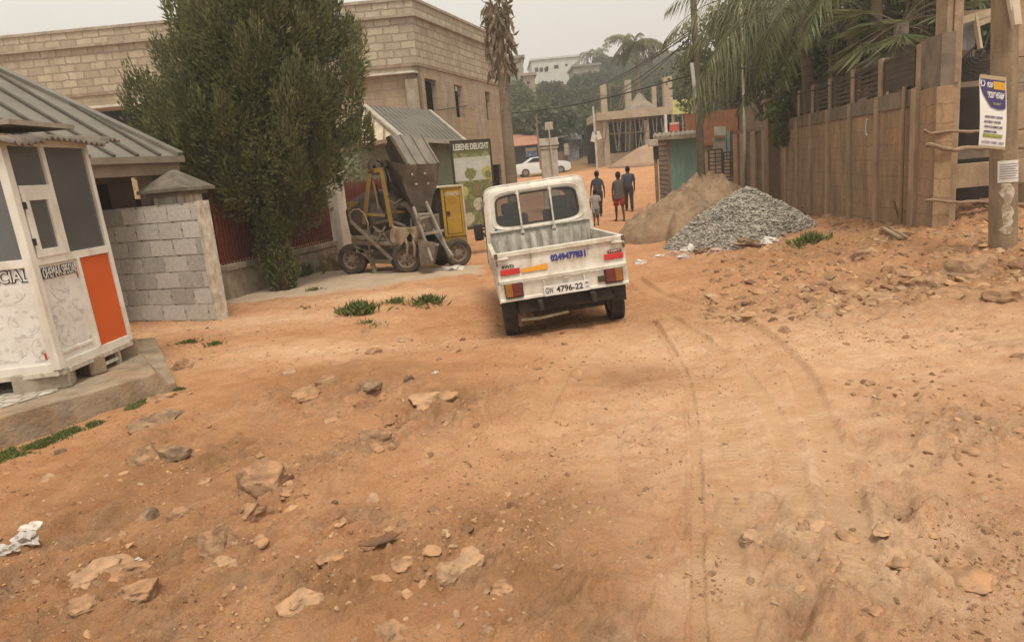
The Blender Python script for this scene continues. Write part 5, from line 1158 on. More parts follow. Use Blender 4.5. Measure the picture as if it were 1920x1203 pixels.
# ------------------------------------------------------------ unfinished house on the far right
def skeleton():
    Y0 = 10.6; q = lambda px, py, Y=Y0: P(px, py, Y)
    t = thing('concrete_skeleton_house', (q(1820, 380).x, Y0+.5, .2), 'half-built block house with tall rough concrete columns and dark openings', 'building')
    mc = mat('rough_cast_concrete', (.40, .285, .18), .95, (.29, .20, .125), 3., .5, 30, dirt=(.20, .14, .09), dsc=(5, 5, 1), damt=.6)
    mb_ = brickmat('raw_blocks', (.29, .235, .17), (.23, .185, .13), (.33, .27, .20), .46, .24, .025, stain=(.15, .115, .08), bump=.8, samt=.6)
    R = Matrix((rd, rn, Vector((0, 0, 1)))).transposed(); I3 = Matrix.Identity(3)
    def col(px, w_, Y, zt=6.2, name='column'):
        c = q(px, 250, Y); m = MB(); m.box((c.x, c.y, (zt-.6)/2), (w_, w_, zt+.6)); o = m.build(name, mc, t, bevel=.012); return c
    c = col(1772, .25, Y0); m = MB(); m.box((c.x-.105, c.y-.14, 3.4), (.05, .04, 5.2)); m.box((c.x+.03, c.y-.14, 4.1), (.11, .035, 3.6)); m.build('formwork_plank', m_wood, t)
    col(1900, .40, 11.6); col(1888, .26, 9.9, 6.2) if False else None
    x0 = q(1742, 300).x; x1 = q(2300, 300).x
    def beam(py0, py1, Y, xa=x0, xb=x1, th=.2, mt_=mc, name='beam'):
        za = q(1840, py1, Y).z; zb_ = q(1840, py0, Y).z; m = MB(); m.hexa([(xa, Y, za), (xb, Y, za), (xb, Y+th, za), (xa, Y+th, za)], [(xa, Y, zb_), (xb, Y, zb_), (xb, Y+th, zb_), (xa, Y+th, zb_)]); return m.build(name, mt_, t)
    beam(305, 349, Y0-.1); 
    # block infill with openings
    W_ = lambda px0, px1, py0, py1, Y=Y0+.25: (q(px0, py1, Y), q(px1, py0, Y))
    def infill(px0, px1, py0, py1, mt_=mb_, Y=Y0+.25, name='block_infill', th=.15):
        a, b = W_(px0, px1, py0, py1, Y); m = MB(); m.hexa([(a.x, Y, a.z), (b.x, Y, a.z), (b.x, Y+th, a.z), (a.x, Y+th, a.z)], [(a.x, Y, b.z), (b.x, Y, b.z), (b.x, Y+th, b.z), (a.x, Y+th, b.z)]); return m.build(name, mt_, t)
    infill(1785, 2300, 110, 166); infill(1785, 1830, 40, 110, m_concbr); infill(1866, 2300, 60, 110, m_concbr); infill(1742, 1792, 166, 305); infill(1870, 1990, 166, 305, mc); infill(1735, 2300, 236, 305, m_rdark, Y0+.3)
    infill(1735, 1765, 340, 440, m_rwall, Y0-.02); infill(1765, 2300, 372, 460, m_rdark, Y0+.15)
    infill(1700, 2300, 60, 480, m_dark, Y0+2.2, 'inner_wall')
    beam(18, 42, Y0+.3, q(1790, 30).x, q(1880, 30).x, .1, m_wood, 'timber')
    m = MB(); m.bar(q(1792, 42, Y0), q(1875, 18, Y0), .06, .10); m.bar(q(1832, 46, Y0), q(1870, 30, Y0), .05, .08); m.bar(q(1828, 26, Y0), q(1838, 92, Y0-.1), .05); m.build('prop_timber', mat('pale_timber', (.42, .33, .22), .85, (.30, .23, .15)), t)
    m = MB(); a = q(1797, 95, Y0+.1); b = q(1830, 36, Y0+.1); m.hexa([(a.x, a.y, a.z), (b.x, a.y, a.z), (b.x, a.y+.05, a.z), (a.x, a.y+.05, a.z)], [(a.x, a.y, b.z), (b.x, a.y, b.z), (b.x, a.y+.05, b.z), (a.x, a.y+.05, b.z)]); m.build('blue_board', mat('faded_blue_board', (.17, .165, .18), .8, (.26, .24, .21), 3.), t)
    m = MB(); cc = q(1842, 98, Y0-.05)
    for k in range(5): r = .16+.02*k; m.tube([cc+Vector((r*math.cos(x), .02*k, r*.8*math.sin(x)-.03*k)) for x in np.linspace(.4, 6.0, 16)], .009, 5)
    m.tube([q(1858, 45, Y0-.05), q(1850, 75, Y0-.05), q(1838, 108, Y0-.1)], .02, 5); m.tube([q(1835, 144, Y0-.1), q(1862, 134, Y0-.1), q(1880, 122, Y0-.2)], .015, 5); m.build('cable_coil', m_ink, t)
    # wooden rails nailed across the front
    rails = [((1732, 246, 10.2), (1745, 249, 10.2), (1835, 245, 10.2), (1990, 240, 10.2), 'top thin wooden pole nailed across the half-built house'), ((1737, 272, 10.15), (1790, 280, 10.15), (1850, 276, 10.15), (1990, 276, 10.15), 'thick knobbly wooden pole below the top rail of the half-built house'), ((1736, 376, 10.1), (1800, 378, 10.1), (1880, 380, 10.1), (1990, 390, 10.1), 'lowest thin wooden pole across the half-built house near the ground')]
    for i, (a, b, c_, d_, lab) in enumerate(rails):
        m = MB(); pts = [P(*a), P(*b), P(*c_), P(*d_)]; pp = []
        for k in range(3):
            for s in np.linspace(0, 1, 6)[:-1]: pp.append(pts[k].lerp(pts[k+1], s)+Vector((0, 0, .012*math.sin(k*5+s*7))))
        m.tube(pp, [(.032 if i == 1 else .022)*(1+.2*math.sin(j*2.3)) for j in range(len(pp))], 8); o = m.build('wooden_rail', m_wood, loc=tuple(pts[0]), smooth=True); tag(o, lab, 'wooden rail', 'wooden rails across the half-built house')
skeleton()
# ------------------------------------------------------------ utility poles, poster, wires
def utilpole():
    b = P(1882, 474, 8.3); b.z -= .2; tp = P(1885, -160, 8.3)
    t = thing('utility_pole', b, 'thick weathered wooden utility pole on the right bank carrying posters', 'utility pole')
    mp = mat('pole_timber', (.25, .175, .105), .92, (.17, .12, .075), 3., .5, 25, dirt=(.37, .27, .17), dsc=(14, 14, 1.2), damt=.5)
    m = MB(); pts = [b.lerp(tp, s) for s in np.linspace(0, 1, 16)]; m.tube(pts, [.150-.028*s for s in np.linspace(0, 1, 16)], 20); m.build('pole', mp, t, smooth=True)
    m = MB(); a = P(1898, -40, 8.15); c = P(1908, 47, 8.05); m.bar(a, c, .09, .03); m.bar(P(1884, -40, 8.1), P(1902, 52, 8.1), .05, .03); m.build('nailed_plank', mat('pale_plank', (.50, .42, .31), .8, (.40, .33, .24), 5.), t)
    # torn pale paper remnants on the lower pole: thin patches hugging the surface
    r = random.Random(2); ax = (tp-b).normalized()
    def hug(z0, z1, a0, a1, th, mt_, name, ragged=True, n=12):
        m = MB(); v = []
        for k in range(n+1):
            s = k/n; h = z0+(z1-z0)*s; c_ = b+ax*((h-b.z)/ax.z); r_ = .150-.028*((h-b.z)/(tp.z-b.z))+th
            e0 = a0+(r.uniform(0, .45) if ragged else 0); e1 = a1-(r.uniform(0, .45) if ragged else 0)
            for j in range(7): a = math.radians(-90)+e0+(e1-e0)*j/6; v.append(c_+Vector((math.cos(a)*r_, math.sin(a)*r_, 0)))
        m.add(v, [(k*7+j, k*7+j+1, k*7+j+8, k*7+j+7) for k in range(n) for j in range(6)]); return m.build(name, mt_, t, smooth=True)
    zz = lambda py: P(1880, py, 8.15).z
    hug(zz(440), zz(345), -.95, .25, .004, mat('torn_paper', (.50, .43, .34), .9, (.30, .23, .16), 12., .1, lo=.45, hi=.55), 'torn_paper')
    nt_ = hug(zz(343), zz(302), -1.0, .65, .006, mat('notice_paper', (.66, .63, .58), .7, (.60, .57, .52), 4.), 'paper_notice', False)
    m = MB()
    for k in range(7):
        h = zz(309+k*4.4); c_ = b+ax*((h-b.z)/ax.z); r_ = .162; m.add([c_+Vector((math.cos(a)*r_, math.sin(a)*r_, dz)) for a, dz in [(math.radians(-90)-.85+x*1.3/6*(1-.1*(k % 3)), .004) for x in range(7)]+[(math.radians(-90)-.85+x*1.3/6*(1-.1*(k % 3)), -.004) for x in range(6, -1, -1)]], [tuple(range(14))])
    m.build('notice_writing', mat('grey_print', (.22, .2, .2), .8), nt_)
    # poster board
    a = P(1835, 276, 8.02); b2 = P(1884, 281, 8.06); c2 = P(1887, 146, 8.06); d2 = P(1838, 143, 8.02)
    tt = thing('poster', (a+b2)/2, 'white and purple printed poster fixed to the utility pole', 'poster')
    W_ = (b2-a).length; x = (b2-a).normalized(); up = (d2-a); H = up.length; up = up.normalized(); n = x.cross(up).normalized()
    def Qp(u, v, o=0.): return a+x*(u*W_)+up*(v*H)+n*(o+.012*math.sin(v*4.2)*(1 if True else 0))
    def poly(pts, o, mt_, name, par):
        m = MB(); m.slab([Qp(u, v, o) for u, v in pts], n*-.002); return m.build(name, mt_, par)
    m = MB(); v = []; N1 = 14
    for k in range(N1+1):
        for u in (0, 1): v.append(Qp(u, k/N1, 0))
    m.add(v, [(2*k, 2*k+1, 2*k+3, 2*k+2) for k in range(N1)]); sh = m.build('sheet', mat('poster_white', (.72, .69, .64), .6, (.66, .63, .58), 5., .03), tt); sh.modifiers.new('sheet', 'SOLIDIFY').thickness = .004
    def strip(u0, u1, v0, v1, o, mt_, name):
        m = MB(); k_ = 6; vs = []
        for k in range(k_+1):
            for u in (u0, u1): vs.append(Qp(u, v0+(v1-v0)*k/k_, o))
        m.add(vs, [(2*k, 2*k+1, 2*k+3, 2*k+2) for k in range(k_)]); return m.build(name, mt_, sh)
    mpur = mat('poster_purple', (.06, .04, .13), .5); mlil = mat('poster_lilac', (.32, .28, .38), .5); mor = mat('poster_orange', (.65, .33, .02), .5); mgr = mat('poster_green', (.28, .32, .04), .5); mbt = mat('brown_tape', (.42, .32, .2), .7)
    def blobp(o, mt_, grow, name):
        pts = [(.03, .97), (.95, .97), (.95, .66-grow)]
        for k in range(1, 13): th = k/13*math.pi/2; pts.append((.62+(.33)*math.cos(th), .60-grow-.04*math.sin(th)))
        pts += [(.40-grow, .59-grow), (.28-grow, .66-grow), (.12-grow*.8, .76-grow), (.05, .83)]
        m = MB(); ctr = (.6, .8); vs = []
        rings = (1., .66, .33)
        for rr_ in rings: vs += [Qp(ctr[0]+(u-ctr[0])*rr_, ctr[1]+(v_-ctr[1])*rr_, o) for u, v_ in pts]
        vs.append(Qp(*ctr, o)); N_ = len(pts); fs = []
        for i in range(2): fs += [(i*N_+k, i*N_+(k+1) % N_, (i+1)*N_+(k+1) % N_, (i+1)*N_+k) for k in range(N_)]
        fs += [(2*N_+k, 2*N_+(k+1) % N_, 3*N_) for k in range(N_)]
        m.add(vs, fs); m.build(name, mt_, sh)
    blobp(.004, mlil, .015, 'lilac_edge'); blobp(.007, mpur, 0., 'purple_field')
    strip(.50, .93, .84, .95, .010, mor, 'orange_block'); strip(.12, .85, .155, .205, .006, mgr, 'green_band'); strip(.0, 1.0, .0, .035, .005, mbt, 'tape'); strip(0, 1, .975, 1.03, .005, mbt, 'tape')
    tw = mat('poster_letter_white', (.75, .73, .70), .6, bump=0); ti = mat('poster_letter_ink', (.10, .07, .13), .6, bump=0)
    def tx(s, u, v, w_, h, mt_, bold=.02, o=.012): text('poster_text', s, w_*W_, h*H, frame(Qp(u, v, o), x+up*-.0, up), mt_, sh, .002, bold)
    tx('920', .36, .895, .22, .075, tw); tx('BERRY', .71, .895, .36, .06, mat('poster_gold', (.75, .45, .05), .6, bump=0)); tx('*920*456#', .55, .755, .66, .10, tw, .03); tx('TO BUY', .60, .635, .30, .03, mat('poster_lime', (.42, .45, .12), .6, bump=0))
    for k, s in enumerate(('WASSCE RESULT CHECKER', 'BECE RESULT CHECKER', 'SCHOOL PLACEMENT CARD', 'UNIVERSITY FORM')): tx(s, (.50, .46, .50, .38)[k], .445-k*.07, (.68, .62, .68, .48)[k], .034, ti, .015, .006)
    tx('GET YOURS INSTANTLY', .49, .18, .66, .022, mat('poster_band_text', (.6, .6, .25), .6, bump=0), 0, .009); tx('CHECKER  FORMS  CARDS', .5, .085, .85, .04, mat('poster_letter_grey', (.3, .25, .3), .6, bump=0), .01, .006)
    m = MB(); m.tube([Qp(.05, .95, .012), Qp(.02, .90, .012), Qp(.06, .865, .012), Qp(.13, .87, .012), Qp(.17, .91, .012), Qp(.12, .95, .012)], .006, 5); m.build('logo_mark', tw, sh)
utilpole()
def wires(name, lab, a, b, sag, r=.015, grp=None, n=18):
    a = Vector(a); b = Vector(b); m = MB(); m.tube([a.lerp(b, s)-Vector((0, 0, sag*4*s*(1-s))) for s in np.linspace(0, 1, n)], r, 5); o = m.build(name, m_ink, loc=tuple(a)); tag(o, lab, 'wire', grp); return o
def midpole():
    b = P(1316, 300, 23.); b.z = -.4; tp = P(1298, -40, 22.5)
    t = thing('electric_pole', b, 'slim dark wooden electric pole rising behind the hanging palm frond', 'utility pole')
    m = MB(); m.tube([b.lerp(tp, s) for s in np.linspace(0, 1, 12)], [.13-.04*s for s in np.linspace(0, 1, 12)], 12); m.build('pole', mat('dark_pole', (.16, .12, .085), .9, (.11, .08, .06), 4.), t, smooth=True)
    m = MB(); c = P(1295, 56, 22.3); m.box(c, (.12, .12, .16)); m.tube([c, c+Vector((-.1, -.1, -.25)), P(1290, 90, 22.3), P(1298, 118, 22.3)], .02, 6); m.tube([c, P(1304, 80, 22.3), P(1300, 118, 22.3)], .018, 6); m.build('insulator', m_ink, t, smooth=True)
    m = MB(); m.tube([P(1297, 118, 22.2), P(1310, 240, 22.4)], .055, 8); m.build('pale_conduit', mat('pale_conduit', (.40, .39, .34), .7), t, smooth=True)
    c0 = P(1295, 56, 22.3)
    ends = [(1085, 168, 60, .4), (1090, 158, 60, .6), (1040, 180, 60, .5), (1110, 172, 62, .9), (1070, 190, 60, .7)]
    for k, (px, py, Y, sg) in enumerate(ends):
        wires('overhead_wire', 'dark overhead wire in the bundle sagging left from the slim electric pole', c0+Vector((0, 0, -.06*k)), P(px, py, Y), sg, .018, 'wire bundle from the slim pole')
    wires('service_wire', 'pale cable crossing the street from the tan building to the slim electric pole', P(937, 213, 37), P(1302, 138, 22.4), .25, .022)
    wires('street_wire', 'dark wire from the slim electric pole down to the right into the palm', c0, P(1420, 130, 15), .3, .015)
    wires('low_wire', 'slack black wire crossing the louvred wall', P(1420, 185, 20), P(1640, 130, 12.4), .12, .012)
    # loose coil of cable
midpole()
# ------------------------------------------------------------ sand heap, gravel heap
def heap(name, lab, pts_px, H, mt_, peak, n=150, rough=.1, seed=1, steep=1.):
    """dome whose foot follows ground points seen at the given pixels"""
    foot = [gpx(*p) if len(p) == 2 else Vector((P(*p).x, P(*p).y, 0)) for p in pts_px]
    cx_, cy_ = peak; ang_ = [math.atan2(f.y-cy_, f.x-cx_) for f in foot]; rad = [math.hypot(f.x-cx_, f.y-cy_) for f in foot]
    o_ = sorted(zip(ang_, rad)); A_ = np.array([a for a, _ in o_]); R_ = np.array([r for _, r in o_]); A3 = np.concatenate([A_-2*math.pi, A_, A_+2*math.pi]); R3 = np.tile(R_, 3)
    th = np.linspace(-math.pi, math.pi, n, endpoint=False); rr = np.linspace(0, 1.12, n//2); T, Rr = np.meshgrid(th, rr, indexing='ij')
    Rf = np.interp(T, A3, R3)*(1+.12*(fbm(T*3+9, T*0, 3, seed)-.5)); X = cx_+np.cos(T)*Rf*Rr; Y = cy_+np.sin(T)*Rf*Rr
    prof = np.clip(1-Rr, 0, 1)**steep; prof = prof*(1-.0*Rr)
    g = base_h(X, Y).reshape(X.shape); z = g+H*prof+((fbm(X*2.2, Y*2.2, 5, seed)-.5)+.35*(fbm(X*8, Y*8, 4, seed+3)-.5))*rough*H*np.clip((1-Rr)*6, 0, 1)*1.6-.06*(Rr > 1.0)-.03
    k = np.arange(n)[:, None]; j = np.arange(n//2-1)[None, :]; m_ = n//2; a = (k*m_+j).ravel(); b = (((k+1) % n)*m_+j).ravel(); f = np.stack([a, b, b+1, a+1], 1)
    v = np.stack([X.ravel()-cx_, Y.ravel()-cy_, z.ravel()], 1); o = npmesh(name, v, f[:, ::-1], mt_, loc=(cx_, cy_, 0), smooth=True); tag(o, lab, name.replace('_', ' '))
    return o, X, Y, z, Rr
m_sand = mat('heaped_sand', (.31, .205, .12), .97, (.21, .135, .08), 3., .9, 25, dirt=(.42, .32, .22), dsc=(4, 4, 6), damt=.5)
heap('sand_heap', 'brown sand heap behind the grey gravel heap at the roadside', [(1250, 452), (1240, 435), (1246, 400), (1268, 462), (1330, 445), (1420, 300, 17.), (1400, 300, 19.5), (1300, 300, 20.), (1258, 300, 20.)], 1.28, m_sand, (P(1325, 330, 16.9).x, 16.9), rough=.32, seed=4, steep=.5)
m_gravel = mat('gravel', (.30, .275, .235), .9, (.20, .18, .155), 30., .9, 60, dirt=(.40, .37, .32), dsc=(30, 30, 30), damt=.6)
go, GX, GY, GZ, GR = heap('gravel_heap', 'heap of grey crushed gravel beside the brown sand heap', [(1262, 470), (1350, 472), (1420, 464), (1462, 440), (1480, 417), (1470, 300, 15.2), (1420, 300, 16.2), (1330, 300, 16.0), (1270, 300, 14.8)], 1.0, m_gravel, (P(1400, 352, 13.9).x, 13.9), rough=.14, seed=9, steep=.78)
def stones_on(name, X, Y, Z, size, mt_, parent=None, flat=.6, seed=0, smin=.5, fine=False):
    r = np.random.default_rng(seed); n = len(X)
    base = np.array([(1, 0, 0), (0, 1, 0), (-1, 0, 0), (0, -1, 0), (0, 0, 1), (0, 0, -1)], float); F8 = np.array([(0, 1, 4), (1, 2, 4), (2, 3, 4), (3, 0, 4), (1, 0, 5), (2, 1, 5), (3, 2, 5), (0, 3, 5)])
    if fine:
        B_ = [tuple(b) for b in base]; mid = {}; FF = []
        def md(a, b):
            k_ = (min(a, b), max(a, b))
            if k_ not in mid: q = np.array(B_[a])+np.array(B_[b]); B_.append(tuple(q/np.linalg.norm(q)*.93)); mid[k_] = len(B_)-1
            return mid[k_]
        for a, b, c in F8: x_, y_, z_ = md(a, b), md(b, c), md(c, a); FF += [(a, x_, z_), (x_, b, y_), (z_, y_, c), (x_, y_, z_)]
        base = np.array(B_); F8 = np.array(FF)
    nb = len(base); V = base[None]*(1+r.uniform(-.2 if fine else -.35, .2 if fine else .35, (n, nb, 1)))+r.uniform(-.2, .2, (n, nb, 3))*(.7 if fine else 1.2)
    V *= (1+r.uniform(-.35, .45, (n, 1, 3))); V[:, :, 2] *= flat
    a = r.uniform(0, 6.28, n); ca, sa = np.cos(a)[:, None], np.sin(a)[:, None]; x = V[:, :, 0]*ca-V[:, :, 1]*sa; y = V[:, :, 0]*sa+V[:, :, 1]*ca; V[:, :, 0] = x; V[:, :, 1] = y
    b = r.uniform(-.6, .6, n); cb, sb = np.cos(b)[:, None], np.sin(b)[:, None]; x = V[:, :, 0]*cb-V[:, :, 2]*sb; z = V[:, :, 0]*sb+V[:, :, 2]*cb; V[:, :, 0] = x; V[:, :, 2] = z
    s = size*(smin+np.minimum(r.gamma(1.6, .45, n), 2.)); V *= s[:, None, None]; V += np.stack([X, Y, Z], 1)[:, None, :]
    F_ = (F8[None]+np.arange(n)[:, None, None]*nb).reshape(-1, 3); return npmesh(name, V.reshape(-1, 3), F_, mt_, parent, None if parent else (0, 0, 0), k=3)
r_ = np.random.default_rng(5); i = r_.integers(0, GX.shape[0], 42000); j = (np.sqrt(r_.random(42000))*(GX.shape[1]*.93)).astype(int)
ok = GR[i, j] < 1.06; i, j = i[ok], j[ok]; jx = r_.normal(0, .03, len(i)); jy = r_.normal(0, .03, len(i))
st = stones_on('gravel_stones', GX[i, j]+jx-go.location.x, GY[i, j]+jy-go.location.y, GZ[i, j]+.002, .0155, stonemat('gravel_chips', (.24, .21, .165), (.44, .395, .325)), None, .7, 3)
st.parent = go; st['kind'] = 'stuff'
# ------------------------------------------------------------ foliage
def leafcards(pos, dirs, L, Wd, bend=.15, seed=0):
    """diamond leaves: base, side, tip, side"""
    r = np.random.default_rng(seed); n = len(pos); d = dirs/np.maximum(np.linalg.norm(dirs, axis=1), 1e-6)[:, None]
    q = r.normal(size=(n, 3)); s = np.cross(d, q); s /= np.maximum(np.linalg.norm(s, axis=1), 1e-6)[:, None]; nn = np.cross(d, s)
    L = (L*r.uniform(.6, 1.35, n))[:, None]; Wd = (Wd*r.uniform(.7, 1.3, n))[:, None]
    v = np.stack([pos, pos+d*L*.5+s*Wd+nn*L*bend, pos+d*L, pos+d*L*.5-s*Wd+nn*L*bend], 1)
    return v.reshape(-1, 3), (np.arange(n)[:, None]*4+np.array([0, 1, 2, 3])[None])
def blobpts(c, rad, n, r, shell=.55):
    u = r.normal(size=(n, 3)); u /= np.linalg.norm(u, axis=1)[:, None]; k = shell+(1-shell)*r.random(n)**.6
    k = np.where(r.random(n) < .25, r.random(n), k); return c+u*k[:, None]*np.asarray(rad), u
class Leaves:
    def __init__(s): s.V = []; s.F = []; s.n = 0
    def add(s, v, f): s.V.append(v); s.F.append(f+s.n); s.n += len(v)
    def build(s, name, m, parent): return npmesh(name, np.concatenate(s.V), np.concatenate(s.F), m, parent)
lf_con = leafmat('conifer_green', (.070, .080, .028), (.19, .185, .068), .7, .15)
lf_dark = leafmat('dark_leaf', (.065, .078, .034), (.14, .15, .068)); lf_mid = leafmat('mid_leaf', (.07, .085, .033), (.17, .18, .075)); lf_lite = leafmat('light_leaf', (.09, .12, .03), (.18, .20, .07))
lf_palm = leafmat('palm_leaf', (.08, .09, .035), (.24, .24, .11), .5, .3); lf_dead = leafmat('dead_frond', (.13, .09, .05), (.26, .19, .12), .9, .1); lf_grass = leafmat('grass_green', (.085, .12, .025), (.21, .22, .07), .6, .3)
m_bark = mat('bark', (.19, .145, .10), .95, (.11, .085, .06), 5., .6, 15, dsc=(9, 9, 1), dirt=(.27, .22, .16))
m_palmbark = mat('palm_bark', (.25, .19, .13), .95, (.16, .12, .08), 2., .5, 20, dirt=(.12, .09, .06), dsc=(1, 1, 14), damt=.6)
def conifer():
    b = P(535, 537, 12.4); b.z = gz(b.x, b.y)-.05; r = np.random.default_rng(11)
    t = thing('conifer_tree', b, 'very large dense dark green conifer overhanging the red fence', 'tree')
    c0 = P(455, 210, 12.5); ax = c0.x-b.x
    m = MB()
    for k in range(5):
        a = k*1.3; m.tube([(b.x+.10*math.cos(a), b.y+.1*math.sin(a), b.z-.1), (b.x+.13*math.cos(a)-.05, b.y+.12*math.sin(a), b.z+.7), (b.x-.1+.25*math.cos(a), b.y+.3+.2*math.sin(a), b.z+1.8), (c0.x+.4*math.cos(a), b.y+.5+.3*math.sin(a), b.z+3.0)], [.10, .08, .05, .02], 8)
    m.build('trunk', mat('dark_bark', (.10, .075, .05), .95, (.06, .045, .03), 5., .6), t, smooth=True)
    # envelope radius against height (from the outline in the photo)
    zs = [P(455, y, 12.4).z for y in (398, 365, 322, 280, 230, 160, 90, 20, -50, -110)]; rs = [.5, 1.25, 1.92, 2.12, 2.10, 1.98, 1.75, 1.4, .8, .1]
    cxs = [P(x, y, 12.4).x for x, y in ((508, 398), (495, 365), (475, 322), (462, 280), (460, 230), (465, 160), (472, 90), (464, 20), (455, -50), (450, -110))]
    lv = Leaves(); N = 330
    for k in range(N):
        h = r.uniform(0, 1)**.85; z = zs[0]+(zs[-1]-zs[0])*h; R = np.interp(z, zs, rs); cx_ = np.interp(z, zs, cxs); a = r.uniform(0, 2*math.pi); rr = R*r.uniform(.52, .93)*(1 if k % 4 else .6)
        c = np.array([cx_+math.cos(a)*rr, b.y+.35+math.sin(a)*rr*.72, z]); s = r.uniform(.24, .50)
        p, u = blobpts(c, (s*.62, s*.62, s*1.25), 470, r, .5); out = np.array([math.cos(a), math.sin(a), 0])
        d = out*.55+u*.6+np.array([0, 0, .75])+r.normal(size=p.shape)*.3; v, f = leafcards(p, d, .085, .014, .1, k); lv.add(v, f)
        # plume tip
        p, u = blobpts(c+out*s*.35+np.array([0, 0, s*.7]), (s*.3, s*.3, s*.75), 110, r, .3); v, f = leafcards(p, out*.3+np.array([0, 0, 1.])+r.normal(size=p.shape)*.2, .11, .014, .1, k+900); lv.add(v, f)
    # skirt drooping round the stem and suckers at the foot
    for k in range(34):
        a = r.uniform(0, 6.28); z = b.z+r.uniform(.15, 1.3); rr = .10+.22*r.random()*(.4+z*.6); c = np.array([b.x+math.cos(a)*rr-.08*z, b.y+math.sin(a)*rr, z]); p, u = blobpts(c, (.15, .15, .28), 150, r, .3)
        v, f = leafcards(p, np.array([0, 0, .8])+r.normal(size=p.shape)*.5, .09, .015, .1, k+2000); lv.add(v, f)
    for k in range(60):   # hidden inner mass so that no light shows through
        z = np.interp(k/60, [0, 1], [zs[1], zs[-3]]); R = np.interp(z, zs, rs)*.5; a = k*2.4; c = np.array([np.interp(z, zs, cxs)+math.cos(a)*R*.6, b.y+math.sin(a)*R*.6, z]); p, u = blobpts(c, (.42, .38, .42), 420, r, .1); v, f = leafcards(p, u+np.array([0, 0, .6]), .10, .022, .1, k+4000); lv.add(v, f)
    V = lv.V; off = np.array(MW[t.name].translation); lv.V = [v-off for v in V]; lv.build('crown', lf_con, t)
conifer()
def frond(lv, base, d0, L, droop, nleaf=42, ll=.5, lw=.018, seed=0, hang=.5, tb=None, twist=0.):
    """rachis arching under its weight; long leaflets hang on both sides"""
    r = np.random.default_rng(seed); d = Vector(d0).normalized(); p = Vector(base); pts = [p.copy()]; n = 26; side = d.cross(Vector((0, 0, 1))); side.normalize()
    for k in range(n):
        d = (d+Vector((0, 0, -1))*droop/n*(.5+k/n)).normalized(); p = p+d*(L/n); pts.append(p.copy())
    P_ = []; D_ = []; LL = []
    for k in range(nleaf):
        s = .14+.86*(k+.5)/nleaf; x = s*n; i = min(int(x), n-1); q = pts[i].lerp(pts[i+1], x-i); dd = (pts[i+1]-pts[i]).normalized(); sd = dd.cross(Vector((0, 0, 1)))
        sd = sd.normalized() if sd.length > .05 else side; l = ll*math.sin(math.pi*min(1, .12+s*.86))**.6
        for sg in (-1, 1): P_.append(q); D_.append(np.array(sd*sg*(1-hang)+dd*.45+Vector((0, 0, -hang)))+r.normal(size=3)*.08); LL.append(l*(.8+.4*r.random()))
    P_ = np.array(P_); D_ = np.array(D_); LL = np.array(LL); D_ /= np.linalg.norm(D_, axis=1)[:, None]
    up = np.cross(D_, r.normal(size=D_.shape)*.25+np.array([0, 0, 1.])); up /= np.maximum(np.linalg.norm(up, axis=1), 1e-5)[:, None]; w_ = lw
    mid = P_+D_*LL[:, None]*.5; tip = P_+D_*LL[:, None]+np.array([0, 0, -.16])*LL[:, None]
    v = np.stack([P_, mid+up*w_, tip, mid-up*w_], 1).reshape(-1, 3); lv.add(v, np.arange(len(P_))[:, None]*4+np.arange(4)[None])
    if tb is not None: tb.tube(pts, [.028*(1-.85*k/n)*(L/3.5) for k in range(n+1)], 4, False)
def palm(name, crown, base, lab, nf=20, L=3.2, group=None, seed=0, r0=.17, dirs=None, lm=None, ll=.62, nleaf=40, lw=.02, dead=0, hang=.5):
    r = np.random.default_rng(seed); base = Vector(base); crown = Vector(crown); t = thing(name, base, lab, 'palm tree', group)
    m = MB(); n = 18; m.tube([base.lerp(crown, s)+Vector((.25*math.sin(s*3)*.3, 0, 0)) for s in np.linspace(0, 1, n)], [r0*(1.25-.55*s)*(1+.05*(k % 2)) for k, s in enumerate(np.linspace(0, 1, n))], 12); m.build('trunk', m_palmbark, t, smooth=True)
    lv = Leaves(); tb = MB(); off = np.array(base)
    for k in range(nf):
        if dirs and k < len(dirs): d, l, dr = dirs[k]
        else: a = k*2.399+seed; e = r.uniform(-.2, 1.2); d = (math.cos(a), math.sin(a), e); l = L*r.uniform(.8, 1.1); dr = r.uniform(1.2, 2.3)
        frond(lv, crown, d, l, dr, nleaf, ll*l/3.2, lw, seed*100+k, hang, tb)
    lv.V = [v-off for v in lv.V]; c = lv.build('fronds', lm or lf_palm, t); tb.build('frond_stalks', m_palmbark if dead else mat('stalk_green', (.14, .14, .05), .6), t); return t
def broadtree(loc, H, R, lab, group=None, lm=None, seed=0, nb=34, npb=170, leaf=.16, trunk=True, name='tree', flat=.8, cat='tree', wide=.42):
    r = np.random.default_rng(seed); loc = Vector(loc); t = thing(name, loc, lab, cat, group); lv = Leaves(); m = MB()
    zc = H*.62; m.tube([(0, 0, -.5), (.05*R, 0, H*.3), (0, .05*R, zc)], [.05*R+.05, .045*R+.02, .02*R+.01], 8)
    for k in range(nb):
        a = r.uniform(0, 6.28); e = r.uniform(-.75, 1); rr = R*r.uniform(.35, .85)*math.sqrt(max(.05, 1-e*e*.8)); c = np.array([math.cos(a)*rr, math.sin(a)*rr, zc+e*H*.36*flat]); s = R*r.uniform(.20, .38)
        if k % 4 == 0: m.tube([(0, 0, H*.32), (c[0]*.5, c[1]*.5, (H*.3+c[2])*.5), tuple(c)], [.03*R+.01, .02*R+.01, .012], 5)
        p, u = blobpts(c, (s, s, s*.75), npb, r, .45); v, f = leafcards(p, u+r.normal(size=p.shape)*.8+np.array([0, 0, -.2]), leaf, leaf*wide, .15, seed*50+k); lv.add(v, f)
    m.v = [v+loc for v in m.v]; m.build('trunk', m_bark, t, smooth=True); lv.build('crown', lm or lf_mid, t); return t
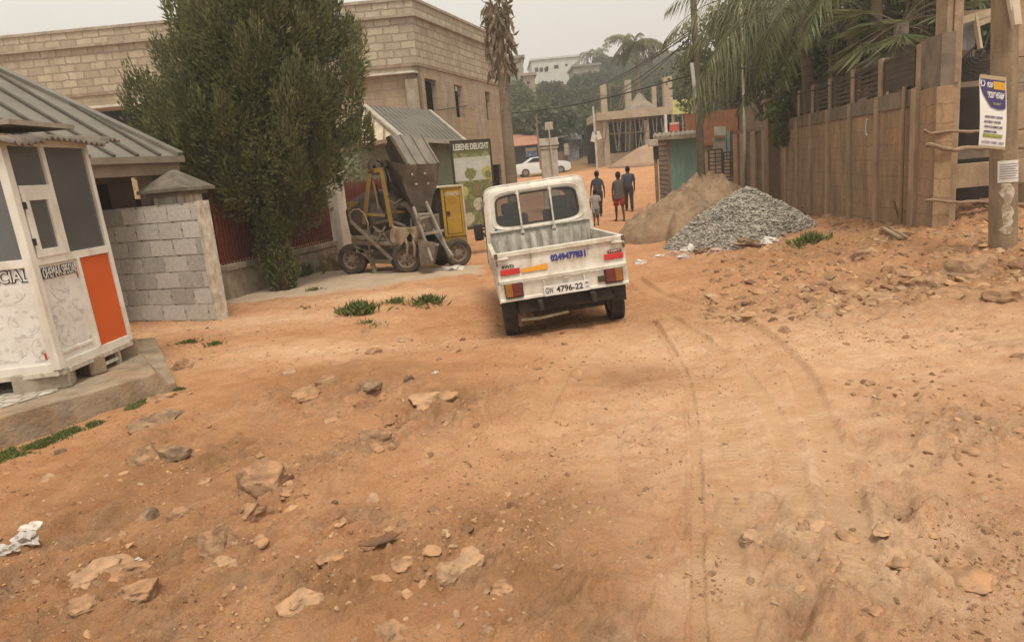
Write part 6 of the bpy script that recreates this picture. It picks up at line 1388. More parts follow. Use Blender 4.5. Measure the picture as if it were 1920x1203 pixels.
# dead palm beside the tan building
def deadpalm():
    Y0 = 24.; cr_ = P(934, 45, Y0); b = P(960, 345, Y0); b = Vector((b.x, b.y, gz(b.x, b.y)-.2)); r = np.random.default_rng(3)
    t = thing('dead_palm', b, 'tall dead palm trunk with a ragged crown of dry hanging fronds', 'palm tree'); m = MB(); n = 22
    m.tube([b.lerp(cr_, s) for s in np.linspace(0, 1, n)], [.21-.06*s+.008*(k % 2) for k, s in enumerate(np.linspace(0, 1, n))], 12); m.build('trunk', m_palmbark, t, smooth=True)
    lv = Leaves(); P_ = []; D_ = []
    for k in range(420):
        z = cr_.z+.75-2.2*r.random()**1.3; a = r.uniform(0, 6.28); rr = .12+.30*r.random(); P_.append((cr_.x+math.cos(a)*rr, cr_.y+math.sin(a)*rr, z)); D_.append((math.cos(a)*.35, math.sin(a)*.35, -1 if k % 7 else .4))
    v, f = leafcards(np.array(P_), np.array(D_)+r.normal(size=(420, 3))*.15, .42, .055, .15, 5); lv.add(v-np.array(b), f); lv.build('dry_fronds', lf_dead, t)
    m = MB(); m.tube([P(948, 60, 23.7), P(950, 130, 23.7), P(941, 205, 23.7)], .02, 5); m.build('hanging_stalk', m_wood, t)
deadpalm()
# coconut palms
c = P(1192, 82, 62); palm('coconut_palm', c, (P(1200, 290, 62).x, 62, 1.), 'coconut palm rising behind the half-built frame', 24, 3.0, seed=2, r0=.2, ll=.8, lw=.035, nleaf=34)
c = P(1113, 104, 140); palm('coconut_palm', c, (c.x, 140, gz(c.x, 140)-.5), 'small distant coconut palm on the skyline by the white hill building', 15, 4.0, seed=5, r0=.25, ll=1.1, lw=.07, nleaf=16)
c = P(1500, 20, 17.5)
dl = [((-1, -.3, -.25), 3.7, 1.0), ((-1, -.4, -.05), 4.0, 1.35), ((-.8, .2, .4), 3.2, 1.9), ((-.9, -.15, -.45), 3.5, .8), ((-1, -.1, .5), 3.6, 1.5), ((-1, -.5, .2), 3.4, 1.5), ((-.5, -.8, .5), 2.8, 2.0), ((-1, .1, .25), 2.8, 1.3), ((-.7, -.2, -.6), 2.8, .8), ((-.45, -.6, -.5), 2.4, .9)]
palm('coconut_palm', c, (c.x+.5, 17.8, -.2), 'large coconut palm behind the louvred wall with long fronds hanging over the street', 16, 3.2, seed=8, r0=.15, dirs=dl, ll=.8, lw=.013, nleaf=56, hang=.5)
c = P(1640, -60, 15.2); palm('coconut_palm', c, (c.x+.3, 15.6, -.2), 'palm with long pale fronds reaching up above the louvred wall', 16, 2.6, seed=14, r0=.13, ll=.8, lw=.016, nleaf=60)
def fanpalm(px, py, Y, lab, seed=0, n=14, R=.9):
    c = P(px, py, Y); b = Vector((c.x, c.y, -.1)); t = thing('fan_palm', b, lab, 'palm tree'); r = np.random.default_rng(seed); m = MB(); m.tube([b, c], .13, 10); m.build('trunk', m_palmbark, t, smooth=True); lv = Leaves(); tb = MB()
    for k in range(n):
        a = k*2.4; e = r.uniform(-.6, .9); d = Vector((math.cos(a), math.sin(a), e)).normalized(); h = c+d*R*.75; tb.tube([c, c+d*R*.4+Vector((0, 0, .05)), h], .012, 4)
        sd = d.cross(Vector((0, 0, 1))).normalized(); P_ = []; D_ = []
        for j in range(20): th = math.radians(-85+170*j/19); P_.append(h); D_.append(d*math.cos(th)+sd*math.sin(th)+Vector((0, 0, -.25)))
        v, f = leafcards(np.array(P_), np.array(D_), R*.75, .03, .03, seed*10+k); lv.add(v-np.array(b), f)
    tb.build('stalk', m_palmbark, t); lv.build('fan_leaves', lf_palm, t)
fanpalm(1690, 45, 14.2, 'dark fan palm standing close behind the spiked louvre fence', 3, 22, 1.0)
fanpalm(1600, 30, 17.0, 'smaller fan palm further back behind the spiked louvre fence', 6, 18, .9)
# trees behind the right wall
for i, (px, Y, H, R, lm, lab) in enumerate(((1560, 19.5, 6.8, 2.2, lf_mid, 'airy green tree above the middle of the louvred wall'), (1450, 24, 7.5, 2.6, lf_dark, 'dark leafy tree behind the brown house and the hanging frond'), (1720, 17, 6.6, 1.8, lf_dark, 'dark bushy tree behind the near end of the louvred wall'), (1640, 26, 9.5, 3.2, lf_mid, 'tall green tree furthest back behind the louvred wall'), (1850, 18, 8, 2.6, lf_mid, 'green tree behind the half-built block house'), (1380, 36, 9, 3.3, lf_dark, 'dark tree beyond the rusty red sheet house'), (1510, 19.5, 4.0, 1.1, lf_lite, 'small light green shrub showing above the far louvre panels'), (1950, 24, 9, 3, lf_dark, 'dark tree far right behind the half-built block house'))):
    c = P(px, 200, Y); broadtree((c.x, Y, gz(c.x, Y)-.1), H, R, lab, None, lm, 20+i, 34, 190, .13 if Y < 20 else .17)
# thin stems
for i, (px, Y) in enumerate(((1556, 16.9), (1568, 17.0), (1392, 22))):
    c = P(px, 200, Y); m = MB(); tp = P(px-4, -30, Y); m.tube([(c.x, Y, 0), (c.x+.05, Y, 2), tuple(tp)], [.05, .045, .03], 6); m2 = m.build('bare_stem', m_bark if i < 2 else mat('pale_stem', (.42, .38, .30)), loc=(c.x, Y, 0), smooth=True); tag(m2, ['bare dark stem behind the louvred wall, left one of the pair', 'bare dark stem behind the louvred wall, right one of the pair', 'pale bare stem showing through the hanging palm frond'][i], 'stem')
# ------------------------------------------------------------ hillside trees
protos = []
for k, (lm, lab) in enumerate(((lf_dark, 'dense dark green tree in the thicket on the hillside'), (lf_mid, 'mid green tree in the thicket on the hillside'), (lf_lite, 'light green tree in the thicket on the hillside'), (lf_dark, 'low dark bush in the thicket on the hillside'))):
    protos.append(lab); 
first = {}
def hilltree(k, x, y, H, seed):
    lab = protos[k]
    if k not in first: first[k] = broadtree((x, y, gz(x, y)-.4), 7. if k < 3 else 3., 3.4 if k < 3 else 2.4, lab, 'trees on the hillside', (lf_dark, lf_mid, lf_lite, lf_dark)[k], 60+k, 30, 120, .36, wide=.5, name='tree' if k < 3 else 'bush', cat='tree' if k < 3 else 'bush'); o = first[k]
    else: o = copy_tree(first[k])
    s = H/(7. if k < 3 else 3.); o.location = (x, y, gz(x, y)-.4); o.scale = (s, s, s); o.rotation_euler = (0, 0, seed*1.7)
rr = random.Random(12)
for Y, pxs, H in ((68, range(965, 1345, 34), 4.6), (76, range(950, 1350, 32), 4.8), (86, range(955, 1400, 32), 5), (98, range(965, 1420, 34), 5), (116, range(1100, 1420, 34), 4.5), (140, range(1135, 1420, 34), 5), (170, range(1140, 1460, 30), 5), (210, range(1150, 1400, 30), 6)):
    for px in pxs:
        p = px+rr.uniform(-14, 14); y = Y+rr.uniform(-4, 4); c = P(p, 250, y)
        if Y == 68 and 1110 < p < 1265: continue
        hilltree(rr.choice((0, 0, 1, 1, 2, 3) if Y < 100 else (0, 0, 1, 3)), c.x, y, H*rr.uniform(.7, 1.1), rr.random()*9)
# ------------------------------------------------------------ hillside and mid-distance buildings
def bbox(m, x0, x1, y0, y1, z0, z1): return m.hexa([(x0, y0, z0), (x1, y0, z0), (x1, y1, z0), (x0, y1, z0)], [(x0, y0, z1), (x1, y0, z1), (x1, y1, z1), (x0, y1, z1)])
def farbox(name, lab, px0, px1, py0, py1, Y, mt_, wins=(), depth=8., zfloor=None, wm=m_dark, parapet=.0, cat='building', roofm=None):
    a = P(px0, py1, Y); b = P(px1, py0, Y); cxy = ((a.x+b.x)/2, Y); z1 = (P(px0, py0, Y).z+b.z)/2; z0 = zfloor if zfloor is not None else a.z-6
    t = thing(name, (cxy[0], Y, z0), lab, cat); m = MB(); bbox(m, a.x, b.x, Y, Y+depth, z0, z1); m.build('wall', mt_, t)
    m = MB(); bbox(m, a.x-.3, b.x+.3, Y-.3, Y+depth+.3, z1, z1+.35); m.build('roof', roofm or mt_, t)
    for (wx0, wy0, wx1, wy1) in wins:
        c = P(wx0, wy1, Y); d = P(wx1, wy0, Y); m = MB(); bbox(m, c.x, d.x, Y-.06, Y+.05, c.z, d.z); w_ = m.build('window', wm, t)
    return t, a, b, z0, z1
m_hw = mat('hill_white', (.66, .64, .60), .8, (.56, .54, .50), 1.); m_hg = mat('hill_grey', (.33, .30, .25), .9, (.25, .22, .18), .6, dirt=(.17, .14, .11)); m_hb = mat('hill_tan', (.42, .36, .28), .9, (.33, .28, .21), .7)
farbox('hill_house', 'long white building with dark windows on the hilltop', 999, 1087, 110, 150, 150, m_hw, [(1003+k*9, 127, 1009+k*9, 135) for k in range(3)]+[(1024, 124, 1028, 132), (1039, 122, 1047, 129), (1060, 120, 1064, 124)], 14)
farbox('hill_house', 'grey two-storey hillside house with an outside stair at the left', 948, 980, 110, 166, 105, m_hg, [(952, 128, 962, 136), (966, 128, 972, 136)], 8)
farbox('hill_house', 'grey-brown block house below the small skyline palm', 1079, 1124, 124, 175, 130, m_hg, [(1085, 140, 1092, 150), (1103, 138, 1108, 148), (1113, 136, 1120, 143)], 9)
farbox('hill_house', 'pale distant house on the far skyline left of the slim pole', 1238, 1282, 97, 125, 230, m_hb, [(1246, 105, 1252, 110), (1262, 104, 1268, 109)], 12)
farbox('hill_house', 'small pinkish house low on the hillside behind the dead palm', 984, 1002, 142, 180, 100, mat('hill_pink', (.42, .30, .24), .9, (.33, .24, .19)), [(988, 152, 993, 158)], 6)
# half-built concrete frame across the street
def frameb():
    Y0 = 55.; q = lambda px, py, Y=Y0: P(px, py, Y); z0 = q(1180, 302).z-.8
    t = thing('unfinished_building', (q(1185, 300).x, Y0+3, z0), 'half-built concrete frame with bare columns, one slab and timber props', 'building'); mc = mat('frame_concrete', (.42, .34, .25), .9, (.33, .26, .18), 2., .2)
    def col(px, py0, w_=.75, dy=0.): c = q(px, py0, Y0+dy); m = MB(); bbox(m, c.x-w_/2, c.x+w_/2, Y0+dy, Y0+dy+w_, z0, c.z); m.build('column', mc, t)
    for px, py, dy, w_ in ((1131, 157, 0, .38), (1177, 150, 5, .42), (1252, 143, 0, .55), (1212, 225, 0, .3), (1226, 160, 5, .3)): col(px, py, w_*1.15, dy)
    a, b = q(1118, 224), q(1262, 212); zt = q(1185, 206).z; zb = q(1185, 221).z; m = MB(); bbox(m, a.x, b.x, Y0-.3, Y0+6, zb, zt); m.build('slab', mc, t)
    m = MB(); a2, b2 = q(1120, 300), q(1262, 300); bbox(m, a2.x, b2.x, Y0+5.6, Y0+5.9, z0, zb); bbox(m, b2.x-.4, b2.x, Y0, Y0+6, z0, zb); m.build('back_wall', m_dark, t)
    m = MB(); bbox(m, a2.x, a2.x+.9, Y0+.1, Y0+.4, z0, zb); bbox(m, a2.x, b2.x, Y0+.05, Y0+.35, z0, q(1180, 285).z); m.build('low_wall', mat('plinth_blocks', (.33, .25, .17), .9, (.25, .18, .12)), t)
    m = MB(); r = random.Random(1)
    for k in range(14):
        px = 1140+k*8.3; dx = r.uniform(-.5, .5); m.bar(q(px, 284, Y0-.15)+Vector((dx, 0, 0)), q(px, 221, Y0-.1), .07)
    m.bar(q(1138, 252, Y0-.2), q(1220, 246, Y0-.2), .06); m.build('timber_props', mat('prop_wood', (.20, .16, .11), .9), t)
    m = MB()
    for px, p2 in ((1146, 1142), (1160, 1170), (1165, 1176)): m.bar(q(px, 205), q(p2, 160), .07)
    m.bar(q(1143, 160), q(1165, 162), .08); m.build('upper_props', bpy.data.materials['prop_wood'], t)
    # thatched-looking rubble on the slab
    m = MB(); cc = q(1212, 205); v = []; 
    m.lathe((cc.x, Y0+2.5, zt), (0, 0, 1), [(1.5, 0), (1.1, .35), (.55, .8), (.2, 1.25), (0, 1.35)], 14); m.build('covered_pile', mat('pile_cover', (.30, .25, .18), .95, (.2, .16, .12), 2., .5), t)
    # yellow-green board and red banner
    a = q(1261, 215, 50); b = q(1309, 215, 50); zt2 = q(1285, 186, 50).z; zb2 = q(1285, 213, 50).z
    t2 = thing('billboard', ((a.x+b.x)/2, 50, gz(a.x, 50)), 'pale yellow-green billboard on steel posts beside the half-built frame', 'billboard')
    m = MB(); bbox(m, a.x, b.x, 49.95, 50.05, zb2, zt2); bd = m.build('board', mat('lime_board', (.52, .53, .22), .7, (.40, .42, .15), 2.5), t2)
    for i, (u, v_) in enumerate(((.2, .6), (.5, .65), (.72, .5), (.35, .3), (.85, .35))):
        m = MB(); cx_ = a.x+(b.x-a.x)*u; cz_ = zb2+(zt2-zb2)*v_; m.add([(cx_+.18*math.cos(k)*(1+.3*math.sin(3*k)), 49.93, cz_+.13*math.sin(k)) for k in np.linspace(0, 5.6, 9)], [tuple(range(9))]); m.build('printed_shape', mat('lime_print', (.16, .22, .06), .8) if i == 0 else bpy.data.materials['lime_print'], bd)
    for px in (1265, 1281, 1296): c = q(px, 250, 50.1); m = MB(); m.bar((c.x, 50.12, gz(c.x, 50)-.3), (c.x, 50.12, zt2), .09); m.build('post', m_steel, t2)
    a = q(1256, 247, 49); b = q(1273, 229, 49); m = MB(); bbox(m, a.x, b.x, 49, 49.04, a.z, b.z); ob = m.build('cloth', mat('red_banner', (.40, .07, .05), .8, (.5, .2, .15), 3., lo=.5, hi=.7), (t3 := thing('red_banner', (a.x, 49, gz(a.x, 49)), 'small red banner with a pale top on a white post', 'banner')))
    m = MB(); bbox(m, a.x, b.x, 48.98, 49.0, b.z-.12, b.z); m.build('pale_band', mat('banner_pale', (.55, .45, .42), .8), t3)
    c = q(1250, 260, 49); m = MB(); m.bar((c.x, 49.1, gz(c.x, 49)-.2), (c.x, 49.1, q(1250, 214, 49).z), .28, .14); m.build('post', mat('white_post', (.66, .63, .58), .7), t3)
    # earth mound in front
    m = MB(); p = q(1215, 296, 52)
    g = MB(); g.lathe((0, 0, 0), (0, 0, 1), [(3.2, -.3), (2.6, .15), (1.7, .6), (.8, 1.1), (.2, 1.3), (0, 1.32)], 24); o = g.build('earth_mound', mat('mound_earth', (.38, .25, .155), .95, (.29, .19, .12), 1., .5), smooth=True); o.location = (p.x, 52, gz(p.x, 52)); tag(o, 'low brown earth mound in front of the half-built concrete frame', 'mound')
frameb()
def midstuff():
    q = P
    # thin sign post with two papers
    c = q(1116, 300, 46); z0 = gz(c.x, 46); t = thing('leaning_signpost', (c.x, 46, z0), 'thin white post with two crumpled white notices beside the frame', 'sign post')
    m = MB(); m.bar((c.x+.1, 46, z0-.2), tuple(q(1112, 200, 46)), .10); m.build('post', mat('post_white', (.58, .54, .47), .8), t)
    for px, py, w_, h in ((1113, 257, .28, .6), (1122, 254, .3, .5)): p = q(px, py, 45.9); m = MB(); m.box(p, (w_, .02, h), Matrix.Rotation(.3 if px < 1115 else -.3, 3, 'Y')); m.build('notice', mat('notice_white', (.66, .63, .57), .7), t)
    # shed with orange roof
    a = q(938, 250, 62); b = q(1010, 250, 62); z0 = gz(a.x, 62); ze = q(975, 275, 62).z; zr = q(975, 253, 65).z
    t = thing('orange_roof_shop', ((a.x+b.x)/2, 63, z0), 'low shop with a faded orange-red sheet roof and dark front', 'shop')
    m = MB(); m.slab([(a.x-.5, 61.5, ze), (b.x+.1, 61.5, ze+.05), (b.x+.1, 65.5, zr+.05), (a.x-.5, 65.5, zr)], (0, 0, .06)); m.build('roof', mat('orange_roof', (.42, .205, .125), .8, (.34, .16, .10), 1., .1), t)
    m = MB(); bbox(m, a.x, b.x, 62, 65.4, z0-.5, ze); m.build('wall', mat('dark_green_front', (.045, .06, .042), .8, (.03, .035, .028)), t)
    m = MB(); c = q(997, 288, 61.8); bbox(m, c.x-.5, c.x+.45, 61.85, 61.95, c.z-.25, c.z+.45); bo = m.build('blue_poster', mat('blue_poster', (.10, .13, .28), .7, (.4, .4, .45), 6., lo=.55, hi=.6), t); m = MB(); bbox(m, c.x-.5, c.x+.45, 61.8, 61.85, c.z+.2, c.z+.5); m.build('poster_top', mat('poster_top', (.5, .42, .33), .8), bo)
    # grey roof shop
    a = q(996, 262, 66); b = q(1064, 258, 66); z0 = gz(a.x, 66); ze = q(1030, 262, 66).z; zr = q(1030, 238, 70).z
    t = thing('grey_roof_shop', ((a.x+b.x)/2, 67, z0), 'small open-fronted shop with a pale grey sheet roof', 'shop')
    m = MB(); m.slab([(a.x, 65.5, ze), (b.x, 65.5, ze+.1), (b.x, 70, zr+.15), (a.x, 70, zr)], (0, 0, .06)); m.build('roof', mat('pale_sheet_roof', (.44, .41, .30), .7, (.36, .33, .24), 1.5, .1), t)
    m = MB(); bbox(m, a.x+.2, b.x-.2, 68.5, 69.9, z0-.5, ze+.2); m.build('wall', m_dark, t); m = MB(); bbox(m, a.x+.2, b.x-.2, 65.9, 68.4, z0-.5, z0+.9); m.build('counter', mat('counter_brown', (.3, .2, .13), .9), t)
    for s in (.1, .5, .95): x = a.x+(b.x-a.x)*s; m = MB(); m.bar((x, 65.9, z0-.3), (x, 65.9, ze+.05), .1); m.build('post', m_wood, t)
    c = q(1061, 280, 65.5); m = MB(); bbox(m, c.x-.15, c.x+.25, 65.5, 65.55, c.z-.5, c.z+.5); m.build('hanging_cloth', mat('pink_cloth', (.5, .4, .33), .9), t)
    # blue stall
    farbox('blue_stall', 'narrow stall with worn blue patterned front', 1065, 1084, 262, 300, 66, mat('worn_blue', (.13, .15, .19), .8, (.28, .24, .2), 4., lo=.45, hi=.6), [(1067, 250, 1082, 256)], 2, gz(P(1075, 300, 66).x, 66)-.3, mat('stall_sign', (.5, .48, .42), .8), cat='stall')
    # white gate pillar with a post
    c = q(1032, 330, 30.5); z0 = gz(c.x, 30.5); zt = q(1032, 273, 30.5).z
    t = thing('white_gate_pillar', (c.x, 30.5, z0), 'white masonry gate pillar with moulded cap and old post behind the pickup', 'pillar'); mp = mat('pillar_paint', (.64, .60, .52), .85, (.44, .39, .32), 2., .1, dirt=(.25, .19, .13), dsc=(3, 3, 1))
    m = MB(); m.box((c.x, 30.5, (z0+zt)/2-.2), (.68, .6, zt-z0+.4)); m.build('shaft', mp, t, bevel=.01); m = MB(); m.box((c.x, 30.5, zt+.05), (.86, .78, .10)); m.box((c.x, 30.5, zt-.09), (.78, .7, .07)); m.box((c.x, 30.5, zt+.2), (.8, .7, .2)); m.build('cap', mp, t, bevel=.01)
    m = MB(); m.bar(q(1037, 322, 30.1), q(1028, 232, 30.1), .22, .05); m.box(q(1029, 236, 30.05), (.32, .05, .3)); m.build('plank', mat('pale_plank_far', (.50, .44, .34), .85, (.4, .34, .25)), t)
    m = MB(); m.bar(q(1014, 318, 29.9), q(1005, 218, 29.9), .07); m.build('thin_pole', m_wood, t)
    # dark lamp shape
    # brown kerb strip of the crossing street: earth bank
    # house fragment on the right behind trees
    a = q(1595, 150, 27); b = q(1790, 150, 27); m = MB(); t = thing('tan_house', ((a.x+b.x)/2, 28, 0), 'tan rendered house showing between the palms above the louvred wall', 'house'); bbox(m, a.x, b.x, 27, 32, -.3, q(1650, 52, 27).z); m.build('wall', mat('tan_render', (.42, .33, .24), .9, (.34, .26, .18), 1.5), t); m = MB(); z = q(1650, 52, 27).z; bbox(m, a.x-.4, b.x+.4, 26.6, 32.4, z, z+.3); m.build('roof', m_conc, t)
    for px in (1625, 1668): p = q(px, 90, 27); m = MB(); bbox(m, p.x-.4, p.x+.4, 26.95, 27.05, p.z-.5, p.z+.5); m.build('window', m_dark, t)
    a = q(1505, 150, 25.5); 
midstuff()
# ------------------------------------------------------------ white car far off
def car():
    Y0 = 57.; c = P(1016, 331, Y0); z0 = gz(c.x, Y0); t = thing('parked_car', (c.x, Y0, z0), 'white saloon car parked side-on beyond the white gate pillar', 'car', rot=(0, 0, math.radians(6)))
    mp = mat('car_white', (.72, .71, .69), .3, (.68, .67, .65), 1., 0, spec=.6)
    def B(mb, name, m, par=None, **k): return mb.build(name, m, par or t, local=True, **k)
    prof = [(-2.2, .45), (-2.22, .75), (-2.1, .95), (-1.7, 1.02), (-1.35, 1.05), (-.75, 1.42), (.55, 1.45), (1.15, 1.05), (1.9, .93), (2.18, .78), (2.22, .45), (2.0, .28), (-2.0, .28)]
    secs = []
    for y, s in ((-.86, .0), (-.84, .0), (-.60, 1.), (.60, 1.), (.84, 0), (.86, 0)):
        secs.append([Vector((x, y*(.98 if z > .9 else 1), z-(.06 if abs(y) > .85 else 0)-(.0 if s else max(0, z-1.02)*.12))) for x, z in prof])
    m = MB(); m.loft(secs); B(m, 'body', mp, smooth='auto')
    g = [(-1.2, 1.06), (-.72, 1.36), (.52, 1.38), (1.0, 1.06)]
    m = MB(); m.slab([(x, -.865, z) for x, z in g], (0, .01, 0)); B(m, 'side_window', m_ink)
    m = MB(); m.slab([(x, .865, z) for x, z in g], (0, -.01, 0)); B(m, 'side_window', m_ink)
    m = MB(); m.bar((-.1, -.875, 1.06), (-.1, -.872, 1.38), .05, .01); B(m, 'pillar', mp)
    for x in (-1.38, 1.38):
        for y in (-.80, .80): m = MB(); m.lathe((x, y, .31), (0, 1, 0), [(.0, -.1), (.2, -.1), (.31, -.09), (.31, .09), (.2, .1), (0, .1)], 20); w_ = B(m, 'wheel', m_tyre, smooth='auto'); m = MB(); m.lathe((x, y*1.13, .31), (0, 1, 0), [(0, -.02), (.19, -.01), (.19, .01), (0, .02)], 14); B(m, 'rim', m_steel, w_)
    m = MB(); m.box((-2.19, -.6, .82), (.06, .3, .14)); B(m, 'tail_light', m_red); m = MB(); m.box((2.17, -.6, .72), (.08, .3, .14)); B(m, 'headlight', m_glass)
    m = MB(); m.box((.9, -.95, 1.02), (.12, .16, .12)); B(m, 'door_mirror', mp)
car()
# ------------------------------------------------------------ people
def skinmesh(name, pts, edges, mt_, parent, sub=2, root=0):
    me = bpy.data.meshes.new(name); me.from_pydata([p[:3] for p in pts], edges, []); o = bpy.data.objects.new(name, me); COL.objects.link(o)
    o.modifiers.new('skin', 'SKIN').use_smooth_shade = True; s = o.modifiers.new('sub', 'SUBSURF'); s.levels = s.render_levels = sub
    for i, p in enumerate(pts): d = me.skin_vertices[0].data[i]; d.radius = (p[3], p[3] if len(p) < 5 else p[4]); d.use_root = i == root
    bpy.context.view_layer.update(); m2 = bpy.data.meshes.new_from_object(o.evaluated_get(bpy.context.evaluated_depsgraph_get())); bpy.data.objects.remove(o); bpy.data.meshes.remove(me)
    m2.name = name; m2.materials.clear(); m2.materials.append(mt_); m2.polygons.foreach_set('use_smooth', [True]*len(m2.polygons)); o = bpy.data.objects.new(name, m2); COL.objects.link(o); o.parent = parent; MW[o.name] = MW[parent.name]; return o
m_skin = mat('brown_skin', (.075, .042, .026), .55, (.06, .033, .02), 6., 0); m_hair = mat('black_hair', (.012, .010, .009), .9)
def person(px, py, Y, H, rz, lab, shirt, short, pose, sleeves=True, long_=False, loose=0., name='person'):
    g = P(px, py, Y); z0 = gz(g.x, Y); t = thing(name, (g.x, Y, z0+.01), lab, 'person', None, (0, 0, rz)); k = H/1.72
    lf, rf, la, ra = pose['lf'], pose['rf'], pose['la'], pose['ra']   # foot y offsets and arm swing
    V = []; E_ = []
    def v(x, y, z, r, r2=None, p=None):
        V.append((x*k, y*k, z*k, r*k, (r2 or r)*k)); i = len(V)-1
        if p is not None: E_.append((p, i))
        return i
    pel = v(0, 0, .96, .125, .10); sp = v(0, .01, 1.10, .115, .095, pel); ch = v(0, 0, 1.30, .14, .10, sp); nb = v(0, 0, 1.43, .07, .06, ch); nk = v(0, .01, 1.49, .052, .052, nb)
    hd = v(0, .02, 1.56, .072, .08, nk); h2 = v(0, .03, 1.63, .078, .09, hd); h3 = v(0, .02, 1.70, .055, .062, h2)
    v(0, .115, 1.575, .014, .014, hd); v(.082, .01, 1.585, .013, .018, hd); v(-.082, .01, 1.585, .013, .018, hd)
    joints = {}
    for s, f, a in ((-1, lf, la), (1, rf, ra)):
        hip = v(s*.095, 0, .90, .088, .088, pel); bend = max(0, -f)*.25
        kn = v(s*.10, f*.5+.03+bend*.3, .50+bend*.1, .056, .056, hip); cf_ = v(s*.10, f*.72+.0, .34, .052, .052, kn); an = v(s*.10, f-.02, .09+bend*.5, .034, .034, cf_); hl = v(s*.105, f+.05, .04+bend*.35, .036, .030, an); v(s*.115, f+.17, .028+bend*.1, .030, .022, hl)
        sh = v(s*.175, 0, 1.38, .056, .056, ch); el = v(s*.235, a*.35-.02, 1.11, .040, .040, sh); wr = v(s*.245, a*.85+.02, .87, .026, .026, el); pm = v(s*.24, a*.98+.03, .80, .030, .022, wr)
        joints[s] = (V[hip], V[kn], V[sh], V[el], V[wr], V[pm])
        for q in range(4): b = v(s*.24+(-.014), a*.98+.03+(q-1.5)*.020, .735, .0095, .0095, pm); v(s*.235-.01*s, a*1.0+.035+(q-1.5)*.019, .70-.006*(1.5-abs(q-1.5)), .008, .008, b)
        th = v(s*.225, a*.98+.075, .775, .010, .010, pm); v(s*.222, a*.98+.095, .745, .009, .009, th)
    skinmesh('body', V, E_, m_skin, t)
    def B(mb, nm, m, **kk): return mb.build(nm, m, t, local=True, smooth=True, **kk)
    m = MB(); n = 18
    def ell(cx_, cy_, z, a, b): return [Vector((cx_*k+a*k*math.cos(2*math.pi*j/n), cy_*k+b*k*math.sin(2*math.pi*j/n), z*k)) for j in range(n)]
    m.loft([ell(0, .02, z, a, b) for z, a, b in ((1.545, .083, .092), (1.60, .094, .104), (1.655, .094, .104), (1.70, .078, .088), (1.735, .045, .05), (1.745, .01, .01))]); m.v = [Vector((v_.x, v_.y-.012*k, v_.z)) for v_ in m.v]; B(m, 'hair', m_hair)
    lo = .80 if loose else .90
    m = MB(); w0 = .165+loose*.4; m.loft([ell(0, 0, lo, w0+.01, .125+loose*.3), ell(0, 0, 1.02, .158+loose*.3, .12+loose*.2), ell(0, 0, 1.2, .165+loose*.2, .125), ell(0, 0, 1.34, .185, .125), ell(0, 0, 1.41, .165, .10), ell(0, 0, 1.46, .085, .075)], False)
    if sleeves:
        for s in (-1, 1):
            sh, el = joints[s][2], joints[s][3]; a = Vector(sh[:3]); b = Vector(el[:3]); m.tube([a-Vector((s*.06*k, 0, -.02*k)), a, a.lerp(b, .5), a.lerp(b, .78)], [.06*k, .075*k, .072*k, .075*k], 12, False)
    B(m, 'shirt', shirt)
    m = MB(); m.loft([ell(0, 0, z, a, b) for z, a, b in ((1.02, .15, .115), (.93, .165, .128), (.86, .17, .13), (.82, .165, .12))])
    for s in (-1, 1):
        hp, kn = Vector(joints[s][0][:3]), Vector(joints[s][1][:3]); e = .85 if not long_ else 1.
        pts = [hp+Vector((0, 0, .06*k)), hp, hp.lerp(kn, .5), hp.lerp(kn, e)]; rs = [.085*k, .105*k, .098*k, .10*k if not long_ else .075*k]
        if long_: f = lf if s < 0 else rf; pts += [Vector((s*.10*k, (f*.8)*k, .28*k)), Vector((s*.105*k, (f-.01)*k, .09*k))]; rs += [.066*k, .06*k]
        m.tube(pts, rs, 12)
    B(m, 'trousers' if long_ else 'shorts', short)
    for s, f in ((-1, lf), (1, rf)): m = MB(); bend = max(0, -f)*.25; m.loft([[Vector((s*.112*k+a*k, (f+y)*k, z*k+bend*.25)) for a, y in ((-.04, -.03), (.04, -.03), (.05, .12), (.03, .21), (-.02, .21), (-.045, .12))] for z in (.0, .018)]); B(m, 'sandal', m_under)
    return t, joints, k
cl = lambda n, c: mat(n, c, .9, tuple(x*.75 for x in c), 8., .1)
person(1163, 411, 25.6, 1.72, .05, 'person walking away in a loose dark sleeveless shirt and red shorts', cl('faded_black_cloth', (.12, .10, .09)), cl('red_shorts_cloth', (.38, .045, .035)), dict(lf=.16, rf=-.18, la=-.12, ra=.14), False, False, .06)
person(1180, 387, 28.6, 1.74, -.15, 'person walking away in dark t-shirt and dark long trousers beside the one in red shorts', cl('navy_cloth', (.075, .075, .10)), cl('dark_trousers', (.045, .038, .038)), dict(lf=.18, rf=-.22, la=-.15, ra=.25), True, True)
person(1123, 400, 28.0, 1.75, .0, 'person in dark navy top walking away behind the one in pale grey', cl('navy_top', (.055, .06, .085)), cl('black_trousers', (.035, .032, .035)), dict(lf=-.2, rf=.2, la=.2, ra=-.16), False, True)
pt, pj, pk = person(1118, 411, 25.0, 1.25, .0, 'shorter person in a pale grey shirt and shorts carrying a white bag', cl('pale_grey_cloth', (.36, .33, .31)), cl('grey_shorts', (.30, .30, .29)), dict(lf=-.10, rf=.14, la=.1, ra=.05), True, False, .02)
g = MW[pt.name] @ Vector(pj[-1][5][:3]); m = MB(); m.loft([[g+Vector((a*w_+.06, b*w_-.08, z)) for a, b in ((-1, -.5), (1, -.5), (1, .5), (-1, .5))] for z, w_ in ((-.26, .06), (-.22, .085), (-.08, .08), (-.01, .02), (.0, .01))])
o = m.build('carrier_bag', mat('white_plastic_bag', (.75, .75, .76), .4), loc=tuple(g), smooth='auto'); tag(o, 'small white carrier bag in the hand of the person in pale grey', 'bag')
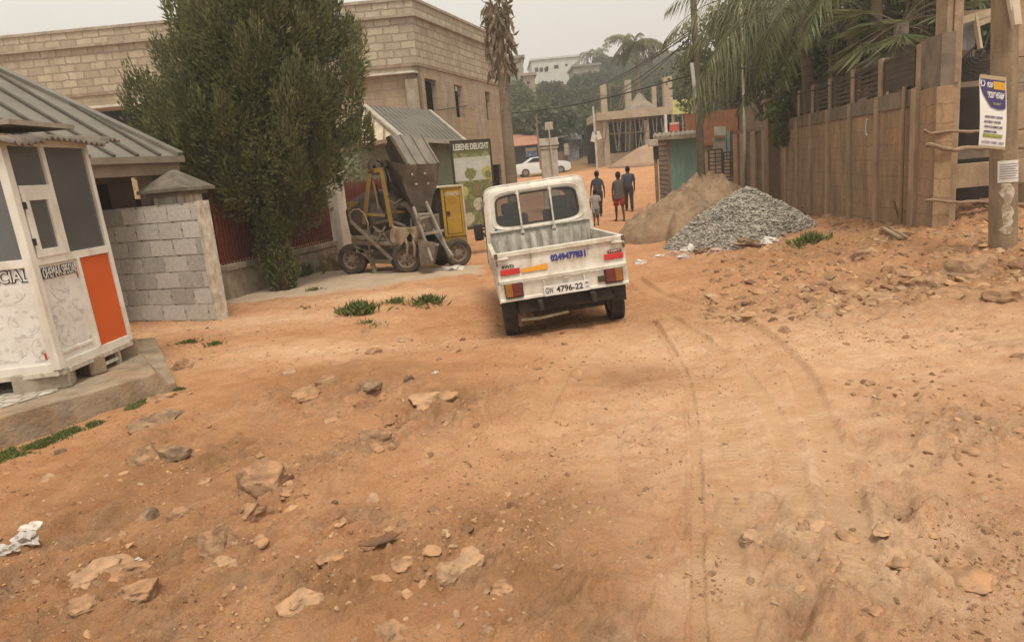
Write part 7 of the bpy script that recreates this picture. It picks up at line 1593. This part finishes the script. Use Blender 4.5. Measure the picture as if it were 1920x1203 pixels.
# ------------------------------------------------------------ rocks
def rockmat(name, a, b_, c_):
    m, b, N, L = nodes(name); tc = N('ShaderNodeTexCoord'); mp = N('ShaderNodeMapping'); mp.inputs['Rotation'].default_value = (.5, .3, .6); mp.inputs['Scale'].default_value = (1.2, 1.2, 5); L(tc.outputs['Object'], mp.inputs[0])
    n = N('ShaderNodeTexNoise', Scale=5., Detail=8., Roughness=.7); L(mp.outputs[0], n.inputs['Vector']); c = mix(N, L, ramp(N, L, n.outputs[0], .38, .62), tuple(a), tuple(b_))
    g = N('ShaderNodeNewGeometry'); sx = N('ShaderNodeSeparateXYZ'); L(g.outputs['Normal'], sx.inputs[0]); n3 = N('ShaderNodeTexNoise', Scale=9., Detail=6., Roughness=.7); L(tc.outputs['Object'], n3.inputs['Vector'])
    q = N('ShaderNodeMath', operation='MULTIPLY'); L(ramp(N, L, sx.outputs[2], .55, .95), q.inputs[0]); L(ramp(N, L, n3.outputs[0], .42, .62, 0, .75), q.inputs[1]); c = mix(N, L, q.outputs[0], c, tuple(c_))
    L(c, b.inputs['Base Color']); b.inputs['Roughness'].default_value = .92; b.inputs['Specular IOR Level'].default_value = .2
    bp = N('ShaderNodeBump', Strength=.8, Distance=.015); L(n.outputs[0], bp.inputs['Height']); L(bp.outputs[0], b.inputs['Normal']); return m
m_rock = rockmat('layered_rock', (.21, .12, .065), (.36, .225, .13), (.50, .26, .12)); m_rockp = rockmat('pale_rock', (.28, .175, .105), (.44, .29, .175), (.54, .29, .135)); m_rockd = rockmat('dark_rock', (.13, .085, .055), (.24, .16, .10), (.42, .25, .13))
import bmesh
def rock(px, py, wpx, hr, lab, mt_=None, seed=0, name='rock', group=None, cat='rock', asp=.8, rot=0.):
    g = gpx(px, py); d = (Vector(g)-Vector(CAM)).length; R = wpx/2*d/F; bm = bmesh.new(); bmesh.ops.create_icosphere(bm, subdivisions=4 if wpx > 45 else 3, radius=1)
    r = random.Random(seed+px); cuts = []
    for k in range(9): a = r.uniform(0, 6.28); e = r.uniform(-.2, 1.0); cuts.append((Vector((math.cos(a)*math.cos(e), math.sin(a)*math.cos(e), math.sin(e))), r.uniform(.45, .85)))
    tilt = Vector((r.uniform(-.6, .6), r.uniform(-.6, .6), 1)).normalized()
    for v in bm.verts:
        c = v.co.copy()
        for n_, dd in cuts:
            q = c.dot(n_)-dd
            if q > 0: c -= n_*q*.92
        nn = mnoise.fractal(c*2.2+Vector((seed, 0, 0)), 1., 2., 4)*.16; lay = c.dot(tilt)*6+nn*8; c += tilt*((math.floor(lay)+min(1, (lay-math.floor(lay))*1.8)-lay)/6)*.55+v.normal*nn*1.1
        c.x *= R; c.y *= R*asp*1.15; c.z *= R*hr*1.45; v.co = c
    me = bpy.data.meshes.new(name); bm.to_mesh(me); bm.free(); me.materials.append(mt_ or m_rock); me.polygons.foreach_set('use_smooth', [True]*len(me.polygons)); me.set_sharp_from_angle(angle=math.radians(35))
    o = bpy.data.objects.new(name, me); COL.objects.link(o); o.location = (g.x, g.y+R*asp*.4, g.z-R*hr*.1); o.rotation_euler = (0, 0, rot); return tag(o, lab, cat, group)
RK = [(495, 912, 108, .55, 'largest angular grey-brown rock in the left foreground', m_rock), (262, 866, 58, .6, 'rounded brown rock with a dark left edge below the grass strip', m_rock), (322, 852, 48, .5, 'small pointed rock just right of the rounded brown one', m_rockd), (470, 965, 72, .45, 'flat tilted rock just in front of the largest angular rock', m_rock), (697, 938, 34, .5, 'small pale rounded stone alone in the dirt, centre left', m_rockp), (272, 970, 36, .6, 'small dark rock in the left foreground near the plastic bags', m_rockd), (334, 972, 44, .5, 'low brown rock right of the small dark rock', m_rock), (395, 1028, 84, .5, 'cluster-like jagged rock left of centre near the bottom', m_rock), (690, 825, 78, .45, 'jagged pale-topped rock mid left on the slope', m_rock), (765, 714, 24, .6, 'small dark stone on the track left of the pickup tyre mound', m_rockd), (830, 1085, 95, .42, 'pale half-buried rock bottom centre', m_rockp), (280, 800, 92, .35, 'low earthy rock beside the concrete platform grass', m_rockd), (300, 748, 50, .3, 'flat grey rock at the foot of the platform corner', m_rock), (110, 849, 20, .6, 'small dark stone at the end of the grass strip', m_rockd), (1408, 1015, 46, .45, 'pale rock in the tyre tracks on the right', m_rockp), (1745, 1040, 40, .4, 'small pale rock on the right rock ledge', m_rockp), (800, 760, 90, .25, 'flat pale outcrop in the middle of the track', m_rockp), (560, 745, 66, .3, 'flat layered rock on the left slope', m_rock), (1475, 622, 34, .5, 'small brown stone in the sandy track on the right', m_rock), (730, 1195, 70, .4, 'brown rock cut by the bottom edge of the picture', m_rock), (855, 1155, 22, .6, 'tiny pale stone near the bottom centre', m_rockp), (1615, 485, 50, .5, 'brown rock in the rubble bank below the louvred wall', m_rock), (1545, 400, 40, .5, 'tan stone in the rubble at the right foot of the gravel heap', m_rockp), (1830, 520, 95, .55, 'large earthy rock in the bank near the utility pole', m_rock), (1900, 560, 90, .4, 'long flat rock at the right edge of the bank', m_rock), (1745, 535, 80, .4, 'tilted layered rock in the bank left of the utility pole', m_rock), (690, 732, 50, .3, 'low dark flat rock on the slope left of the track', m_rockd), (560, 1130, 90, .25, 'broad pale flat rock in the bottom left', m_rockp), (215, 1085, 90, .3, 'weathered grey outcrop in the bottom left corner area', m_rock), (480, 1010, 40, .4, 'brown chunk right of the jagged cluster rock', m_rock), (340, 690, 46, .5, 'broken stone beyond the platform corner', m_rock), (1910, 672, 30, .5, 'small rock at the right edge on the sand', m_rock)]
for i, (px, py, w_, hr, lab, mm) in enumerate(RK): rock(px, py, w_, hr, lab, mm, i, asp=.75+.1*(i % 3), rot=i*1.1)
# rubble slabs below the louvred wall
for i, (px, py) in enumerate(((1590, 412), (1612, 404), (1626, 420), (1645, 408), (1655, 432), (1668, 424), (1675, 444), (1570, 424), (1600, 436), (1555, 408), (1690, 436), (1640, 446))):
    rock(px, py, 34, .28, 'broken flat rubble slab in the pile below the louvred wall', m_rock if i % 3 else m_rockp, 50+i, 'rubble_slab', 'rubble slabs below the louvred wall', 'rubble', .6, i*.9)
g = gpx(1668, 452); m = MB(); a = gpx(1655, 437); b = gpx(1688, 456); m.bar(a+Vector((0, 0, .08)), b+Vector((0, 0, .04)), .07, .03); m.bar(a+Vector((.09, 0, .08)), b+Vector((.09, .02, .04)), .04, .03); o = m.build('board', m_wood, loc=tuple(a)); tag(o, 'grey board lying in the rubble below the louvred wall', 'board')
m = MB(); a = gpx(1686, 423); m.tube([a+Vector((0, -.05, 0)), px_line(RA, RB, 1693)+rn*.12+Vector((0, 0, .62))], .018, 6); o = m.build('leaning_stick', m_wood, loc=tuple(a)); tag(o, 'thin stick leaning against the near end of the louvred wall', 'stick')
# loose stones and crumbs of earth scattered over the whole ground
r_ = np.random.default_rng(21)
def scatter(name, lab, n, ylo, yhi, size, mt_, seed, xf=1.0, dens=None, flat=.6):
    r = np.random.default_rng(seed); y = ylo*(yhi/ylo)**r.random(n*3); x = (r.random(n*3)*2-1)*(y+1.2)*.85*xf; d = fbm(x*1.6, y*1.6, 3, seed); keep = d > .5 if dens is None else dens(x, y, d); keep &= in_poly(x, y, APR) < .3
    x = x[keep][:n]; y = y[keep][:n]; z = samp(x, y)-size*.15; o = stones_on(name, x, y, z, size, mt_, None, flat, seed, .35, size > .007); return tag(o, lab, None, None, 'stuff')
sm1 = stonemat('earth_crumbs', (.16, .085, .045), (.46, .27, .14)); sm2 = stonemat('stone_chips', (.20, .12, .07), (.43, .29, .17))
scatter('earth_crumbs', 'small crumbs of earth scattered over the ground', 22000, 1.9, 13, .006, sm1, 31)
scatter('stone_chips', 'small pale stone chips scattered over the ground', 3000, 1.9, 14, .008, sm2, 33)
scatter('clods', 'larger clods and stones scattered over the ground', 2200, 2.2, 16, .015, sm1, 35, dens=lambda x, y, d: (d > .53) & ((x < 1.2*(y/8)-.2) | (x > .28*y+.9)))
bk = lambda x, y, d: (x > 2.0) & (y > 6.6) & (y < 13.5) & (x > .30*y-.2)
scatter('bank_stones', 'stones and clods in the eroded bank on the right', 2200, 6.4, 13.5, .030, sm1, 37, dens=bk)
scatter('bank_chips', 'pale rubble chips in the eroded bank on the right', 500, 6.6, 13.5, .03, sm2, 38, dens=bk)
# ------------------------------------------------------------ litter
def litter(px, py, w_, c, lab, seed, name='plastic_bag', cat='plastic bag', group=None, hr=.5):
    g = gpx(px, py); d = (Vector(g)-Vector(CAM)).length; R = w_/2*d/F; bm = bmesh.new(); bmesh.ops.create_icosphere(bm, subdivisions=3, radius=1); r = random.Random(seed)
    for v in bm.verts:
        q = v.co.copy(); n_ = mnoise.fractal(q*1.7+Vector((seed*3.1, 0, 0)), 1., 2., 4); f = 1+n_*.75+.25*abs(math.sin(q.x*5+q.y*4+seed)); v.co = Vector((q.x*R*f, q.y*R*.6*f, q.z*R*hr*f))
    me = bpy.data.meshes.new(name); bm.to_mesh(me); bm.free(); me.materials.append(c); me.polygons.foreach_set('use_smooth', [True]*len(me.polygons)); me.set_sharp_from_angle(angle=math.radians(28)); o = bpy.data.objects.new(name, me); COL.objects.link(o); o.location = (g.x, g.y+R*.4, g.z+R*hr*.25); return tag(o, lab, cat, group)
mpl = mat('white_plastic', (.66, .62, .56), .4, (.50, .44, .36), 25., .2); mbl = mat('blue_plastic', (.16, .19, .38), .5, (.1, .12, .25), 14.); mpk = mat('pinkish_plastic', (.56, .36, .28), .6); mgl = mat('clear_plastic', (.50, .46, .42), .25, (.38, .33, .28), 20.)
litter(53, 1000, 34, mpl, 'crumpled white plastic bag on the dirt at the far left', 1); litter(42, 1018, 36, mgl, 'crumpled clear plastic bag in front of the white one', 2); litter(8, 1043, 26, mbl if False else mgl, 'bluish clear plastic scrap at the left edge', 3)
litter(254, 1044, 12, mpl, 'tiny white scrap on the dirt in the left foreground', 4, 'paper_scrap', 'scrap')
litter(817, 700, 10, mpl, 'tiny white scrap on the track left of the pickup', 5, 'paper_scrap', 'scrap')
for i, (px, py, w_, c, lab) in enumerate(((1300, 471, 30, mpl, 'white crumpled plastic at the foot of the gravel heap'), (1354, 466, 26, mbl, 'blue plastic scrap at the foot of the gravel heap'), (1318, 473, 24, m_rockd, 'dark brown rag at the foot of the gravel heap'), (1334, 457, 22, mpl, 'white scrap lying on the lower gravel slope'), (1282, 484, 20, mgl, 'greyish clear plastic in front of the gravel heap'), (1342, 474, 22, mpk, 'pinkish scrap between the blue and dark litter'), (1262, 478, 20, mpk, 'faded pink scrap left of the white plastic'), (1202, 494, 20, mpl, 'white scrap by itself on the road right of the pickup'), (1235, 482, 14, mpl, 'tiny white scrap left of the gravel heap litter'), (1444, 456, 26, mpl, 'white torn plastic at the right end of the gravel heap'), (1408, 462, 36, m_rockd, 'dark sack remnant in front of the gravel heap'), (1455, 432, 44, mat('torn_sack', (.24, .19, .13), .9), 'torn brown sack half buried on the right gravel slope'), (1462, 423, 12, mpl, 'small white scrap above the torn brown sack'), (1384, 464, 24, mgl, 'pale strip of plastic in front of the gravel'))):
    litter(px, py, w_, c, lab, 20+i, 'litter', 'litter')
litter(625, 508, 52, mat('sackcloth', (.33, .245, .155), .95, (.24, .17, .105), 8., .6), 'full brown sack slumped against the white fence pillar', 41, 'sack', 'sack', hr=.75)
litter(822 if False else 848, 506, 34, mpl, 'dirty white rag under the generator wheel', 42, 'rag', 'rag', hr=.3)
m = MB(); g = gpx(715, 1020); m.slab([g+Vector((x, y, .012+z)) for x, y, z in ((-.10, -.02, 0), (-.03, -.06, .012), (.05, -.045, .022), (.09, .0, .028), (.05, .05, .02), (-.02, .02, .01))], (0, 0, .006)); o = m.build('metal_scrap', m_rust, loc=tuple(g)); tag(o, 'small leaf-shaped rusty scrap lying on the dirt near the bottom centre', 'scrap')
m = MB(); g = gpx(878, 870); m.tube([g+Vector((-.03, .03, .01)), g+Vector((0, 0, .02)), g+Vector((.02, -.05, .008))], .004, 5); o = m.build('twig', m_wood, loc=tuple(g)); tag(o, 'short thin twig on the sandy track', 'twig')
# ------------------------------------------------------------ grass and weeds
def tuft(px, py, w_, n, lab, seed, h=.12, mt_=lf_grass, name='weed', group=None, kind=None, strip=None):
    g = gpx(px, py); d = (Vector(g)-Vector(CAM)).length; R = w_/2*d/F; r = np.random.default_rng(seed)
    if strip:
        pts = np.array([[*gpx(a, b)[:2], ww] for a, b, ww in strip]); s = r.random(n)*(len(pts)-1); i = np.minimum(s.astype(int), len(pts)-2); f = (s-i)[:, None]; c = pts[i]*(1-f)+pts[i+1]*f; x = c[:, 0]+r.normal(size=n)*c[:, 2]; y = c[:, 1]+r.normal(size=n)*c[:, 2]; keep = fbm(x*9, y*9, 2, seed) > .40; x, y = x[keep], y[keep]
    else: n = n//2; a = r.uniform(0, 6.28, n); q = R*np.abs(r.normal(size=n))*.55*(.5+vn(a*1.3, a*0+seed, 3)); x = g.x+np.cos(a)*q; y = g.y+R*.5+np.sin(a)*q*.8
    z = samp(x, y)-.005; n = len(x); D = np.stack([r.normal(size=n)*.5+(x-g.x)/max(R, .05)*.4*(0 if strip else 1), r.normal(size=n)*.5, np.full(n, .8)], 1); v, f = leafcards(np.stack([x-g.x, y-g.y, z-g.z], 1), D, h, h*.08+.002, .2, seed)
    o = npmesh(name, v, f, mt_, None, tuple(g)); return tag(o, lab, None if kind else 'weed', group, kind)
tuft(0, 0, 50, 9000, 'short green grass growing along the foot of the concrete platform', 1, .035, lf_grass, 'grass', None, 'stuff', [(-30, 868, .06), (20, 852, .06), (70, 838, .06), (120, 815, .055), (180, 795, .035)])
tuft(0, 0, 50, 2500, 'small patch of creeping grass near the platform corner', 2, .03, lf_grass, 'grass', None, 'stuff', [(245, 768, .03), (275, 748, .045), (300, 735, .035), (340, 730, .02)])
tuft(240, 676, 50, 900, 'green weed growing on the platform under the right kiosk corner', 3, .09)
for i, (px, py, w_, n, h, lab) in enumerate(((672, 592, 52, 1100, .17, 'tallest leafy green weed in front of the mixer'), (740, 570, 46, 450, .08, 'low green weed just right of the tallest one'), (800, 574, 60, 550, .13, 'sparse green weed nearest the mixer wheels'), (350, 645, 44, 350, .05, 'small green weed in front of the block wall, left of two'), (400, 648, 36, 350, .05, 'small green weed in front of the block wall, right of two'), (1525, 458, 42, 700, .16, 'bright green weed on the bank right of the gravel heap'), (1503, 404, 30, 300, .10, 'green weed at the right foot of the gravel heap'), (1555, 392, 60, 700, .22, 'dark weed clump against the foot of the louvred wall'), (1395, 340, 40, 300, .25, 'weed clump behind the sand heap at the yard wall'), (590, 545, 30, 250, .06, 'flat weed on the edge of the concrete apron'), (690, 612, 60, 250, .05, 'trampled weed below the tallest leafy one'), (570, 580, 40, 160, .04, 'thin dry weed on the bare ground left of the tallest weed'), (555, 520, 50, 600, .28, 'green sucker growth at the foot of the conifer'))):
    tuft(px, py, w_, n, lab, 60+i, h)
# ------------------------------------------------------------ air
m = MB(); bbox(m, -430, 430, -14, 425, -3.5, 75); hz = m.build('haze', bpy.data.materials.new('haze_air')); hz.visible_shadow = True; tag(hz, kind='stuff'); hm = hz.data.materials[0]; hm.use_nodes = True; nt = hm.node_tree; nt.nodes.remove(nt.nodes['Principled BSDF']); pv = nt.nodes.new('ShaderNodeVolumePrincipled'); pv.inputs['Density'].default_value = .0026; pv.inputs['Color'].default_value = (.93, .89, .82, 1); pv.inputs['Anisotropy'].default_value = .2; nt.links.new(pv.outputs[0], [x for x in nt.nodes if x.type == 'OUTPUT_MATERIAL'][0].inputs['Volume'])
# layered outcrops breaking through the dirt
for i, (px, py, w_, hr) in enumerate(((180, 1085, 120, .3), (250, 1120, 90, .35), (150, 1150, 80, .3), (420, 1060, 60, .35), (540, 925, 60, .3), (620, 790, 50, .3), (545, 700, 44, .3), (610, 720, 50, .3), (830, 745, 60, .25), (880, 1060, 120, .28), (760, 1060, 60, .3), (940, 1110, 80, .25), (1530, 985, 90, .2), (1560, 1060, 60, .3), (1590, 1010, 50, .3), (1660, 985, 60, .22), (1700, 1060, 80, .2), (1820, 1090, 90, .2), (1500, 1110, 50, .3), (1640, 1150, 60, .3), (1820, 850, 50, .25), (1690, 760, 40, .25), (1780, 820, 44, .3), (1590, 545, 60, .3), (1660, 560, 70, .3), (1700, 520, 60, .35), (1790, 560, 80, .3), (1500, 540, 40, .3), (1850, 490, 60, .35), (1450, 500, 30, .3), (760, 640, 40, .3), (850, 660, 44, .25), (700, 660, 36, .3), (90, 900, 40, .4), (380, 905, 60, .22), (620, 1050, 60, .25))):
    rock(px, py, w_*.9, hr, 'layered brown rock outcrop breaking through the dirt road', m_rock if i % 3 else m_rockp, 200+i, 'rock_outcrop', 'rock outcrops in the dirt road', 'rock', .6+.15*(i % 3), .5+.3*math.sin(i))
